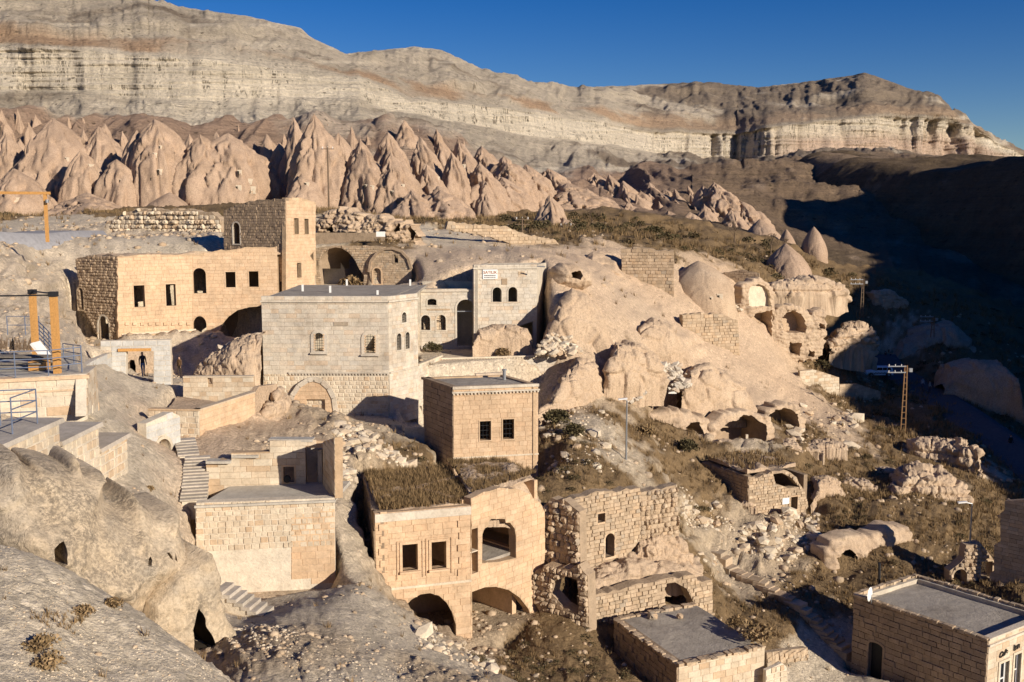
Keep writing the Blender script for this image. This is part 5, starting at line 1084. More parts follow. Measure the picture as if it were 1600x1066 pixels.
# 8 lower house with the arcade ----------------------------------------------------------------
FL, FR, BL = (586,803,46.0), (735,789,47.35), (569,741,53.6); a, b, c, d = para(FL, FR, BL); zt = zof(*FL); zb = -21.2
L8 = thing('arcaded_house', 'tan house with an earth roof, two framed windows and a big dark arch beneath', 'house', (a.x, a.y, zb))
quad_roof([a+Vector((.1,.3,0)), b+Vector((-.1,.3,0)), d+Vector((0,0,0)), c+Vector((.1,0,0))], zt+.0, M['ruinrock'], L8, 'earth_roof', bump=.35)
lo_arch = [(625,1015),(625,962),(632,949),(643,937),(657,929),(672,927),(686,931),(698,942),(707,958),(712,976),(712.5,1015)]
f8, p8 = wall(L8, FL, FR, outline=[(588,920),(585,803),(735,790),(735.5,1014),(712.5,1018),(625,1018),(600,960)], sty='tan', seed=81, budget=300, holes=[(628.5,850,652.5,891,'rect',.13,{'sill':True}), (674,846,697,888,'rect',.13,{'sill':True}), (lo_arch[::-1] if False else lo_arch,0,0,0,'poly',0)])
band(p8, 0, p8.L+.02, p8.sz(650,916)[1], .12, .07, M['plaster'], f8, 'string_course'); band(p8, -.02, p8.L+.02, zt-.22, .40, .09, M['grey'], f8, 'coping')
for (u0,v0,u1,v1) in ((621,843,660,905),(666,838,705,899)):           # raised panels round the windows
    x0, z0 = p8.sz(u0, v1); x1, z1 = p8.sz(u1, v0); m = MB()
    m.bar(p8.at(x0,z0,.05), p8.at(x0,z1,.05), .05, .05); m.bar(p8.at(x1,z0,.05), p8.at(x1,z1,.05), .05, .05); m.bar(p8.at(x0,z1,.05), p8.at(x1,z1,.05), .05, .05); m.build('moulding', M['tan'], f8)
for k in range(6):                                                       # long and short corner stones
    for (ua, ub) in ((592,606),(715,729)):
        if k % 2: ub, ua = (ub-2, ua+2)
        x0, z0 = p8.sz(ua, 905-k*19+ (0 if ua < 650 else -6)); x1, z1 = p8.sz(ub, 905-k*19-11+ (0 if ua < 650 else -6)); m = MB(); m.box(p8.at((x0+x1)/2,(z0+z1)/2,.055), p8.d, p8.n, UP, (x1-x0)/2, .03, (z1-z0)/2); m.build('corner_stone', M['tan'], f8)
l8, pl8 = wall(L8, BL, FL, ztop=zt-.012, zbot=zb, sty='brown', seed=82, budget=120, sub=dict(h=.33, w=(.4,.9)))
plain_walls(L8, a, b, c, d, zb, zt-.5, M['mortar_tan']); 
m = MB(); m.box((a+b)/2+(c-a).normalized()*3.6+UP*(-18.6-(a.z+b.z)/2), (b-a).normalized(), (c-a).normalized(), UP, 2.6, .15, 2.4); m.build('inner_wall', M['mortar_tan'], L8)
# right wing, turned more to the sun
FRw = (852,790,51.3); fr = P(*FRw)
wing_o = [(736,1008),(735.5,779),(755,769),(780,762),(805,763),(828,772),(846,789),(852,802),(852,868),(846,900),(843,950),(845,1000)]
und = [(737.5,1003),(737.5,925),(755,918),(775,917),(795,922),(812,934),(826,952),(833,975),(835,1001)]
_r=P(852,790,51.3); quad_roof([P(735.6,790,47.42)+Vector((0,.5,0)), _r+Vector((-.6,.5,0)), _r+Vector((-2.2,3.8,0)), d+Vector((.3,0,0))], zt+.35, M['ruinrock'], L8, 'earth_roof', bump=.5)
gal = [(753,880),(753.5,836),(757,826),(763,823),(764,814),(768,811),(789,811),(790,817),(797,817),(804,826),(806,838),(806,872),(792,875),(780,878)]
w8, pw8 = wall(L8, (735.6,790,47.42), FRw, outline=wing_o, sty='tan', seed=83, budget=300, thick=.5, top_jag=.07, name='wing_wall', holes=[(737,826,746.5,896,'rect',0),(gal,0,0,0,'poly',0),(und,0,0,0,'poly',0)])
s_, z_ = pw8.sz(741, 862); m = MB(); m.box(pw8.at(s_, z_, -.2), pw8.d, pw8.n, UP, .35, .2, .03); m.build('sill', M['plaster'], w8)
ins = -pw8.n
g0, g1 = pw8.at(0,0), pw8.at(pw8.L,0)
m = MB()
for p_, q_ in ((g0+ins*.5, g0+ins*4.0), (g1+ins*.5-pw8.d*.2, g1+ins*4.0-pw8.d*.2)): 
    m.box((p_+q_)/2+UP*(-15.4), ins, pw8.d, UP, 1.75, .12, 1.75)
m.box((g0+g1)/2+ins*4.1+UP*(-15.4), pw8.d, ins, UP, pw8.L/2, .12, 1.75); m.build('room_wall', M['tan'], L8)
m = MB(); m.box((g0+g1)/2+ins*2.2+UP*(-17.15), pw8.d, ins, UP, pw8.L/2-.1, 1.8, .08); m.build('room_floor', M['roof'], L8)
# undercroft of the wing
m = MB()
m.box(g1*.75+g0*.25+ins*2.6+UP*(-18.9)-pw8.d*.4, ins, pw8.d, UP, 2.0, .15, 1.9); m.build('undercroft_pier', M['tan'], L8)
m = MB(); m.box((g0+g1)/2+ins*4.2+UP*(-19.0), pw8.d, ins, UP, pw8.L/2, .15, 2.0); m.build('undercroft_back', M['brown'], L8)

# 9 retaining wall, courtyard and steps -----------------------------------------------------------
A, B_ = (306,790,42.0), (523,776,42.9); a, b = P(*A), P(*B_); zt = zof(*A)
R9 = thing('retaining_wall', 'tall pale retaining wall of small mortared blocks below the little courtyard', 'wall', (a.x, a.y, -16))
r9, p9 = wall(R9, A, B_, outline=[(306,880),(306,786),(523,778),(524.5,935),(430,945),(360,925),(330,905)], sty='pale', seed=91, budget=300, thick=.5, zr=(zof(400,858,42.4), 99), minpx=9, sub=dict(h=.26, w=(.22,.42), j=.045))
lay(p9, [[p9.sz(u,v) for u,v in ((455,905),(455,800),(523,795),(524,920))]], 'tan', r9, budget=60, seed=92)
band(p9, -.05, p9.L+.05, zt-.04, .10, .12, M['concrete'], r9, 'coping', back=.5)
C9 = thing('courtyard', 'small walled courtyard with a dark corner and a wall niche above the retaining wall', 'courtyard', (a.x, a.y+1, zt))
fl = MB(); fz = zt-.05; aa, bb_ = P(326,790,42.6), P(523,776,43.4)
quad_roof([aa+Vector((-.3,0,0)), bb_, bb_+Vector((.2,3.0,0)), aa+Vector((.2,3.0,0))], fz-.02, M['concrete'], C9, 'floor', bump=.02)
bw, pbw = wall(C9, (322,770,45.3), (512,760,45.9), outline=[(322,776),(322,727),(344,719),(361,719),(361,708),(404,707),(421,706),(421,689),(490,688),(510,690),(512,775)], sty='tan', seed=93, budget=160, thick=.5, sub=dict(m='pale', w=(.5,1.1)), holes=[(443,729,460,753,'rect',.08,{'proud':.05}), (478,700,505,775,'rect',0)])
s_, z_ = pbw.sz(449, 748); m = MB(); m.tube(pbw.at(s_, z_, .02), pbw.at(s_, z_, .16), .17, 14); m.tube(pbw.at(s_, z_, .16), pbw.at(s_, z_, .18), .10, 14); m.build('round_fan', M['black'], C9)
m = MB(); q = pbw.at(pbw.L-1.2, -11, -1.5); m.abox(q.x-1.2,q.x+1.4,q.y,q.y+.2,-13,-10.75); m.abox(q.x+.9,q.x+1.1,q.y-1.3,q.y,-13,-10.75); m.build('alcove_wall', M['mortar_grey'], C9)
ew, pew = wall(C9, (505,760,45.8), (523,775,43.0), outline=[(505,776),(505,690),(523,684),(523.5,779)], sty='tan', seed=94, budget=40, thick=.35, sub=dict(m='pale'))
for (u0,u1,v,Yk) in ((364,405,713,45.6),(324,362,722,45.4),(421,490,688,46.0)):
    q0, q1 = P(u0,v,Yk), P(u1,v,Yk); m = MB(); m.abox(q0.x,q1.x,q0.y-.25,q0.y+.35,q0.z-.03,q0.z+.09); m.build('coping_slab', M['concrete'], C9)
def flight(name, label, p0, p1, width, n, mat, th=.07, side=None, group=None):
    """separate treads from p0 (foot) to p1 (head)"""
    d3 = p1-p0; d2 = Vector((d3.x, d3.y, 0)); L = d2.length; d2.normalize(); n2 = Vector((d2.y, -d2.x, 0)); s = thing(name, label, 'steps', p0, group)
    for i in range(n):
        q = p0 + d3*((i+.5)/n); m = MB(); jt = rnd.uniform(-.03,.03)
        m.box(q + UP*(-.01) + n2*jt, d2, n2, UP, L/n/2+.05, width/2, th/2); m.build('step', M[mat], s)
        m = MB(); m.box(q - UP*(th/2+.45) + d2*.05, d2, n2, UP, L/n/2-.001, width/2-.06, .44); m.build('riser', M['mortar_pale'], s)
    return s
flight('stone_stairs', 'steep flight of thin grey stone steps left of the courtyard', P(303,782,43.0), P(309,712,46.6), 1.15, 14, 'slab')
flight('fan_steps', 'short fan of pale steps above the steep flight', P(294,712,46.8)+Vector((0,.1,0)), P(288,685,49.5), 1.0, 6, 'slab')
flight('rubble_steps', 'broad pale block steps below the retaining wall, right of the leaning slabs', P(428,966,36.2), P(345,916,36.6), 1.0, 8, 'slab', .14)
flight('gate_steps', 'short grey steps below the block gateway', P(218,628,57.5), P(222,606,60.8), 1.6, 7, 'slab')
# ------------------------------------------------------------------ rock faces with real openings
from mathutils.geometry import delaunay_2d_cdt
def rockface(name, label, cat, A, B, outline, holes=(), amp=.22, bulge=.6, thick=1.6, mat='ruinrock', cave=2.2, step=None, freq=1.0, parent=None, seed=0, cavemat='brown', led=.5, group=None, shallow=()):
    pl = Plane(A, B); lp = [pl.sz(u, v) for u, v in outline]; hs = [[pl.sz(u, v) for u, v in h] for h in holes]
    def dens(l, st):
        o = []
        for i in range(len(l)):
            a, b = l[i], l[(i+1) % len(l)]; k = max(1, int(math.hypot(b[0]-a[0], b[1]-a[1])/st))
            for q in range(k): o.append((a[0]+(b[0]-a[0])*q/k, a[1]+(b[1]-a[1])*q/k))
        return o
    xs = [p[0] for p in lp]; zs = [p[1] for p in lp]; W, Hh_ = max(xs)-min(xs), max(zs)-min(zs)
    st = step or max(0.10, math.sqrt(W*Hh_/5200)); r = random.Random(seed)
    wob = lambda l, a: [(x + a*float(vn(x*2.3, z*2.3, seed)), z + a*float(vn(x*2.3+9, z*2.3, seed))) for x, z in l]
    lp = wob(dens(lp, st), amp*0.8); hs = [wob(dens(h, st*0.8), amp*0.45) for h in hs]
    loops = [lp]+hs; V = []; E = []
    for l in loops:
        b = len(V); V += [Vector(p) for p in l]; E += [(b+i, b+(i+1) % len(l)) for i in range(len(l))]
    nb = len(V); x = min(xs)
    segs = [(l[i], l[(i+1) % len(l)]) for l in loops for i in range(len(l))]
    SA = np.array([s[0] for s in segs]); SB = np.array([s[1] for s in segs]); SD = SB-SA; SL = (SD**2).sum(1)+1e-9
    def dist(P_, S=slice(None)):
        t = np.clip(((P_[:,None]-SA[None,S])*SD[None,S]).sum(-1)/SL[None,S], 0, 1); return np.sqrt((((SA[None,S]+SD[None,S]*t[...,None])-P_[:,None])**2).sum(-1)).min(1)
    gx, gz_ = np.meshgrid(np.arange(min(xs), max(xs), st), np.arange(min(zs), max(zs), st)); G = np.stack([gx.ravel(), gz_.ravel()], 1); G += (np.random.RandomState(seed).rand(*G.shape)-.5)*st*.5
    def inside(P_):
        c = np.zeros(len(P_), bool)
        for a, b in zip(SA, SB):
            cond = (a[1] > P_[:,1]) != (b[1] > P_[:,1]); xx = a[0] + (P_[:,1]-a[1])/(b[1]-a[1]+1e-12)*(b[0]-a[0]); c ^= cond & (P_[:,0] < xx)
        return c
    G = G[inside(G)]; G = G[dist(G) > st*.45]; V += [Vector(p) for p in G]
    R = delaunay_2d_cdt(V, E, [], 0, 1e-5); vo = np.array([tuple(v) for v in R[0]]); fo = np.array([tuple(f) for f in R[2]])
    fo = fo[inside(vo[fo].mean(1))]
    no = len(lp); do = dist(vo, slice(0, no)); sx, sz_ = vo[:,0], vo[:,1]
    wx, wy = pl.o.x + pl.d.x*sx, pl.o.y + pl.d.y*sx
    off = bulge*np.sqrt(np.clip(do/(max(.3, min(W, Hh_)*.33)), 0, 1)) - bulge*.5
    a1, a2, a3 = cell(wx*freq*1.1, wy*freq*1.1, sz_*freq*1.3, seed); b1, b2, b3 = cell(wx*freq*3.2, wy*freq*3.2, sz_*freq*3.8, seed+3)
    nz = amp*(.8*fbm(wx*freq*.8, wy*freq*.8, sz_*freq*.8, 4) + .8*(a3-.5)*sst(a2, 0, .15) - .2*(1-sst(a2, 0, .12)) + .4*(b3-.5)*sst(b2, 0, .2) + .25*fbm(wx*freq*6, wy*freq*6, sz_*freq*6, 3, .6))
    tz = sz_/led + .8*fbm(wx*.5, wy*.5, seed, 2); fr = tz-np.floor(tz); nz = nz + amp*.22*(sst(fr, .2, .5)-.5)
    off = off + nz
    front = np.stack([wx + pl.n.x*off, wy + pl.n.y*off, sz_], 1); n = len(front)
    back = np.stack([wx - pl.n.x*thick, wy - pl.n.y*thick, sz_], 1)
    faces = [tuple(f) for f in fo]
    # boundary edges get a side wall running back
    from collections import Counter
    ec = Counter();
    for f in fo:
        for i in range(3): ec[(f[i], f[(i+1) % 3])] += 1
    dh = dist(vo, slice(no, None)) if hs else np.full(n, 9.)
    bnd = [e for e in ec if (e[1], e[0]) not in ec]
    for a, b in bnd:
        if dh[a] < 1e-3 and dh[b] < 1e-3: continue
        faces.append((b, a, n+a, n+b))
    o = mesh_np(name, np.concatenate([front, back]), faces, M[mat], parent, smooth=True, loc=None if parent else pl.at(W/2+min(xs), min(zs)))
    if not parent: tag(o, label, cat, group)
    nf = np.array([(pl.sz(0,0))]) if False else None
    for hi, h in enumerate(hs):
        cx = sum(p[0] for p in h)/len(h); cz = sum(p[1] for p in h)/len(h); dp = 0.5 if hi in shallow else cave; rings = []
        hh = np.array(h); d0 = [int(np.argmin(((vo-p)**2).sum(1))) for p in hh]
        for k in range(5):
            t = k/4; base = front[d0] if k == 0 else np.stack([pl.o.x+pl.d.x*hh[:,0], pl.o.y+pl.d.y*hh[:,0], hh[:,1]], 1)
            sc2 = 1 + .06*t; q = base.copy()
            if k: q[:,0] += pl.d.x*(hh[:,0]-cx)*(sc2-1) - pl.n.x*dp*t; q[:,1] += pl.d.y*(hh[:,0]-cx)*(sc2-1) - pl.n.y*dp*t; q[:,2] += .10*amp*np.sin(hh[:,0]*5+k)
            rings.append(q)
        m = len(hh); vv = np.concatenate(rings+[rings[-1].mean(0)[None]]); ff = [(k*m+i, k*m+(i+1) % m, (k+1)*m+(i+1) % m, (k+1)*m+i) for k in range(4) for i in range(m)] + [(4*m+i, 4*m+(i+1) % m, 5*m) for i in range(m)]
        mesh_np('cave_recess', vv, ff, M['plaster' if hi in shallow else cavemat], o)
    return o, pl

# ---- 10 gateway, people and the rock room behind
G10 = thing('block_gateway', 'new grey block gateway with a pine lintel over an open doorway', 'gateway', P(215,603,62))
gw, pg = wall(G10, (157,560,61.8), (268,560,62.4), outline=[(174,606),(174,547),(157,548),(157,533),(266,531),(268,606),(240,606),(240,549),(197,549),(197,606)], sty='gate', seed=101, budget=200, thick=.45)
s0, z0 = pg.sz(185, 547); s1, _ = pg.sz(236, 547); m = MB(); m.box(pg.at((s0+s1)/2, z0, .0), pg.d, pg.n, UP, (s1-s0)/2, .14, .09); m.build('lintel', M['wood'], G10)
lwg, _ = wall(G10, (133,600,55.0), (174,600,61.6), outline=[(134,640),(133,571),(150,561),(174,551),(175,603),(160,620)], sty='gate', seed=102, budget=90, thick=.35, name='side_wall')
rockface('rock_room', 'pale hollowed rock room seen through the block gateway', 'rock', (180,590,67.2), (262,590,67.6), [(178,612),(178,555),(195,545),(245,545),(262,560),(264,612)], [[(200,592),(200,570),(205,562),(210,563),(213,572),(213,592)]], amp=.1, bulge=.3, mat='tuff', seed=3)
def person(name_label, foot, h, face=0.0, cloth=((.035,.035,.045),(.10,.16,.30)), lean=0.0, stride=.12, hair=(.03,.02,.015), sit=False):
    """a small standing figure: one skinned body, head with face, hair, jacket and trousers as pieces"""
    o = thing('person', name_label, 'person', foot, rz=face)
    k = h/1.72; vs = []; es = []; rs = []
    def v(x, y, z, r): vs.append((x*k, y*k + lean*z*k, z*k)); rs.append(r*k); return len(vs)-1
    pel = v(0,0,.93,.125); ab_ = v(0,0,1.08,.12); ch = v(0,0,1.30,.145); nk = v(0,.0,1.46,.055); hd = v(0,-.01,1.60,.088); top = v(0,.01,1.68,.075)
    es += [(pel,ab_),(ab_,ch),(ch,nk),(nk,hd),(hd,top)]
    for s in (-1, 1):
        st_ = stride*s
        hip = v(.09*s,0,.88,.085); kn = v(.10*s,st_*.6-.02,.48,.058); an = v(.10*s,st_,.07,.04); to = v(.11*s,st_-.16,.03,.035); es += [(pel,hip),(hip,kn),(kn,an),(an,to)]
        sh = v(.17*s,0,1.38,.06); el = v(.205*s,.02-st_*.4,1.12,.043); wr = v(.20*s,-.07-st_*.8,.88,.03); ha = v(.195*s,-.09-st_*.9,.79,.032); es += [(ch,sh),(sh,el),(el,wr),(wr,ha)]
    me = bpy.data.meshes.new('body'); me.from_pydata(vs, es, []); b = bpy.data.objects.new('body', me); link(b, o)
    md = b.modifiers.new('skin', 'SKIN'); sv = me.skin_vertices[0].data
    for i, r in enumerate(rs): sv[i].radius = (r, r*.8 if i < 3 else r)
    sv[0].use_root = True; sb = b.modifiers.new('sub', 'SUBSURF'); sb.levels = sb.render_levels = 2; md.use_smooth_shade = True
    dg = bpy.context.evaluated_depsgraph_get(); bm_ = bpy.data.meshes.new_from_object(b.evaluated_get(dg)); b.modifiers.clear(); b.data = bm_
    mats = [plain_mat('skin', (.45,.27,.19), .6), plain_mat('jacket', cloth[0], .9), plain_mat('trousers', cloth[1], .9), plain_mat('hair', hair, .8)]
    bm_.materials.clear(); [bm_.materials.append(x) for x in mats]
    for p in bm_.polygons:
        c = p.center/k; rr = math.hypot(c.x, c.y-lean*c.z)
        p.material_index = 2 if c.z < .95 and abs(c.x) < .165 else (0 if c.z > 1.46 or (abs(c.x) > .165 and c.z < .86) else 1)
        if c.z < .07: p.material_index = 3
    bm_.update()
    hm = MB()                                              # hair cap
    n = 10; vv = []; ff = []
    for i in range(6):
        a = i/5*1.5
        for j in range(n):
            t = 2*math.pi*j/n; vv.append(((.092*math.sin(a)*math.cos(t))*k, (.02+lean*1.62+.098*math.sin(a)*math.sin(t))*k, (1.615+.10*math.cos(a))*k))
    for i in range(5):
        for j in range(n): ff.append((i*n+j, i*n+(j+1) % n, (i+1)*n+(j+1) % n, (i+1)*n+j))
    h_ = bpy.data.meshes.new('hair'); h_.from_pydata(vv, [], ff); h_.materials.append(mats[3]); link(bpy.data.objects.new('hair', h_), o)
    return o
def gp(u, v, Y): return P(u, v, Y)
person('person in a dark jacket and blue jeans walking through the block gateway', P(224,588,65.0), 1.62, .6, lean=.04, stride=.2)
person('person in a brown coat standing just right of the block gateway', P(281,589,63.4), 1.35, -.4, cloth=((.12,.07,.035),(.05,.035,.025)), stride=.05)
# ---- 11 tan terrace below the gateway
T11 = thing('tan_terrace', 'empty tan stone terrace basin with a bright warm right wall below the gateway', 'terrace', P(311,708,52))
zt = zof(311,642,52)
wa, pa = wall(T11, (232,642,52.2), (311,642,52), outline=[(232,690),(231,641),(311,641),(311.5,712),(262,712)], sty='pale', seed=111, budget=110, thick=.35)
wb, pb2 = wall(T11, (311,642,52.03), (398,615,57.5), ztop=zt-.012, zbot=-14.6, sty='tan', seed=112, budget=180, thick=.35, inset=.012, holes=[(354,697,356.5,707,'rect',0)])
wc, pc = wall(T11, (286,592,60.4), (396,592,60.6), outline=[(286,640),(286,591),(324,590),(325,600),(332,600),(332,591),(396,589),(397,640)], sty='tan', seed=113, budget=120, thick=.35, sub=dict(m='pale'))
wd_, pd_ = wall(T11, (397.5,615,57.55), (433,598,60.5), outline=[(398,705),(398,614),(405,604),(433,600),(434,700)], sty='tan', seed=114, budget=60, thick=.35, stones=False, mat=M['tuff'])
for pl_ in (pa, pb2, pc): band(pl_, 0, pl_.L, (zt if pl_ is not pc else pc.sz(340,590)[1])+.04, .09, .06, M['pale'], T11, 'coping', back=.36)
we, pe = wall(T11, (228,665,46.5), (283,660,49.0), outline=[(230,720),(228,662),(268,644),(281,650),(283,722),(262,720)], sty='gate', seed=115, budget=90, thick=.5, name='arch_wall', holes=[(242,686,266,722,'arch',.16,{'mat':'pale'})])
quad_roof([P(232,642,52.2)+Vector((.2,.4,0)), P(311,642,52)+Vector((-.1,.4,0)), P(398,615,57.5)+Vector((-.3,.2,0)), P(286,592,60.4)+Vector((-.4,0,0))], zt-.75, M['tuff'], T11, 'floor', bump=.12)
mass('rubble_slope', 'pale rubble and earth slope under the arches of the long house, left of the hall', 'rubble', [(292,612,604,68,2),(306,622,578,67,4),(330,635,552,66.5,6),(360,640,532,66,7),(390,640,520,66,8),(409,640,517,66.5,8)], 'ruinrock', .35, .9, 100, 60, .55, seed=6)
mass('rock_buttress', 'crumbling tuff buttress between the terrace basin and the walled arch', 'rock', [(398,712,690,56,2),(410,715,640,57,5),(430,715,612,58,6),(447,712,640,59,6),(465,705,668,60,6),(500,700,676,60,5),(540,690,672,62,4)], 'ruinrock', .45, .6, 90, 50, .45, seed=5, led=.9)
# ---- 12 left terraces
W12 = thing('stepped_wall', 'stepped pale block wall with three broad capstones at the left edge', 'wall', P(80,745,33))
sx = -15.75
for i, (y0, y1, zt_, zb_) in enumerate(((28.5,34.0,-6.95,-9.8),(34.0,37.2,-7.75,-10.2),(37.2,39.9,-8.75,-11.0))):
    pA, pB = Vector((sx,y0,-8)), Vector((sx+.22*i*0+.0,y1,-8)); uA, vA = pix(pA); uB, vB = pix(pB)
    wall(W12, (uA,vA,y0), (uB,vB,y1), ztop=zt_, zbot=zb_, sty='pale', seed=120+i, budget=150, thick=.5, inset=.006, sub=dict(h=.34, w=(.3,.55), j=.07))
    zz = np.array([[sx+.12,y0-.1],[sx+.12,y1+.15],[sx-1.9,y1+.5],[sx-2.0,y0+.3]]); V = []
    for k, (x, y) in enumerate(zz): V.append((x,y,zt_+.13-.05*(k > 1)))
    for k, (x, y) in enumerate(zz): V.append((x+.04,y,zt_-.02))
    mesh_np('capstone', np.array(V), [(3,2,1,0),(4,5,6,7),(0,1,5,4),(1,2,6,5),(2,3,7,6),(3,0,4,7)], M['slab'], W12)
T12 = thing('cafe_terrace', 'pale block terrace wall with a long flat coping at the left edge, under the railings', 'terrace', P(60,660,38.5))
wt, pt = wall(T12, (-120,600,37.6), (135,584,39.6), outline=[(-120,720),(-120,600),(135,584),(137,655),(90,675),(0,700)], sty='gate', seed=125, budget=200, thick=.5, sub=dict(m='pale', h=.36, w=(.5,1.0), j=.03))
band(pt, -.05, pt.L+.1, pt.sz(60,592)[1], .14, .10, M['tan'], wt, 'coping', back=.5); band(pt, 0, pt.L, pt.sz(60,612)[1], .06, .08, M['tan'], wt, 'ledge')
wall(T12, (135,586,39.6), (152,590,44), outline=[(135,650),(135,584),(150,572),(155,640)], sty='gate', seed=126, budget=40, thick=.4, sub=dict(m='pale'))
zf = pt.sz(60, 590)[1]; q0, q1 = P(-120,590,38.2), P(135,584,40); quad_roof([q0, q1+Vector((-.3,0,0)), q1+Vector((-3.3,6.5,0)), q0+Vector((0,7,0))], zf+.02, M['concrete'], T12, 'paving', bump=.03)
def post(u, v0, v1, Y, name, label, w, mat, cat, grp=None, cap_=True):
    a, b = P(u, v1, Y), P(u, v0, Y); b = Vector((a.x, a.y, b.z)); o = thing(name, label, cat, a, grp); m = MB(); m.bar(a-UP*.1, b, w); m.build('shaft', M[mat], o)
    if cap_: m = MB(); m.box(b+UP*.06, Vector((1,0,0)), Vector((0,1,0)), UP, w*.62, w*.62, .10); m.build('bracket', M['black'], o)
    return a, b
a1, b1 = post(90, 462, 583, 39.9, 'timber_post', 'nearer varnished pine post with a black bracket on the left terrace', .24, 'wood', 'post', 'pine posts on the terrace')
a2, b2 = post(56, 458, 552, 44.5, 'timber_post', 'farther varnished pine post, left of the nearer one', .24, 'wood', 'post', 'pine posts on the terrace')
m = MB(); m.tube(b1+UP*.08, b2+UP*.08, .035, 6); tag(m.build('overhead_cable', M['black']), 'thick black cable strung between the two pine posts', 'cable')
m = MB(); m.tube(b1+UP*.02, Vector((b1.x-6, b1.y-.4, b1.z-.05)), .035, 6); tag(m.build('overhead_cable', M['black']), 'thick black cable running from the nearer pine post out of the left edge', 'cable')
fr_ = thing('pine_gantry', 'slim pine frame with a long top beam against the pink cones, upper left', 'frame', P(74,372,74))
pa_, pb_ = P(74,372,74), P(72,302,74); m = MB(); m.bar(pa_-UP*.3, Vector((pa_.x,pa_.y,pb_.z)), .2); m.build('shaft', M['wood'], fr_); m = MB(); m.bar(P(-60,301,74), P(78,302,74), .22, .2); m.build('beam', M['wood'], fr_)
m = MB(); m.tube(P(74,317,73.7), P(74,312,73.7), .14, 8); m.build('lamp', M['galv'], fr_)
def railing(name, label, pts, h=1.0, n=2, mat='steel', r=.022, grp=None, posts=True):
    o = thing(name, label, 'railing', pts[0], grp); 
    for p in pts: m = MB(); m.tube(p-UP*.05, p+UP*h, r*1.2, 6); m.build('upright', M[mat], o)
    for k in range(n+1):
        m = MB()
        for a, b in zip(pts, pts[1:]): m.tube(a+UP*(h-k*h/(n+1)), b+UP*(h-k*h/(n+1)), r, 6)
        m.build('rail', M[mat], o)
    return o
railing('railing', 'blue-grey steel railing along the front of the left terrace', [P(-30,592,38.3), P(24,588,38.8), P(76,586,39.2), P(128,580,39.9)], .98)
railing('railing', 'short steel railing at the right end of the left terrace, behind the front one', [P(128,578,40.2), P(116,575,42.5), P(100,571,44.5)], 1.0)
railing('railing', 'blue-grey steel railing on the big capstone at the far left edge', [Vector((-17.2,32.9,-6.8)), Vector((-16.1,33.2,-6.8)), Vector((-16.1,31.5,-6.8))], 1.15)
railing('stair_railing', 'sloping steel stair railing behind the two pine posts', [P(61,540,46), P(70,549,45.2), P(78,558,44.4), P(86,570,43.6)], 1.15, 5)
railing('railing', 'far thin steel railing at the back of the left terrace', [P(12,522,50), P(40,522,50), P(62,522,50)], .9, 1)
m = MB(); q = P(40,572,41.5); 
for k in range(5): m.box(q+Vector((-.3,.15*k-.3,.42)), Vector((1,0,0)), Vector((0,1,0)), UP, 1.5, .065, .02)
o = thing('wooden_table', 'long weathered plank table with benches behind the terrace railing', 'table', q); m.build('top', M['greywood'], o)
for s in (-1, 1):
    m = MB(); m.box(q+Vector((-.3,s*.8,.22)), Vector((1,0,0)), Vector((0,1,0)), UP, 1.4, .14, .03); m.build('bench', M['greywood'], o)
    m = MB(); m.bar(q+Vector((s*1.1-.3,-.7,-.02)), q+Vector((s*1.1-.3,.2,.42)), .08); m.bar(q+Vector((s*1.1-.3,.7,-.02)), q+Vector((s*1.1-.3,-.2,.42)), .08); m.build('trestle', M['oldwood'], o)
m = MB(); q = P(62,578,41); m.box(q+UP*.18, Vector((1,0,0)), Vector((0,1,0)), UP, .32, .3, .2); tag(m.build('wooden_crate', M['wood']), 'small pine crate standing by the foot of the farther pine post', 'crate')
m = MB(); q = P(66,566,43); m.box(q+UP*.5, Vector((.8,0,.6)), Vector((0,1,0)), Vector((-.6,0,.8)), .05, .4, .45); tag(m.build('white_board', M['white']), 'pale board leaning beside the farther pine post', 'board')
m = MB(); m.tube(P(30,545,47.5), P(52,545,47.5), .01, 4)
for k in range(60): a = rnd.uniform(-8,56); q = P(a, rnd.uniform(534,540), 48); m.tube(q-UP*.3, q+UP*rnd.uniform(.1,.35)+Vector((rnd.uniform(-.2,.2),0,0)), .05, 3, .01)
tag(m.build('dry_hedge', M['oldwood']), 'strip of dry brown planting along the back of the left terrace', 'hedge')
# ---- 13 foreground rocks
rockface('foreground_outcrop', 'large lichened pale rock outcrop with small hollows in the lower left foreground', 'rock', (-60,850,25.8), (330,850,30.2), [(-70,1000),(-70,750),(0,740),(60,743),(110,737),(150,740),(172,752),(186,775),(200,795),(222,788),(250,797),(275,802),(298,822),(314,850),(323,880),(314,905),(300,925),(288,940),(275,965),(262,1012),(100,1010)], [[(222,862),(223,850),(227,848),(230,856),(229,866)],[(247,866),(248,858),(252,856),(254,868)],[(262,862),(264,856),(267,854),(268,864)],[(283,882),(290,879),(296,882),(290,885)],[(66,858),(66,842),(80,836),(88,846),(87,860),(78,866)]], amp=.55, bulge=3.0, mat='fore', thick=3.5, cave=.7, freq=.42, seed=2, led=1.6, step=.105, cavemat='fore')
rockface('leaning_slabs', 'pale leaning rock slabs with two dark wedge gaps at the foot of the outcrop', 'rock', (255,980,27.8), (368,980,29.4), [(240,1025),(246,955),(262,930),(292,905),(318,880),(336,872),(347,905),(358,945),(372,1000),(356,1024)], [[(303,1018),(304,985),(307,965),(311,950),(319,968),(328,992),(337,1018)]], amp=.16, bulge=.25, mat='fore', cave=1.5, thick=2.0, seed=9, freq=.8, cavemat='cave_shade')
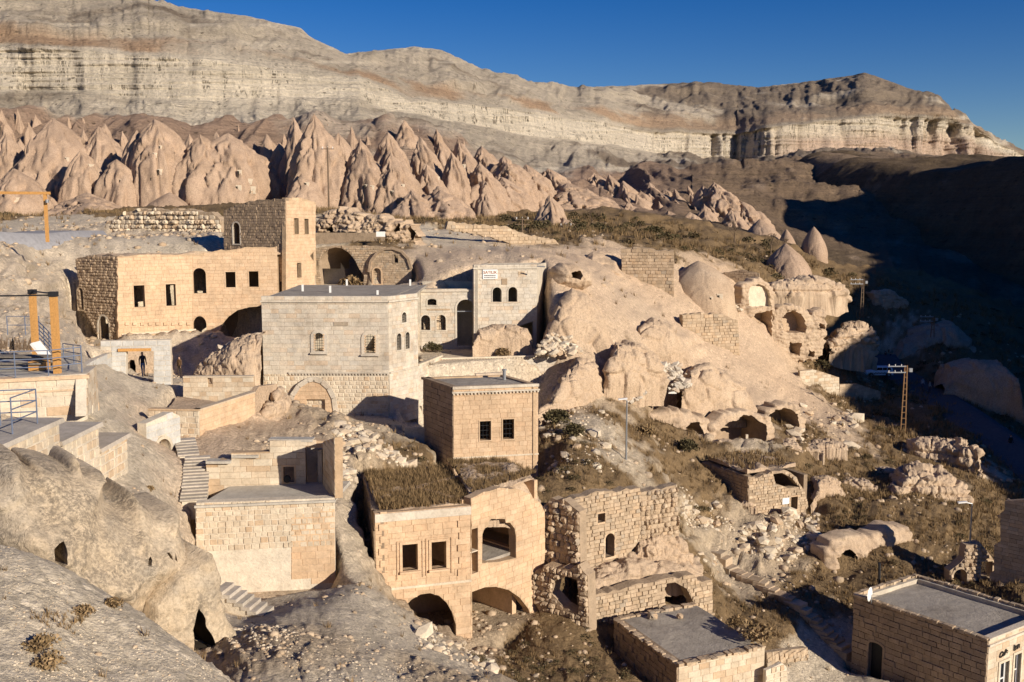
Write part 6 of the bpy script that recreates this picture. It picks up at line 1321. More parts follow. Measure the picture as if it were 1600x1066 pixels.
# ---- 14 rubble walls around the centre
W14 = thing('ruined_wall', 'ruined stone wall with small square window and arched doorway, right of the arcaded house', 'wall', P(950,880,53))
wall(W14, (868,850,51.6), (1000,830,54.6), outline=[(903,912),(899,872),(885,860),(868,845),(866,800),(885,783),(925,770),(1000,762),(1001,842),(985,862),(955,878),(935,884),(925,905)], sty='rough', seed=141, budget=300, thick=.6, top_jag=.15, holes=[(933,802,944.5,816,'rect',.10,{'mat':'tan'}), (945,833,959,870,'arch',.12,{'mat':'tan'})])
wall(W14, (1000.4,800,54.75), (1060,790,55.8), outline=[(1000,845),(1000,770),(1058,757),(1061,836),(1050,842),(1030,836)], sty='rubble', seed=142, budget=160, thick=.6, top_jag=.1, name='end_wall')
W15 = thing('cobble_wall', 'shaded corner of big rounded cobbles between the arcaded house and the ruined wall', 'wall', P(875,880,51))
wall(W15, (851,850,51.6), (906,850,50.1), outline=[(851,885),(850,790),(862,778),(880,780),(905,800),(907,885),(880,880)], sty='rubble', seed=143, budget=160, thick=.6, top_jag=.15, sub=dict(h=.34, w=(.3,.5), irr=.9, p=(.03,.25)))
mass('vault_mound', 'rounded rubble and earth hump over the right bay of the arcaded house', 'rubble', [(738,800,776,48.6,3),(760,800,756,49,4.5),(788,800,744,49.6,5),(815,806,750,50.3,4.5),(838,815,772,51,3.5),(850,825,800,51.4,2)], 'ruinrock', .18, 1.2, 70, 44, .6, seed=12)
mass('tuff_knob', 'pale eroded tuff knob under the end of the ruined wall', 'rock', [(985,892,872,54,2),(1000,895,840,54.2,3),(1030,893,832,54.5,3),(1050,890,838,55,3),(1070,890,850,55.6,2.5),(1085,893,880,56,2)], 'tuff', .4, .8, 80, 50, .45, seed=11)
W16 = thing('broken_lower_wall', 'broken low wall with an arched hole and a square pier behind the small flat roof', 'ruin', P(1010,960,51))
wall(W16, (912,940,49.8), (1114,930,53.6), outline=[(914,1000),(912,938),(940,926),(985,916),(1030,906),(1084,898),(1090,906),(1113,906),(1113,968),(1092,966),(1085,958),(1040,955),(1000,966),(960,975),(935,1000)], sty='rough', seed=144, budget=280, thick=.7, top_jag=.14, holes=[([(1039,950),(1038,922),(1042,912),(1055,910),(1073,920),(1084,942),(1085,953)],0,0,0,'poly',0)])
W17 = thing('hollow_ruin', 'rubble-built hollow ruin in shadow left of the broken low wall', 'ruin', P(880,980,49))
wall(W17, (828,940,50.8), (920,940,48.8), outline=[(826,930),(832,900),(850,884),(880,886),(905,882),(918,900),(921,1000),(905,1002),(880,990),(850,965)], sty='rubble', seed=175, budget=160, thick=.8, top_jag=.25, holes=[([(862,928),(866,908),(885,901),(901,906),(905,935),(903,960),(880,948)],0,0,0,'poly',0)])

mass('grassy_shelf', 'grass-topped shelf of rubble in front of the arched doorway', 'rock', [(905,925,905,51,3),(930,938,890,51.2,4),(980,925,868,52,4.5),(1020,918,872,53,4),(1060,908,878,54,4),(1100,905,886,55.5,3)], 'ruinrock', .35, .8, 90, 44, .5, seed=18)
# ---- 15 small flat roofed building at the bottom
FL, FR, BL = (1060,1040,44.0), (1195,1008,46.1), (961,969,49.3); a, b, c, d = para(FL, FR, BL); zt = zof(*FL)
H15 = thing('low_building', 'low flat-roofed pale stone building at the bottom edge with dry weeds on its roof', 'building', (a.x, a.y, -23))
wall(H15, FL, FR, ztop=zt, zbot=-23.4, sty='tan', seed=151, budget=200, top_jag=.0, sub=dict(m='pale', h=.30))
wall(H15, BL, FL, ztop=zt-.012, zbot=-23.4, sty='brown', seed=152, budget=160)
plain_walls(H15, a, b, c, d, -23.4, zt-.05, M['mortar_pale']); quad_roof([a+Vector((.02,.15,0)), b+Vector((-.15,0,0)), d, c+Vector((.1,0,0))], zt-.03, M['roof'], H15, bump=.06)
for i, (p_, q_) in enumerate(((c,a),(c,d),(a,b))):                     # crumbling raised edge
    mb = MB(); n_ = int((q_-p_).length/.28)
    for k in range(n_):
        q = p_ + (q_-p_)*((k+.5)/n_); q.z = zt+.04; mb.box(q+Vector((rnd.uniform(-.05,.05),rnd.uniform(-.05,.05),0)), (q_-p_).normalized(), Vector((-(q_-p_).normalized().y,(q_-p_).normalized().x,0)), UP, rnd.uniform(.10,.16), rnd.uniform(.10,.2), rnd.uniform(.02,.10))
    mb.build('broken_coping', M['rubble'], H15)
for (u, v, s_, lab) in ((1000,958,.34,'squarish loose block lying on the low flat roof'), (962,951,.30,'rounded loose stone at the back of the low flat roof'), (1043,955,.24,'small loose block at the back edge of the low flat roof')):
    q = P(u+ (60 if u < 1000 else 20), v+8, 49.5); q.z = zt+.12; o = bpy.data.objects.new('loose_block', blocks('rubble', .8)[1]); o.location = q; o.scale = (s_*1.3, s_, s_); o.rotation_euler = (.2, .1, .5); link(o); tag(o, lab, 'stone')
# ---- 16 cafe
FL, FR, BL = (1545,1000,50.0), (1640,960,53.2), (1335,931,56.3); a, b, c, d = para(FL, FR, BL); zt = zof(*FL)
H16 = thing('cafe_building', 'flat-roofed stone cafe building with lettering over its windows, bottom right corner', 'building', (a.x, a.y, -27.0))
fwc, pf = wall(H16, FL, FR, ztop=zt, zbot=-28.2, sty='grey', seed=161, budget=120, sub=dict(w=(.5,.9), m='pale'), holes=[(1560,1035,1574,1090,'rect',.14,{'mat':'plaster'}), (1583,1022,1593,1075,'rect',.14,{'mat':'plaster'})])
swc, psd = wall(H16, BL, FL, ztop=zt-.012, zbot=-28.2, sty='brown', seed=162, budget=280, sub=dict(h=.33, w=(.35,.8)), holes=[(1357,1004,1379,1064,'seg',.14,{'mat':'brown','name':'door_frame'})])
plain_walls(H16, a, b, c, d, -28.2, zt-.02, M['mortar_grey']); quad_roof([a+Vector((.05,.3,0)), b+Vector((-.3,.1,0)), d, c+Vector((.3,0,0))], zt-.28, M['roof'], H16, bump=.04)
band(pf, -.08, pf.L, zt-.30, .10, .14, M['grey'], fwc, 'cornice'); band(pf, -.02, pf.L, zt+.03, .10, .08, M['grey'], fwc, 'coping', back=.34)
m = MB(); s_, z_ = psd.sz(1368, 1036); m.box(psd.at(s_, z_, -.3), psd.d, psd.n, UP, .6, .03, 1.5); m.build('door', M['black'], H16)
for (p_, q_) in ((c,a),(c,d),(d,b)):
    mb = MB(); n_ = int((q_-p_).length/.3); dv = (q_-p_).normalized(); nv = Vector((-dv.y, dv.x, 0))
    for k in range(n_):
        q = p_ + (q_-p_)*((k+.5)/n_); q.z = zt+.05; mb.box(q+nv*rnd.uniform(-.06,.02), dv, nv, UP, rnd.uniform(.11,.17), rnd.uniform(.10,.18), rnd.uniform(.03,.10))
    mb.build('broken_coping', M['rubble'], H16)
for (u0, v0, u1, v1) in ((1560,1035,1574,1090),(1583,1022,1593,1075)):
    x0, _ = pf.sz(u0, 1050); x1, _ = pf.sz(u1, 1050); _, z1 = pf.sz((u0+u1)/2, v0); _, z0 = pf.sz((u0+u1)/2, v1); g = MB(); g.box(pf.at((x0+x1)/2,(z0+z1)/2,-.2), pf.d, pf.n, UP, (x1-x0)/2, .01, (z1-z0)/2); wn = g.build('window_pane', M['glass'], fwc)
    g = MB(); xm = (x0+x1)/2; g.bar(pf.at(xm,z0,-.17), pf.at(xm,z1,-.17), .06); g.bar(pf.at(x0,(z0+z1)/2,-.17), pf.at(x1,(z0+z1)/2,-.17), .06); g.bar(pf.at(x0+.03,z0,-.17), pf.at(x0+.03,z1,-.17), .07); g.bar(pf.at(x1-.03,z0,-.17), pf.at(x1-.03,z1,-.17), .07); g.build('glazing_bars', M['white'], wn)
ang = math.atan2(pf.d.y, pf.d.x)
s_, z_ = pf.sz(1566, 1021); cs = thing('cafe_sign', 'black script lettering reading Cafe Inn on the cafe front', 'sign', pf.at(s_, z_, .06))
text_obj('Cafe', pf.at(s_, z_, .07), .42, (math.pi/2, -.12, ang), M['ink'], cs, shear=.35, font_w=3); s_, z_ = pf.sz(1587, 1010); text_obj('Inn', pf.at(s_, z_, .07), .46, (math.pi/2, -.12, ang), M['ink'], cs, shear=.1, font_w=3)
q = P(1362,930,55.2); q.z = zt-.1; dsh = thing('satellite_dish', 'white satellite dish on the left corner of the cafe roof', 'satellite dish', q)
vv, ff = [], []
for i in range(6):
    for j in range(16):
        r_ = .42*i/5; t = 2*math.pi*j/16; vv.append(tuple(q + Vector((-.5,.4,.0))*(r_*r_*.9) + Vector((.62,.78,0))*(r_*math.cos(t)) + Vector((0,0,1))*(r_*math.sin(t)) + UP*.55))
for i in range(5):
    for j in range(16): ff.append((i*16+j, i*16+(j+1) % 16, (i+1)*16+(j+1) % 16, (i+1)*16+j))
mesh_np('dish', np.array(vv), ff, M['white'], dsh, smooth=True); m = MB(); m.tube(q, q+UP*.55, .03); m.tube(q+UP*.55, q+Vector((.35,-.3,.6)), .012); m.build('mast', M['galv'], dsh)
m = MB(); m.tube(P(1374,918,60), P(1374,880,60), .08, 6); tag(m.build('dark_post', M['black']), 'short dark post standing behind the cafe roof', 'post')
# small enclosure between the two low roofs
E16 = thing('small_enclosure', 'little walled enclosure between the low flat roof and the cafe', 'wall', P(1230,1066,46.5))
wall(E16, (1198,1035,47.0), (1262,1010,50), outline=[(1198,1058),(1198,1020),(1225,1016),(1262,1012),(1262,1032),(1225,1036)], sty='rough', seed=165, budget=60, thick=.3)
wall(E16, (1196,1060,45.4), (1228,1045,46), outline=[(1196,1080),(1197,1048),(1222,1036),(1229,1042),(1232,1080)], sty='pale', seed=166, budget=30, thick=.2)
# ---- 17 ruins on the right slope
rockface('arched_ruin', 'ruined rock arch with a pale inner wall beside the lamp post', 'ruin', (985,700,79.5), (1122,700,83.5), [(986,722),(990,684),(1003,663),(1020,649),(1055,641),(1075,645),(1095,650),(1112,655),(1120,680),(1120,730),(1085,740),(1040,735)], [[(1026,700),(1022,682),(1032,669),(1045,665),(1058,669),(1070,680),(1080,694),(1089,714),(1084,724),(1052,724),(1034,712)],[(1070,668),(1078,659),(1093,657),(1097,672),(1100,712),(1093,712),(1084,692)]], amp=.3, bulge=.8, seed=21, cave=3.0)
rockface('roofless_chamber', 'roofless dark rock chamber with broken right wall, holding a thin pale pillar', 'ruin', (1100,700,82.5), (1216,700,86.5), [(1101,725),(1102,690),(1110,668),(1128,650),(1150,643),(1168,640),(1190,646),(1208,660),(1212,690),(1212,725)], [[(1117,718),(1119,692),(1114,684),(1124,671),(1132,661),(1150,656),(1168,648),(1182,655),(1196,664),(1198,716),(1160,712),(1135,709)]], amp=.3, bulge=.6, seed=22, cave=3.4)
a_, b_ = post(1166, 679, 712, 83.5, 'stone_pillar', 'thin pale stone pillar in front of the dark chamber', .2, 'plaster', 'pillar', None, False)
rockface('dark_chamber', 'dark broken chamber higher up, right of the roofless chamber', 'ruin', (1192,660,90), (1262,660,93), [(1194,690),(1196,650),(1208,636),(1228,630),(1248,636),(1260,655),(1262,690)], [[(1204,668),(1202,650),(1212,640),(1230,638),(1246,648),(1250,664),(1246,675),(1222,678)]], amp=.3, bulge=.5, seed=23, cave=2.6)
FL, FR, BL = (1170,745,72.0), (1262,745,74.2), (1098,725,77.0)
H17 = thing('ruined_house', 'ruined square stone house with a collapsed arched window and a small white plate', 'house', P(1171,830,72))
wr, pr_ = wall(H17, FL, FR, outline=[(1170,836),(1169,745),(1186,746),(1205,736),(1225,734),(1245,746),(1256,765),(1263,792),(1244,812),(1226,826),(1200,838)], sty='rough', seed=171, budget=300, thick=.6, top_jag=.12, holes=[([(1212,757),(1208,741),(1222,739),(1237,747),(1249,761),(1232,763),(1222,759)],0,0,0,'poly',0), (1235,776,1245.5,796,'rect',.06,{'mat':'tan'})])
wall(H17, BL, FL, outline=[(1170,838),(1170,746),(1140,735),(1098,722),(1098,760),(1130,795),(1150,822)], sty='brown', seed=172, budget=200, thick=.6, top_jag=.1)
a, b, c, d = para(FL, FR, BL); plain_walls(H17, a, b, c, d, -24, -19.2, M['mortar_brown'])
quad_roof([a+Vector((0,.5,0)), b+Vector((-.8,.5,0)), d+Vector((-.5,0,0)), c+Vector((.4,0,0))], -18.55, M['ruinrock'], H17, 'earth_roof', bump=.5)
board(pr_, 1221, 777, 1232, 788, 'wall_plate', 'small blank white plate on the ruined square house', 'plate', [])
mass('eroded_lump', 'tilted eroded tuff lump right of the ruined square house', 'rock', [(1268,800,780,74.5,2),(1280,808,752,75,4),(1300,805,748,76,4.5),(1318,795,762,77,4),(1332,790,780,77.5,2)], 'tuff', .45, .8, 70, 50, .45, seed=25)
rockface('cave_bank', 'pale bank with two dark cave mouths behind the cafe', 'rock', (1288,870,66.8), (1432,850,69.8), [(1290,905),(1290,862),(1302,846),(1330,839),(1365,836),(1398,822),(1424,826),(1430,842),(1418,860),(1404,866),(1402,890),(1362,905),(1345,900)], [[(1307,893),(1306,872),(1312,861),(1325,859),(1333,868),(1334,890)],[(1358,897),(1364,880),(1371,860),(1385,861),(1397,866),(1390,880),(1374,892)]], amp=.28, bulge=.6, seed=26, cave=2.0, cavemat='cave_shade')
R17 = thing('stepped_brick_wall', 'tall tan brick wall with a stepped left edge at the right side of the picture', 'wall', P(1590,918,62.5))
wall(R17, (1545,850,64.2), (1640,850,61.6), outline=[(1546,916),(1546,896),(1553,892),(1553,852),(1563,848),(1563,802),(1570,797),(1570,783),(1640,779),(1640,922)], sty='tan', seed=173, budget=280, thick=.5, sub=dict(h=.26, m='rubble', irr=.1, p=(.02,.05)))
R18 = thing('rubble_arch_wall', 'rubble wall with a low arch and a square hole left of the stepped brick wall', 'wall', P(1515,925,64))
wall(R18, (1483,890,64.4), (1558,890,64.8), outline=[(1484,928),(1484,892),(1495,884),(1507,872),(1510,852),(1532,848),(1558,882),(1558,920),(1530,925)], sty='rubble', seed=174, budget=140, thick=.7, top_jag=.1, holes=[(1489,889,1510,924,'arch',.14,{'mat':'rubble'}), (1532,877,1550,901,'rect',.08,{'mat':'rubble'})])
mass('ledge_outcrop', 'long flat-topped rock ledge with rubble edge right of the twin arches', 'rock', [(1196,478,462,125,3),(1206,482,440,125,6),(1235,486,438,125,7),(1262,484,437,126,7),(1290,482,437,127,7),(1310,486,439,128,7),(1320,480,446,129,6),(1326,478,470,130,3)], 'ruinrock', .7, .35, 120, 60, .28, seed=31, led=1.0)
rockface('domed_niche_ruin', 'tall ruin with a pale domed niche above a dark broken arch', 'ruin', (1155,500,118), (1216,500,120.5), [(1158,545),(1159,449),(1168,441),(1185,434),(1201,440),(1210,452),(1212,548),(1190,545)], [[(1169,479),(1169,458),(1173,449),(1185,443),(1197,448),(1203,458),(1203,480)],[(1168,520),(1168,502),(1176,491),(1187,487),(1206,485),(1208,533),(1190,526)]], amp=.3, bulge=.5, seed=32, cave=2.2, shallow=(0,), cavemat='tuff')
rockface('twin_arch_ruin', 'crumbling ruin with a round arch niche over a square dark doorway', 'ruin', (1208,520,120.5), (1296,520,123.5), [(1208,556),(1209,488),(1224,478),(1246,477),(1264,485),(1270,492),(1274,482),(1291,486),(1294,518),(1285,560),(1250,566)], [[(1222,518),(1221,499),(1228,489),(1240,485.5),(1252,490),(1258,500),(1258,520)],[(1234,553),(1234,535),(1250,534),(1250,556)],[(1279,514),(1280,506),(1289,507),(1290,515)],[(1261,557),(1263,547),(1270,549),(1271,558)]], amp=.35, bulge=.5, seed=33, cave=1.8, cavemat='tuff')
W19 = thing('fine_masonry_wall', 'broad ruined wall of small fine masonry left of the domed niche', 'wall', P(1110,555,107))
wall(W19, (1064,530,106), (1157,530,108.5), outline=[(1066,512),(1066,492),(1100,489),(1130,491),(1153,500),(1156,560),(1120,553),(1092,547),(1072,535)], sty='rough', seed=191, budget=300, thick=.6, top_jag=.14, sub=dict(h=.34, w=(.4,.7)))
W20 = thing('square_ruined_wall', 'square block of ruined wall, smooth on top and rubble below, standing over the tan slopes', 'wall', P(1010,470,112))
wall(W20, (968,430,113), (1054,430,112), outline=[(972,430),(970,389),(990,386),(1015,388),(1028,392),(1053,391),(1053,474),(1040,470),(1010,466),(985,444)], sty='rough', seed=201, budget=300, thick=2.0, top_jag=.12, sub=dict(h=.36, w=(.4,.75)))
W21 = thing('dark_brick_wall', 'dark low masonry wall between the tan dome and the domed niche', 'wall', P(1160,450,129))  # dark brown brick, the wall's own colour
wall(W21, (1128,440,130), (1190,440,128), outline=[(1128,440),(1130,426),(1160,422),(1186,428),(1190,447),(1168,455),(1145,448)], sty='brown', seed=211, budget=120, thick=.6, top_jag=.1)
rockface('lit_wall_stub', 'isolated bright wall fragment at the edge of the dark valley', 'ruin', (1362,480,160), (1422,480,162), [(1368,510),(1366,459),(1382,454),(1400,455),(1410,464),(1420,468),(1420,486),(1400,496)], [], amp=.35, bulge=.6, seed=34, thick=2)
mass('rubble_outcrop', 'steep rubble outcrop above the parked car', 'rock', [(1296,560,540,126,3),(1310,566,520,127,5),(1330,570,510,128,6),(1350,572,508,129,6),(1362,568,515,130,5),(1370,570,545,131,3)], 'ruinrock', .9, .5, 90, 60, .35, seed=35, led=.9)
W22 = thing('plastered_wall', 'low plastered garden wall on the right slope, bright at its left end', 'wall', P(1280,622,118))
wall(W22, (1246,600,116), (1312,600,118), outline=[(1248,610),(1250,580),(1270,577),(1290,583),(1311,590),(1312,627),(1280,619)], sty='rough', seed=221, budget=120, thick=.4, sub=dict(m='pale', h=.36, w=(.5,.9), p=(.01,.03)))
wall(W22, (1312.5,620,118.1), (1376,620,121), outline=[(1312,627),(1312,601),(1340,600),(1376,612),(1376,640),(1340,632)], sty='rough', seed=222, budget=60, thick=.4, name='low_wall', sub=dict(m='rubble', h=.4, w=(.6,1.0), p=(.01,.03)))
W23 = thing('pink_ruin_wall', 'long broken pinkish wall running down behind the stone block', 'wall', P(800,390,114))
wall(W23, (695,370,110), (886,385,118), outline=[(697,358),(700,346),(735,350),(790,353),(812,363),(868,375),(886,398),(830,394),(790,378),(745,366)], sty='rough', seed=231, budget=240, thick=.5, top_jag=.15, sub=dict(h=.36, w=(.4,.8)))
W24 = thing('rubble_heap_wall', 'long heap-like dry stone wall on the crest left of the square tower', 'wall', P(250,368,116))
wall(W24, (150,355,118), (348,355,112), outline=[(160,368),(165,350),(182,338),(215,326),(290,327),(330,331),(346,345),(345,370),(250,372)], sty='rubble', seed=241, budget=260, thick=1.2, top_jag=.2, sub=dict(m='pale', h=.5, w=(.4,.9), p=(.05,.5), irr=.9))
rockface('broken_cliff_house', 'broken rock dwelling with dark openings above the great vault', 'ruin', (488,355,104), (652,360,101), [(492,386),(492,334),(520,326),(560,333),(600,338),(632,340),(644,348),(652,392),(600,388),(540,386)], [[(510,363),(510,354),(521,353),(524,364)],[(545,372),(552,364),(570,363),(578,367),(568,375)],[(612,364),(618,354),(627,346),(627,360),(620,366)],[(637,372),(640,352),(645,356),(648,378)]], amp=.6, bulge=1.0, seed=36, thick=2.5, mat='tuff')
pl_ = Plane((580,370,98), (610,370,98)); board(pl_, 588, 362, 602, 370, 'white_plate', 'small white plate on the rocks above the round gable', 'plate', [])
pl_ = Plane((1035,610,84), (1060,612,84)); board(pl_, 1044, 606, 1057, 615, 'white_board', 'white plate propped on the rubble above the arched ruin', 'plate', [])
rockface('hollow_slope_rock', 'smooth tan slope rock pierced by one small cave hole', 'rock', (868,425,87.5), (925,425,88.5), [(862,450),(868,425),(882,412),(905,414),(925,424),(930,448),(900,458)], [[(888,434),(888,426),(895,422),(906,424),(907,430),(902,436)]], amp=.2, bulge=1.6, seed=37, mat='tuff', thick=1.5)
mass('split_rock', 'tall split tan rock with a dark left side in the middle of the slope', 'rock', [(944,626,600,78,2),(952,628,560,78,4),(965,628,538,78.5,6),(985,625,536,79,7),(1010,620,545,80,7),(1028,620,560,81,5),(1042,620,590,82,3)], 'tuff', .6, .4, 90, 70, .42, seed=41)
mass('smooth_slope_rock', 'large smooth tan rock flank right of the split rock', 'rock', [(1065,650,610,84,3),(1080,652,580,84.5,6),(1110,655,570,85.5,8),(1140,655,585,87,8),(1165,655,605,88,6),(1185,655,640,89,3)], 'tuff', .5, .35, 90, 60, .5, seed=42)
mass('terrace_boulder', 'rounded tan boulder lying on the terrace under the stone block', 'rock', [(740,550,535,79.5,1.5),(748,552,515,80,3),(775,553,508,80.5,4),(805,552,508,80.8,4),(824,550,515,81,3),(832,550,535,81.2,2)], 'tuff', .3, .6, 80, 50, .4, seed=43)
mass('arch_bank', 'tuff bank with smooth face below the terrace wall, right of the tall house', 'rock', [(842,660,640,71,2),(860,668,625,71.5,4),(880,662,590,73,6),(905,655,565,75,7),(930,645,568,77,6),(946,640,590,78,4)], 'tuff', .5, .45, 80, 60, .5, seed=44)
mass('ridge_ruin', 'jagged rock ridge along the lit edge above the dark road', 'rock', [(1415,725,700,96,3),(1440,735,688,95,5),(1480,745,690,94,6),(1510,750,690,93,6),(1528,765,705,92,4),(1534,770,745,91,3)], 'ruinrock', .7, .5, 110, 50, .4, seed=45, led=.9)
mass('ridge_ruin', 'second jagged rubble bank just below the lit ridge', 'rock', [(1400,800,775,80,3),(1420,805,735,82,5),(1450,810,730,82,6),(1490,815,745,82,5),(1515,815,770,82,4),(1530,815,800,82,2)], 'ruinrock', .7, .6, 100, 50, .4, seed=46, led=.8)
mass('valley_boulder', 'big grey tuff mass in deep shade beside the valley road, nearer one', 'rock', [(1474,640,600,128,5),(1488,650,572,128,9),(1530,668,560,126,12),(1570,680,562,124,12),(1592,690,585,122,9),(1602,700,640,121,5)], 'darkrock', .8, .2, 80, 60, .35, seed=47)
mass('valley_boulder', 'grey tuff mass in deep shade farther up the valley road', 'rock', [(1395,590,560,150,5),(1410,600,530,150,10),(1450,610,512,150,14),(1490,606,505,150,14),(1518,600,530,150,9),(1525,600,570,150,5)], 'darkrock', .9, .18, 80, 60, .4, seed=48)
for i, (u, v, Y, r_) in enumerate(((1225,700,84,1.6),(1258,705,86,1.8),(1295,700,88,2.0),(1150,790,72,.9),(1340,760,82,1.4),(1380,740,88,1.5),(1130,700,80,1.2))):
    mass('rock_ledge', ('long low pale rock ledge %s' % ['below the dark chamber','in the middle of the stepped ledges','at the right end of the stepped ledges','in the rubble field by the ruined square house','in dry grass below the ridge','near the foot of the lattice pole','between the two dark chambers'][i]), 'rock', [(u-28,v+8,v,Y,1),(u-18,v+9,v-8,Y,1.5*r_),(u,v+9,v-9,Y,2*r_),(u+20,v+8,v-7,Y,1.5*r_),(u+30,v+8,v+2,Y,1)], 'ruinrock', .3, .9, 60, 30, .3, seed=60+i, led=.4, group='low rock ledges on the right slope')
# ------------------------------------------------------------------ roads
def ribbon(name, pts, width, mat, lift=.12, sub=10):
    C_ = [P(*p) for p in pts]; xy = np.array([(c.x, c.y) for c in C_]); t = np.linspace(0, len(xy)-1, (len(xy)-1)*sub+1)
    x = np.interp(t, range(len(xy)), xy[:,0]); y = np.interp(t, range(len(xy)), xy[:,1])
    for _ in range(12): x[1:-1] = (x[:-2]+2*x[1:-1]+x[2:])/4; y[1:-1] = (y[:-2]+2*y[1:-1]+y[2:])/4
    dx, dy = np.gradient(x), np.gradient(y); L = np.hypot(dx, dy); nx, ny = -dy/L, dx/L
    cols = []; off = np.linspace(-.5, .5, 7)
    G = np.array([glook(GZ, x+nx*o*width, y+ny*o*width) for o in off]); z = np.max(G, 0)
    for _ in range(30): z[1:-1] = np.maximum((z[:-2]+z[1:-1]*2+z[2:])/4, z[1:-1]*.5+.5*(z[:-2]+z[2:])/2)
    for o in off: cols.append(np.stack([x+nx*o*width, y+ny*o*width, z+lift], 1))
    for sgn, i in ((-1, 0), (1, -1)): 
        e = cols[i].copy(); e[:,0] += nx*sgn*1.2; e[:,1] += ny*sgn*1.2; e[:,2] -= 1.5; cols.insert(0, e) if sgn < 0 else cols.append(e)
    V = np.stack(cols, 1).reshape(-1,3); o = mesh_np(name, V, grid_faces(len(t), len(cols)), M[mat]); tag(o, kind='structure'); return o
ribbon('valley_road', [(1372,572,150),(1405,582,143),(1440,606,134),(1480,636,123),(1530,676,113),(1590,722,102),(1680,790,92)], 5.2, 'asphalt')
ribbon('upper_road', [(-260,384,78),(-60,378,85),(30,373,90),(80,369,95),(122,362,103)], 5.0, 'greyroad')
# ------------------------------------------------------------------ poles
def lamp_post(u, vb, vt, Y, arm, label):
    a = P(u, vb, Y); t = P(u, vt, Y); o = thing('lamp_post', label, 'lamp post', a); h = t.z-a.z
    m = MB(); m.tube(a-UP*.2, a+UP*h, .075, 10, .045); m.build('pole', M['galv'], o)
    m = MB(); m.tube(a+UP*h, a+Vector((arm,-.1,h+.12)), .03, 8); m.build('arm', M['galv'], o)
    m = MB(); q = a+Vector((arm*1.15,-.12,h+.13)); m.box(q, Vector((1,0,.1)).normalized(), Vector((0,1,0)), UP, .30, .11, .045); m.build('lamp_head', M['white'], o)
    m = MB(); m.tube(a-UP*.1, a+UP*.35, .12, 10); m.build('base', M['galv'], o)
lamp_post(978, 736, 626, 65.5, -.25, 'thin grey lamp post standing on the dirt slope beside the arched ruin')
lamp_post(1511, 925, 787, 65, -.62, 'tall pale lamp post with a bent arm left of the stepped brick wall')
def lattice(u, vb, vt, Y, side, label, w=.52, mat='oldwood'):
    a = P(u, vb, Y); h = P(u, vt, Y).z-a.z; o = thing('lattice_pole', label, 'power pole', a, 'lattice power poles in the valley')
    m = MB()
    for s in (-1, 1): m.bar(a+Vector((s*w/2,0,-.5)), a+Vector((s*w*.22,0,h)), .10)
    m.build('pole', M[mat], o); n = int(h/.62)
    for k in range(1, n): 
        z = k*h/n; ww = w/2+(w*.22-w/2)*z/h; m = MB(); m.bar(a+Vector((-ww,0,z)), a+Vector((ww,0,z)), .07); m.build('rung', M[mat], o)
    for z in (h-.1, h-.75):
        m = MB(); m.bar(a+Vector((0,-.02,z)), a+Vector((side*1.9,-.02,z)), .11); c_ = m.build('crossarm', M['galv'], o)
        for k in range(3): q = a+Vector((side*(.5+k*.65),-.02,z)); m = MB(); m.tube(q+UP*.05, q+UP*.22, .04, 6); m.build('insulator', M['white'], c_)
    m = MB(); m.box(a+Vector((-side*.5,0,h-.5)), Vector((1,0,0)), Vector((0,1,0)), UP, .16, .14, .2); m.build('junction_box', M['galv'], o)
    return o
M['rustpole'] = plain_mat('orange_brown_pole', (.22,.125,.06), .8)
lattice(1411, 672, 571, 104, -1, 'lattice power pole with double crossarm on the lit ridge', mat='rustpole')
lattice(1457, 522, 494, 143, -1, 'lattice power pole half hidden by rock in the dark valley', .5, 'rustpole')
lattice(1346, 500, 436, 150, -1, 'lattice power pole beside the bright wall fragment', .5)
def wpole(u, vb, vt, Y, label, arms=1):
    a = P(u, vb, Y); h = P(u, vt, Y).z-a.z; o = thing('wooden_pole', label, 'power pole', a, 'wooden power poles')
    m = MB(); m.tube(a-UP*.5, a+UP*h, .14, 8, .09); m.build('pole', M['oldwood'], o)
    for k in range(arms): m = MB(); m.bar(a+Vector((-.9,0,h-.25-.6*k)), a+Vector((.9,0,h-.25-.6*k)), .10); m.build('crossarm', M['oldwood'], o)
    for s in (-.7, 0, .7): m = MB(); m.tube(a+Vector((s,0,h-.2)), a+Vector((s,0,h+.06)), .05, 6); m.build('insulator', M['white'], o)
wpole(514, 330, 230, 140, 'tall dark wooden pole against the tallest pink cone')
wpole(816, 397, 340, 124, 'wooden pole in the meadow left of the isolated crag', 2)
wpole(884, 395, 350, 140, 'slim wooden pole on the meadow right of the isolated crag')
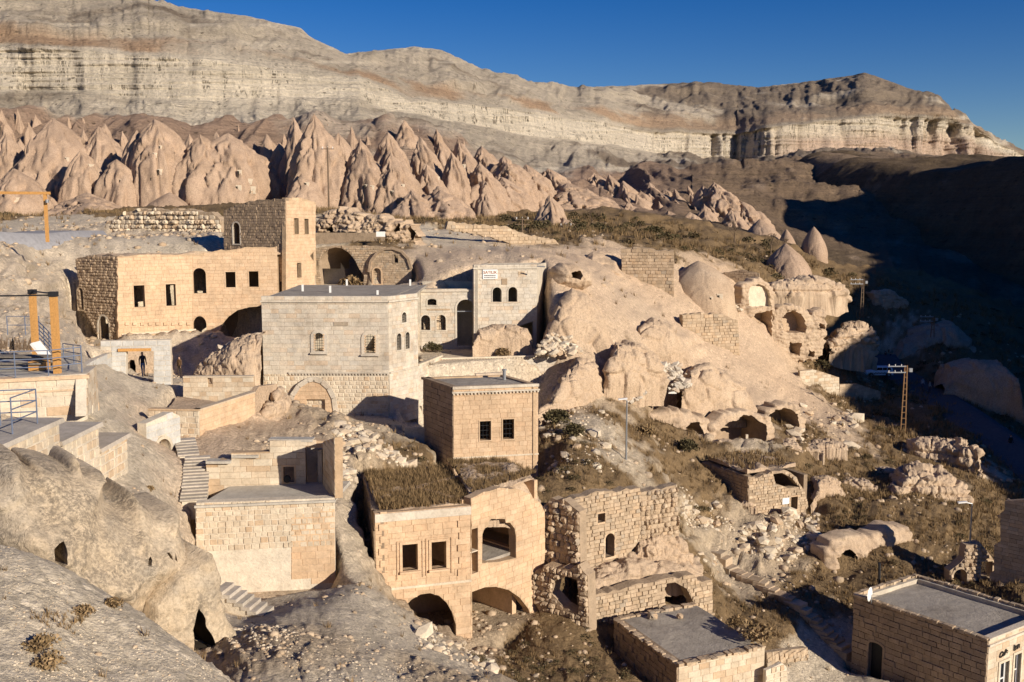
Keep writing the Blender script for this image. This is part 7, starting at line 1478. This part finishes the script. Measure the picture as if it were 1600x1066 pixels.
# ------------------------------------------------------------------ car
def car(u, v, Y, yaw, label):
    q = P(u, v, Y); q.z = gz(q.x, q.y)+.30; q.z = max(q.z, P(u, v, Y).z); o = thing('parked_car', label, 'car', q, rz=yaw)
    bodym = newmat('pale_car_paint', .35, .5); bodym[2].inputs['Base Color'].default_value = (.75,.78,.82,1)
    def lp(name, prof, w, mat, parent, inset=0):
        bm = bmesh.new(); L_, R_ = [], []
        for x, z in prof: wz = w - (max(0, z-.85)*.28); L_.append(bm.verts.new((x,-wz/2,z))); R_.append(bm.verts.new((x,wz/2,z)))
        n = len(prof); bm.faces.new(L_); bm.faces.new(R_[::-1])
        for i in range(n): bm.faces.new((L_[i], R_[i], R_[(i+1) % n], L_[(i+1) % n]))
        bmesh.ops.recalc_face_normals(bm, faces=bm.faces); bmesh.ops.bevel(bm, geom=[e for e in bm.edges], offset=.03, segments=2, affect='EDGES')
        me = bpy.data.meshes.new(name); bm.to_mesh(me); bm.free(); me.materials.append(mat); return link(bpy.data.objects.new(name, me), parent)
    body = lp('body', [(-2.0,.28),(-1.72,.26),(-1.62,.52),(-1.4,.66),(-1.12,.66),(-.92,.52),(-.82,.26),(.82,.26),(.92,.52),(1.12,.66),(1.4,.66),(1.62,.52),(1.72,.26),(1.98,.30),(2.0,.62),(1.92,.92),(1.80,1.34),(1.55,1.44),(-.35,1.45),(-.95,1.0),(-1.9,.84),(-2.02,.6)], 1.62, bodym[0], o)
    lp('side_glass', [(-.82,.96),(1.68,.96),(1.58,1.32),(1.45,1.37),(-.32,1.37)], 1.66, M['glass'], o)
    for x in (.35, 1.05): m = MB(); m.abox(x-.03,x+.03,-.82,.82,.95,1.38); pm = m; me = bpy.data.meshes.new('pillar'); me.from_pydata(pm.v, [], pm.f); me.materials.append(bodym[0]); link(bpy.data.objects.new('door_pillar', me), o)
    for x in (-1.27, 1.27):
        for y in (-.78, .78):
            for nm, r, hw, mt in (('wheel', .30, .10, 'black'), ('rim', .17, .11, 'galv')):
                vs = [(x+r*math.cos(t*math.pi/8), y+s*hw, .30+r*math.sin(t*math.pi/8)) for s in (-1,1) for t in range(16)]
                me = bpy.data.meshes.new(nm); me.from_pydata(vs, [], [(i,(i+1)%16,16+(i+1)%16,16+i) for i in range(16)]+[tuple(range(16))[::-1], tuple(range(16,32))]); me.materials.append(M[mt])
                if nm == 'wheel': wh = link(bpy.data.objects.new(nm, me), o)
                else: link(bpy.data.objects.new(nm, me), wh)
    for y in (-.6, .6): me = bpy.data.meshes.new('headlight'); b = MB(); b.abox(-2.04,-1.97,y-.14,y+.14,.62,.76); me.from_pydata(b.v, [], b.f); me.materials.append(M['white']); link(bpy.data.objects.new('headlight', me), o)
    b = MB()                                            # chequered stripe low on the side
    for k in range(16):
        for r_ in (0, 1):
            if (k+r_) % 2 == 0: b.abox(-.85+k*.11,-.85+(k+1)*.11,-.845,-.80,.44+r_*.12,.56+r_*.12)
    me = bpy.data.meshes.new('chequer_stripe'); me.from_pydata(b.v, [], b.f); me.materials.append(M['black']); link(bpy.data.objects.new('chequer_stripe', me), o)
    return o
car(1371, 588, 141, .06, 'pale hatchback with a chequered side stripe parked in the shade by the valley road')
for (u, v, Y, h, f_, lab, cl) in ((1441,612,131,1.72,.3,'walker in pale clothes on the valley road, nearest the car',((.35,.35,.37),(.08,.08,.1))), (1452,616,129,1.7,1.0,'second walker on the valley road in a light top',((.4,.38,.35),(.05,.05,.07))), (1579,694,106,1.75,.2,'dark-clothed person standing at the edge of the road near the right margin',((.02,.02,.02),(.02,.02,.02))), (1384,548,150,1.7,2,'dark figure standing behind the car, left one of the pair',((.05,.04,.04),(.03,.03,.04))), (1392,550,150,1.7,1,'dark figure standing behind the car, right one of the pair',((.03,.03,.05),(.03,.03,.04)))):
    q = P(u, v, Y); q.z = gz(q.x, q.y)+.25; person(lab, q, h, f_, cloth=cl)
# ------------------------------------------------------------------ grass and scrub
def tuft(seed, n=12, spread=.30, h=1.0, lean=.45, w=.05):
    r = random.Random(seed); V, Fc = [], []
    for i in range(n):
        a = r.uniform(0, 6.28); d = r.uniform(0, spread); x, y = d*math.cos(a), d*math.sin(a); hh = h*r.uniform(.5,1); tx, ty = x+math.cos(a)*lean*hh*r.uniform(.3,1), y+math.sin(a)*lean*hh*r.uniform(.3,1)
        b = r.uniform(0, 3.14); wx, wy = w*math.cos(b), w*math.sin(b); k = len(V); V += [(x-wx,y-wy,-.1),(x+wx,y+wy,-.1),(tx,ty,hh)]; Fc.append((k,k+1,k+2))
    return np.array(V), np.array(Fc)
def bush(seed, n=90):
    r = random.Random(seed); V, Fc = [], []
    for i in range(n):
        a, b = r.uniform(0, 6.28), r.uniform(-.1, 1.4); d = r.uniform(.25,1)**.5; c = Vector((math.cos(a)*math.cos(b), math.sin(a)*math.cos(b), math.sin(b)*.85))*d*.5
        s_ = r.uniform(.05,.12); t = Vector((r.uniform(-1,1), r.uniform(-1,1), r.uniform(-1,1))).normalized(); q = t.cross(c if c.length > .01 else UP).normalized(); k = len(V)
        V += [tuple(c-t*s_), tuple(c+t*s_), tuple(c+q*s_*.8+c*.2)]; Fc.append((k,k+1,k+2))
    return np.array(V), np.array(Fc)
def grass_mat(name, cols):
    m, nt, b = newmat(name, .9, .1); geo = node(nt, 'ShaderNodeNewGeometry'); oi = node(nt, 'ShaderNodeObjectInfo')
    nz = noise_n(nt, geo.outputs['Position'], .7, 4)
    r = math_n(nt, 'FRACT', math_n(nt, 'ADD', math_n(nt, 'MULTIPLY', geo.outputs['Random Per Island'], .45), math_n(nt, 'ADD', nz, oi.outputs['Random'])))
    nt.links.new(ramp(nt, r, [(i/(len(cols)-1), c) for i, c in enumerate(cols)]), b.inputs['Base Color']); return m
M['grass'] = grass_mat('dry_grass', [(.12,.077,.036), (.29,.195,.10), (.16,.11,.052), (.38,.26,.14), (.10,.07,.034)])
M['scrub'] = grass_mat('dark_scrub', [(.05,.042,.022), (.10,.08,.04), (.07,.06,.028), (.15,.105,.055)])
# ------------------------------------------------------------------ stones, grass and shrubs
def rock_mesh(seed, n=1):
    bm = bmesh.new(); bmesh.ops.create_icosphere(bm, subdivisions=n, radius=.5); r = random.Random(seed)
    for v in bm.verts: v.co *= r.uniform(.72, 1.12); v.co.z *= .75
    me = bpy.data.meshes.new('stone'); bm.to_mesh(me); V = np.array([tuple(v.co) for v in bm.verts]); Fc = np.array([[v.index for v in f.verts] for f in bm.faces]); bm.free(); return me, V, Fc
RM = [rock_mesh(i) for i in range(8)]
RS = np.random.RandomState(5)
def scatter_px(n, poly, Y0, Y1):
    """random ground points whose picture position falls in a pixel polygon and distance range"""
    us = [p[0] for p in poly]; vs_ = [p[1] for p in poly]; out = []
    a = RS.uniform((min(us)-UC)/1545, (max(us)-UC)/1545, n*6); y = np.exp(RS.uniform(math.log(Y0), math.log(Y1), n*6)); x = a*y; z = glook(GZ, x, y)
    f = y*CP - z*SP; pu = UC + F*x/f; pv = VC - F*(y*SP + z*CP)/f; c = np.zeros(len(x), bool)
    for i in range(len(poly)):
        (x0,y0),(x1,y1) = poly[i], poly[(i+1) % len(poly)]; cond = (y0 > pv) != (y1 > pv); c ^= cond & (pu < x0+(pv-y0)/((y1-y0) or 1e-9)*(x1-x0))
    k = np.where(c)[0][:n]; return x[k], y[k], z[k]
def joined(name, X_, Y_, Z_, S_, tmpl, mat, kind='stuff', flat=1.0, yaw=True, parent=None):
    V, Fs, n = [], [], 0
    for x, y, z, s in zip(X_, Y_, Z_, S_):
        v, f = tmpl[RS.randint(len(tmpl))]; t = RS.uniform(0, 6.28) if yaw else 0; c, s_ = math.cos(t), math.sin(t)
        q = v*s*np.array([1,1,flat]); q = np.stack([q[:,0]*c-q[:,1]*s_, q[:,0]*s_+q[:,1]*c, q[:,2]], 1) + (x, y, z); V.append(q); Fs.append(f+n); n += len(v)
    if not V: return None
    o = mesh_np(name, np.concatenate(V), np.concatenate(Fs), mat, parent); 
    if kind: tag(o, kind=kind)
    return o
def where(x, y, xs, ys, rank):
    sz = ['huge ','big ','','small ','tiny '][min(4, int(rank*5))]; dx = ['left','centre','right'][min(2, int(3*(x/y-(xs/ys).min())/(np.ptp(xs/ys)+1e-6)))]; dy = ['near','mid','far'][min(2, int(3*(y-ys.min())/(np.ptp(ys)+1e-6)))]
    return sz + '%s, ' + dy + ' ' + dx + ', '
RT = [(V, Fc) for _, V, Fc in RM]
ALLP = [(-20,330),(1620,330),(1620,1080),(-20,1080)]
# general litter of stones over the slopes, denser on the rubble ground
x, y, z = scatter_px(26000, ALLP, 14, 165); kk = glook(KW[...,3], x, y) + .8*glook(KW[...,1], x, y) + .35*glook(KW[...,4], x, y) + .10*glook(KW[...,2], x, y) + .04
cl_ = fbm(x*.25, y*.25, 3, 3); keep = RS.rand(len(x)) < np.clip(kk*(0.35+1.6*cl_), 0.02, 1)
x, y, z = x[keep], y[keep], z[keep]; s = np.exp(RS.normal(-1.55, .5, len(x)))*np.clip(y/55, .3, 1.8)
joined('loose_stones', x, y, z, np.clip(s, .03, .9), RT, M['rubble'])
HEAPS = [ # polygon in the picture, distance range, count, size, label part, material, how many stand alone
 ([(520,665),(548,660),(600,690),(650,735),(620,760),(560,765),(525,740)], 50, 66, 420, .30, 'lying on the rubble cone beside the shaded path', 'pale', 60),
 ([(1160,820),(1275,790),(1290,850),(1230,880),(1150,860)], 64, 74, 420, .34, 'in the stone spill below the ruined square house', 'pale', 70),
 ([(640,975),(720,1000),(790,1030),(760,1066),(640,1040)], 33, 50, 160, .26, 'at the foot of the big dark arch', 'pale', 25),
 ([(1060,760),(1120,790),(1160,830),(1100,840),(1060,810)], 64, 74, 200, .28, 'scattered in the grass left of the ruined square house', 'pale', 30),
 ([(310,500),(405,500),(405,600),(310,600)], 70, 84, 200, .34, 'on the rubble slope left of the hall', 'pale', 30),
 ([(340,985),(420,975),(470,990),(450,1020),(360,1010)], 24, 34, 260, .11, 'in the little gravel bank beside the leaning slabs', 'pale', 0),
 ([(430,1000),(600,990),(700,1066),(430,1066)], 20, 40, 260, .07, 'on the dirt mound', 'pale', 0),
 ([(845,640),(960,640),(960,740),(845,740)], 58, 80, 160, .30, 'on the grassy slope right of the tall house', 'pale', 25),
 ([(1215,640),(1330,620),(1340,700),(1230,700)], 88, 116, 160, .5, 'among the stepped ledges', 'rubble', 30),
 ([(960,880),(1130,860),(1130,900),(960,920)], 50, 66, 120, .25, 'on the grassy shelf', 'rubble', 15),
]
for hi, (poly, y0, y1, n, sz_, lab, mt, solo) in enumerate(HEAPS):
    x, y, z = scatter_px(n, poly, y0, y1); s = np.exp(RS.normal(math.log(sz_), .45, len(x))); o_ = np.argsort(-s)
    for i in o_[:solo]:
        o = bpy.data.objects.new('loose_stone', RM[RS.randint(8)][0]); o.location = (x[i], y[i], z[i]+s[i]*.12); o.scale = (s[i]*1.4, s[i]*1.1, s[i]); o.rotation_euler = (RS.uniform(-.4,.4), RS.uniform(-.4,.4), RS.uniform(0,6.28)); link(o)
        if not o.data.materials: o.data.materials.append(M['pale'])
        tag(o, where(x[i], y[i], x[o_[:solo]], y[o_[:solo]], list(o_).index(i)/max(1,solo)) % 'pale loose stone' + lab, 'stone', 'loose stones ' + lab)
    r_ = o_[solo:]; joined('loose_stones', x[r_], y[r_], z[r_], s[r_]*.85, RT, M[mt])
x, y, z = scatter_px(4000, [(-20,840),(400,1080),(-20,1080)], 12, 24); joined('gravel', x, y, z, np.exp(RS.normal(-3.8,.5,len(x))), RT, M['pale'])
x, y, z = scatter_px(700, [(-20,860),(380,1080),(-20,1080)], 12, 24); k_ = fbm(x*.6, y*.6, 2, 3) > .12; joined('dry_grass', x[k_], y[k_], z[k_], RS.uniform(.08,.2,k_.sum()), [tuft(i, 14, .35) for i in range(4)], M['grass'])
# stacked block heaps
def heap(poly, Y, n, sz_, label, mat, depth=2.0):
    us = [p[0] for p in poly]; vs_ = [p[1] for p in poly]
    for k in range(n):
        for _ in range(20):
            u, v = RS.uniform(min(us), max(us)), RS.uniform(min(vs_), max(vs_)); c = False
            for i in range(len(poly)):
                (x0,y0),(x1,y1) = poly[i], poly[(i+1) % len(poly)]
                if (y0 > v) != (y1 > v) and u < x0+(v-y0)/((y1-y0) or 1e-9)*(x1-x0): c = not c
            if c: break
        t = (v-min(vs_))/(max(vs_)-min(vs_)); q = P(u, v, Y + depth*(1-t)); s_ = sz_*math.exp(RS.normal(0,.3))
        o = bpy.data.objects.new('heap_stone', HM[mat][RS.randint(6)]); o.location = q; o.scale = (s_*1.3, s_*1.1, s_); o.rotation_euler = tuple(RS.uniform(-.6,.6,3)); link(o); tag(o, ('big ' if s_ > sz_*1.25 else 'small ' if s_ < sz_*.8 else '') + 'stone, ' + ['top','middle','bottom'][min(2,int(3*(v-min(vs_))/(max(vs_)-min(vs_))))] + ' ' + ['left','centre','right'][min(2,int(3*(u-min(us))/(max(us)-min(us))))] + ' of the ' + label, 'stone', 'stones of the ' + label)
HM = {}
for mt in ('pale', 'grey', 'rubble'):
    HM[mt] = []
    for me, V, Fc in RM[:6]: c_ = me.copy(); c_.materials.clear(); c_.materials.append(M[mt]); HM[mt].append(c_)
for me, V, Fc in RM: 
    if not me.materials: me.materials.append(M['pale'])
heap([(838,552),(848,530),(862,520),(885,527),(905,538),(908,550),(870,556)], 78.5, 80, .5, 'pale heap at the right end of the terrace', 'pale')
heap([(1108,478),(1115,468),(1140,470),(1158,484),(1120,488)], 116, 40, .55, 'rubble heap below the dome', 'pale')
heap([(1018,572),(1035,566),(1060,572),(1078,590),(1075,606),(1050,612),(1025,596)], 83, 90, .5, 'grey stone heap above the arched ruin', 'grey')
heap([(962,612),(975,600),(1000,595),(1012,610),(1005,625),(980,628)], 79, 50, .5, 'grey stone heap beside the split rock', 'grey')
heap([(318,575),(345,545),(375,526),(404,518),(404,570),(360,600),(330,600)], 67.6, 110, .42, 'heap under the big arch of the long house', 'pale', 1.2)
TF = [tuft(i) for i in range(8)]; BF = [bush(i) for i in range(6)]
x, y, z = scatter_px(70000, ALLP, 14, 172); g = glook(GM, x, y); dn_ = sst(fbm(x*.35, y*.35, 5, 3), -.35, .25)
keep = RS.rand(len(x)) < np.clip(g*g*.95*dn_ + .012, 0, 1)*np.clip(y/75, .25, 1); x, y, z = x[keep][:26000], y[keep][:26000], z[keep][:26000]
joined('dry_grass', x, y, z, RS.uniform(.18,.50,len(x))*np.clip(y/65, .7, 2.2), TF, M['grass'])
x, y, z = scatter_px(9000, ALLP, 18, 172); g = glook(GM, x, y); keep = RS.rand(len(x)) < np.clip((g-.3)*.5*sst(fbm(x*.2, y*.2, 8, 3), -.1, .3), 0, .6); x, y, z = x[keep][:1500], y[keep][:1500], z[keep][:1500]
joined('low_scrub', x, y, z+.08, RS.uniform(.5,1.1,len(x))*np.clip(y/75, .6, 1.7), BF, M['scrub'], flat=.7)
def roofgrass(name, p0, p1, p2, p3, z, n, h=.35, mat='grass'):
    X_, Y_ = [], []
    for _ in range(n):
        s, t = RS.rand(), RS.rand(); q = V2(p0)*(1-s)*(1-t)+V2(p1)*s*(1-t)+V2(p2)*s*t+V2(p3)*(1-s)*t; X_.append(q.x); Y_.append(q.y)
    joined(name, X_, Y_, [z]*n, RS.uniform(.5,1.3,n)*h, TF, M[mat])
FL, FR, BL = (586,803,46.0), (735,789,47.35), (569,741,53.6); a, b, c, d = para(FL, FR, BL)
roofgrass('roof_grass', a+Vector((.2,.5,0)), b+Vector((0,.4,0)), d, c, zof(*FL)+.05, 2200, .34)
r_ = P(852,790,51.3); roofgrass('roof_grass', b+Vector((.1,.9,0)), r_+Vector((-.5,.9,0)), r_+Vector((-2.2,3.8,0)), d, zof(*FL)+.40, 900, .3)
FL, FR, BL = (1170,745,72.0), (1262,745,74.2), (1098,725,77.0); a, b, c, d = para(FL, FR, BL); roofgrass('roof_grass', a+Vector((0,.8,0)), b+Vector((-.8,.8,0)), d, c, -18.5, 350, .4)
def shrub(u, v, Y, s, label, mat='scrub', grp=None, seed=0, twig=True, zf=None):
    q = P(u, v, Y); q.z = zf if zf is not None else gz(q.x, q.y)-.05; o = thing('dry_shrub', label, 'shrub', q, grp)
    V, Fc = [], []; n = 0; r = random.Random(seed)
    for k in range(5): v_, f_ = bush(seed*7+k, 110); V.append(v_*s*r.uniform(.7,1)+np.array([q.x+r.uniform(-.25,.25)*s, q.y+r.uniform(-.25,.25)*s, q.z+s*.18])); Fc.append(f_+n); n += len(v_)
    mesh_np('foliage', np.concatenate(V), np.concatenate(Fc), M[mat], o)
    m = MB()
    for k in range(9): t = r.uniform(0,6.28); m.tube(q-UP*.05, q+Vector((math.cos(t)*.38*s, math.sin(t)*.38*s, s*r.uniform(.3,.55))), .018*s, 3, .006)
    m.build('twigs', M['oldwood'], o); return o
SH = [(1180,1006,46.8,1.5,'spiky dry bush on the front edge of the low flat roof',-20.45), (1150,985,48.4,.9,'straw-coloured weed tuft on the right edge of the low flat roof',-20.45), (545,440,89,2.0,'grey dry bush in front of the great vault',None), (373,505,79,2.2,'brown bush on the heap under the big arch of the long house',None), (385,500,80,1.8,'second brown bush under the big arch of the long house',None),
 (575,548,72,.8,'small weed by the hall',None)][:5] + [(678,540,83,1.4,'low dry shrub on the terrace below the paired windows',None), (790,548,80.3,1.2,'small dry shrub on the terrace beside the boulder',None), (212,795,31,.9,'fan-shaped dry shrub on the rock by the lower left',None), (230,722,40,.5,'small weed on the grey scree slope',None), (875,620,71,1.3,'dark shrub at the base of the tuff bank',None), (900,690,66,1.6,'brown shrub on the slope right of the tall house',None), (870,665,69,1.8,'large dark shrub touching the right side of the tall house',None), (1010,700,75,1.4,'brown shrub in front of the arched ruin',None), (1075,730,77,1.8,'round olive shrub below the arched ruin',None), (1020,390,142,2.4,'dark bush in the meadow near the footpath',None), (60,1010,17,.55,'tangled dry shrub on the foreground slope, lower left',None), (75,1020,16.5,.5,'second tangled dry shrub on the foreground slope, lower left',None), (130,1000,19,.4,'low thorny tuft in the foreground crack',None), (180,985,20,.4,'thorny tuft on the crest of the foreground slope',None)]
for i, t in enumerate(SH): shrub(t[0], t[1], t[2], t[3], t[4], 'scrub' if i in (5,9,10,11,13,14) else 'grass', 'dry shrubs', i+3, zf=t[5])
k = 0
for i in range(300):
    u, Y = RS.uniform(780, 1330), RS.uniform(125, 172); a_ = (u-UC)/1545; 
    if float(glook(GM, np.array([a_*Y]), np.array([Y]))[0]) < .4: continue
    x_, y_ = a_*Y, Y; z_ = gz(x_, y_); bb = bush(i, 120); s_ = RS.uniform(1.0, 2.6); o = mesh_np('meadow_bush', bb[0]*s_*np.array([1,1,.8])+np.array([x_,y_,z_+s_*.15]), bb[1], M['scrub'], loc=Vector((x_,y_,z_))); tag(o, ('large ' if s_ > 2.1 else 'small ' if s_ < 1.4 else '') + 'dark low bush in the ' + ['near','middle','far'][min(2,int((Y-125)/16))] + ' ' + ['left','centre-left','centre','centre-right','right'][min(4,int((u-780)/110))] + ' of the meadow below the cones', 'bush', 'dark bushes dotted over the meadow'); k += 1
    if k >= 70: break
def bare_tree(u, v, Y, h, label):
    q = P(u, v, Y); q.z = gz(q.x, q.y)-.1; o = thing('bare_tree', label, 'tree', q, 'bare trees in the meadow'); m = MB(); m.tube(q, q+UP*h*.45, .12, 6, .08); m.build('trunk', M['oldwood'], o); m = MB(); r = random.Random(int(u))
    def br(p, d, L, rr, n):
        e = p+d*L; m.tube(p, e, rr, 4, rr*.6)
        if n: 
            for _ in range(3): br(e, (d+Vector((r.uniform(-.8,.8), r.uniform(-.8,.8), r.uniform(-.1,.6)))).normalized(), L*.68, rr*.6, n-1)
    for _ in range(4): br(q+UP*h*.42, Vector((r.uniform(-.7,.7), r.uniform(-.7,.7), .8)).normalized(), h*.24, .06, 3)
    m.build('crown', M['oldwood'], o)
for (u, v, Y, h, lab) in ((1148,374,158,4.6,'bare tree in the meadow left of the smooth whaleback'), (1205,378,160,4.0,'bare tree by the whaleback, left one of two close together'), (1222,380,160,3.6,'bare tree by the whaleback, right one of two close together'), (925,370,150,3.4,'small bare tree in the meadow right of the isolated crag')): bare_tree(u, v, Y, h, lab)
# slanting slabs of the pale path
for i in range(26):
    t = i/25; q = P(1122+t*208, 885+t*108, 66-9*t); q.z = gz(q.x, q.y)+.12; m = MB(); yaw = .75+RS.uniform(-.15,.15); dx = Vector((math.cos(yaw), -math.sin(yaw), 0)); m.box(q, dx, Vector((dx.y,-dx.x,0)), UP, .42, RS.uniform(.35,.55), .22+RS.uniform(0,.08))
    o = m.build('path_block', M['rubble']); tag(o, ['topmost','upper','middle','lower','lowest'][min(4,i//6 if i else 0)] + ' flat pale block ' + ('%s in the sloping row above the dark yard' % ['','next one down','third one down','fourth one down','fifth one down','sixth one down'][i % 6]).strip(), 'stone block', 'blocks of the sloping row above the dark yard')
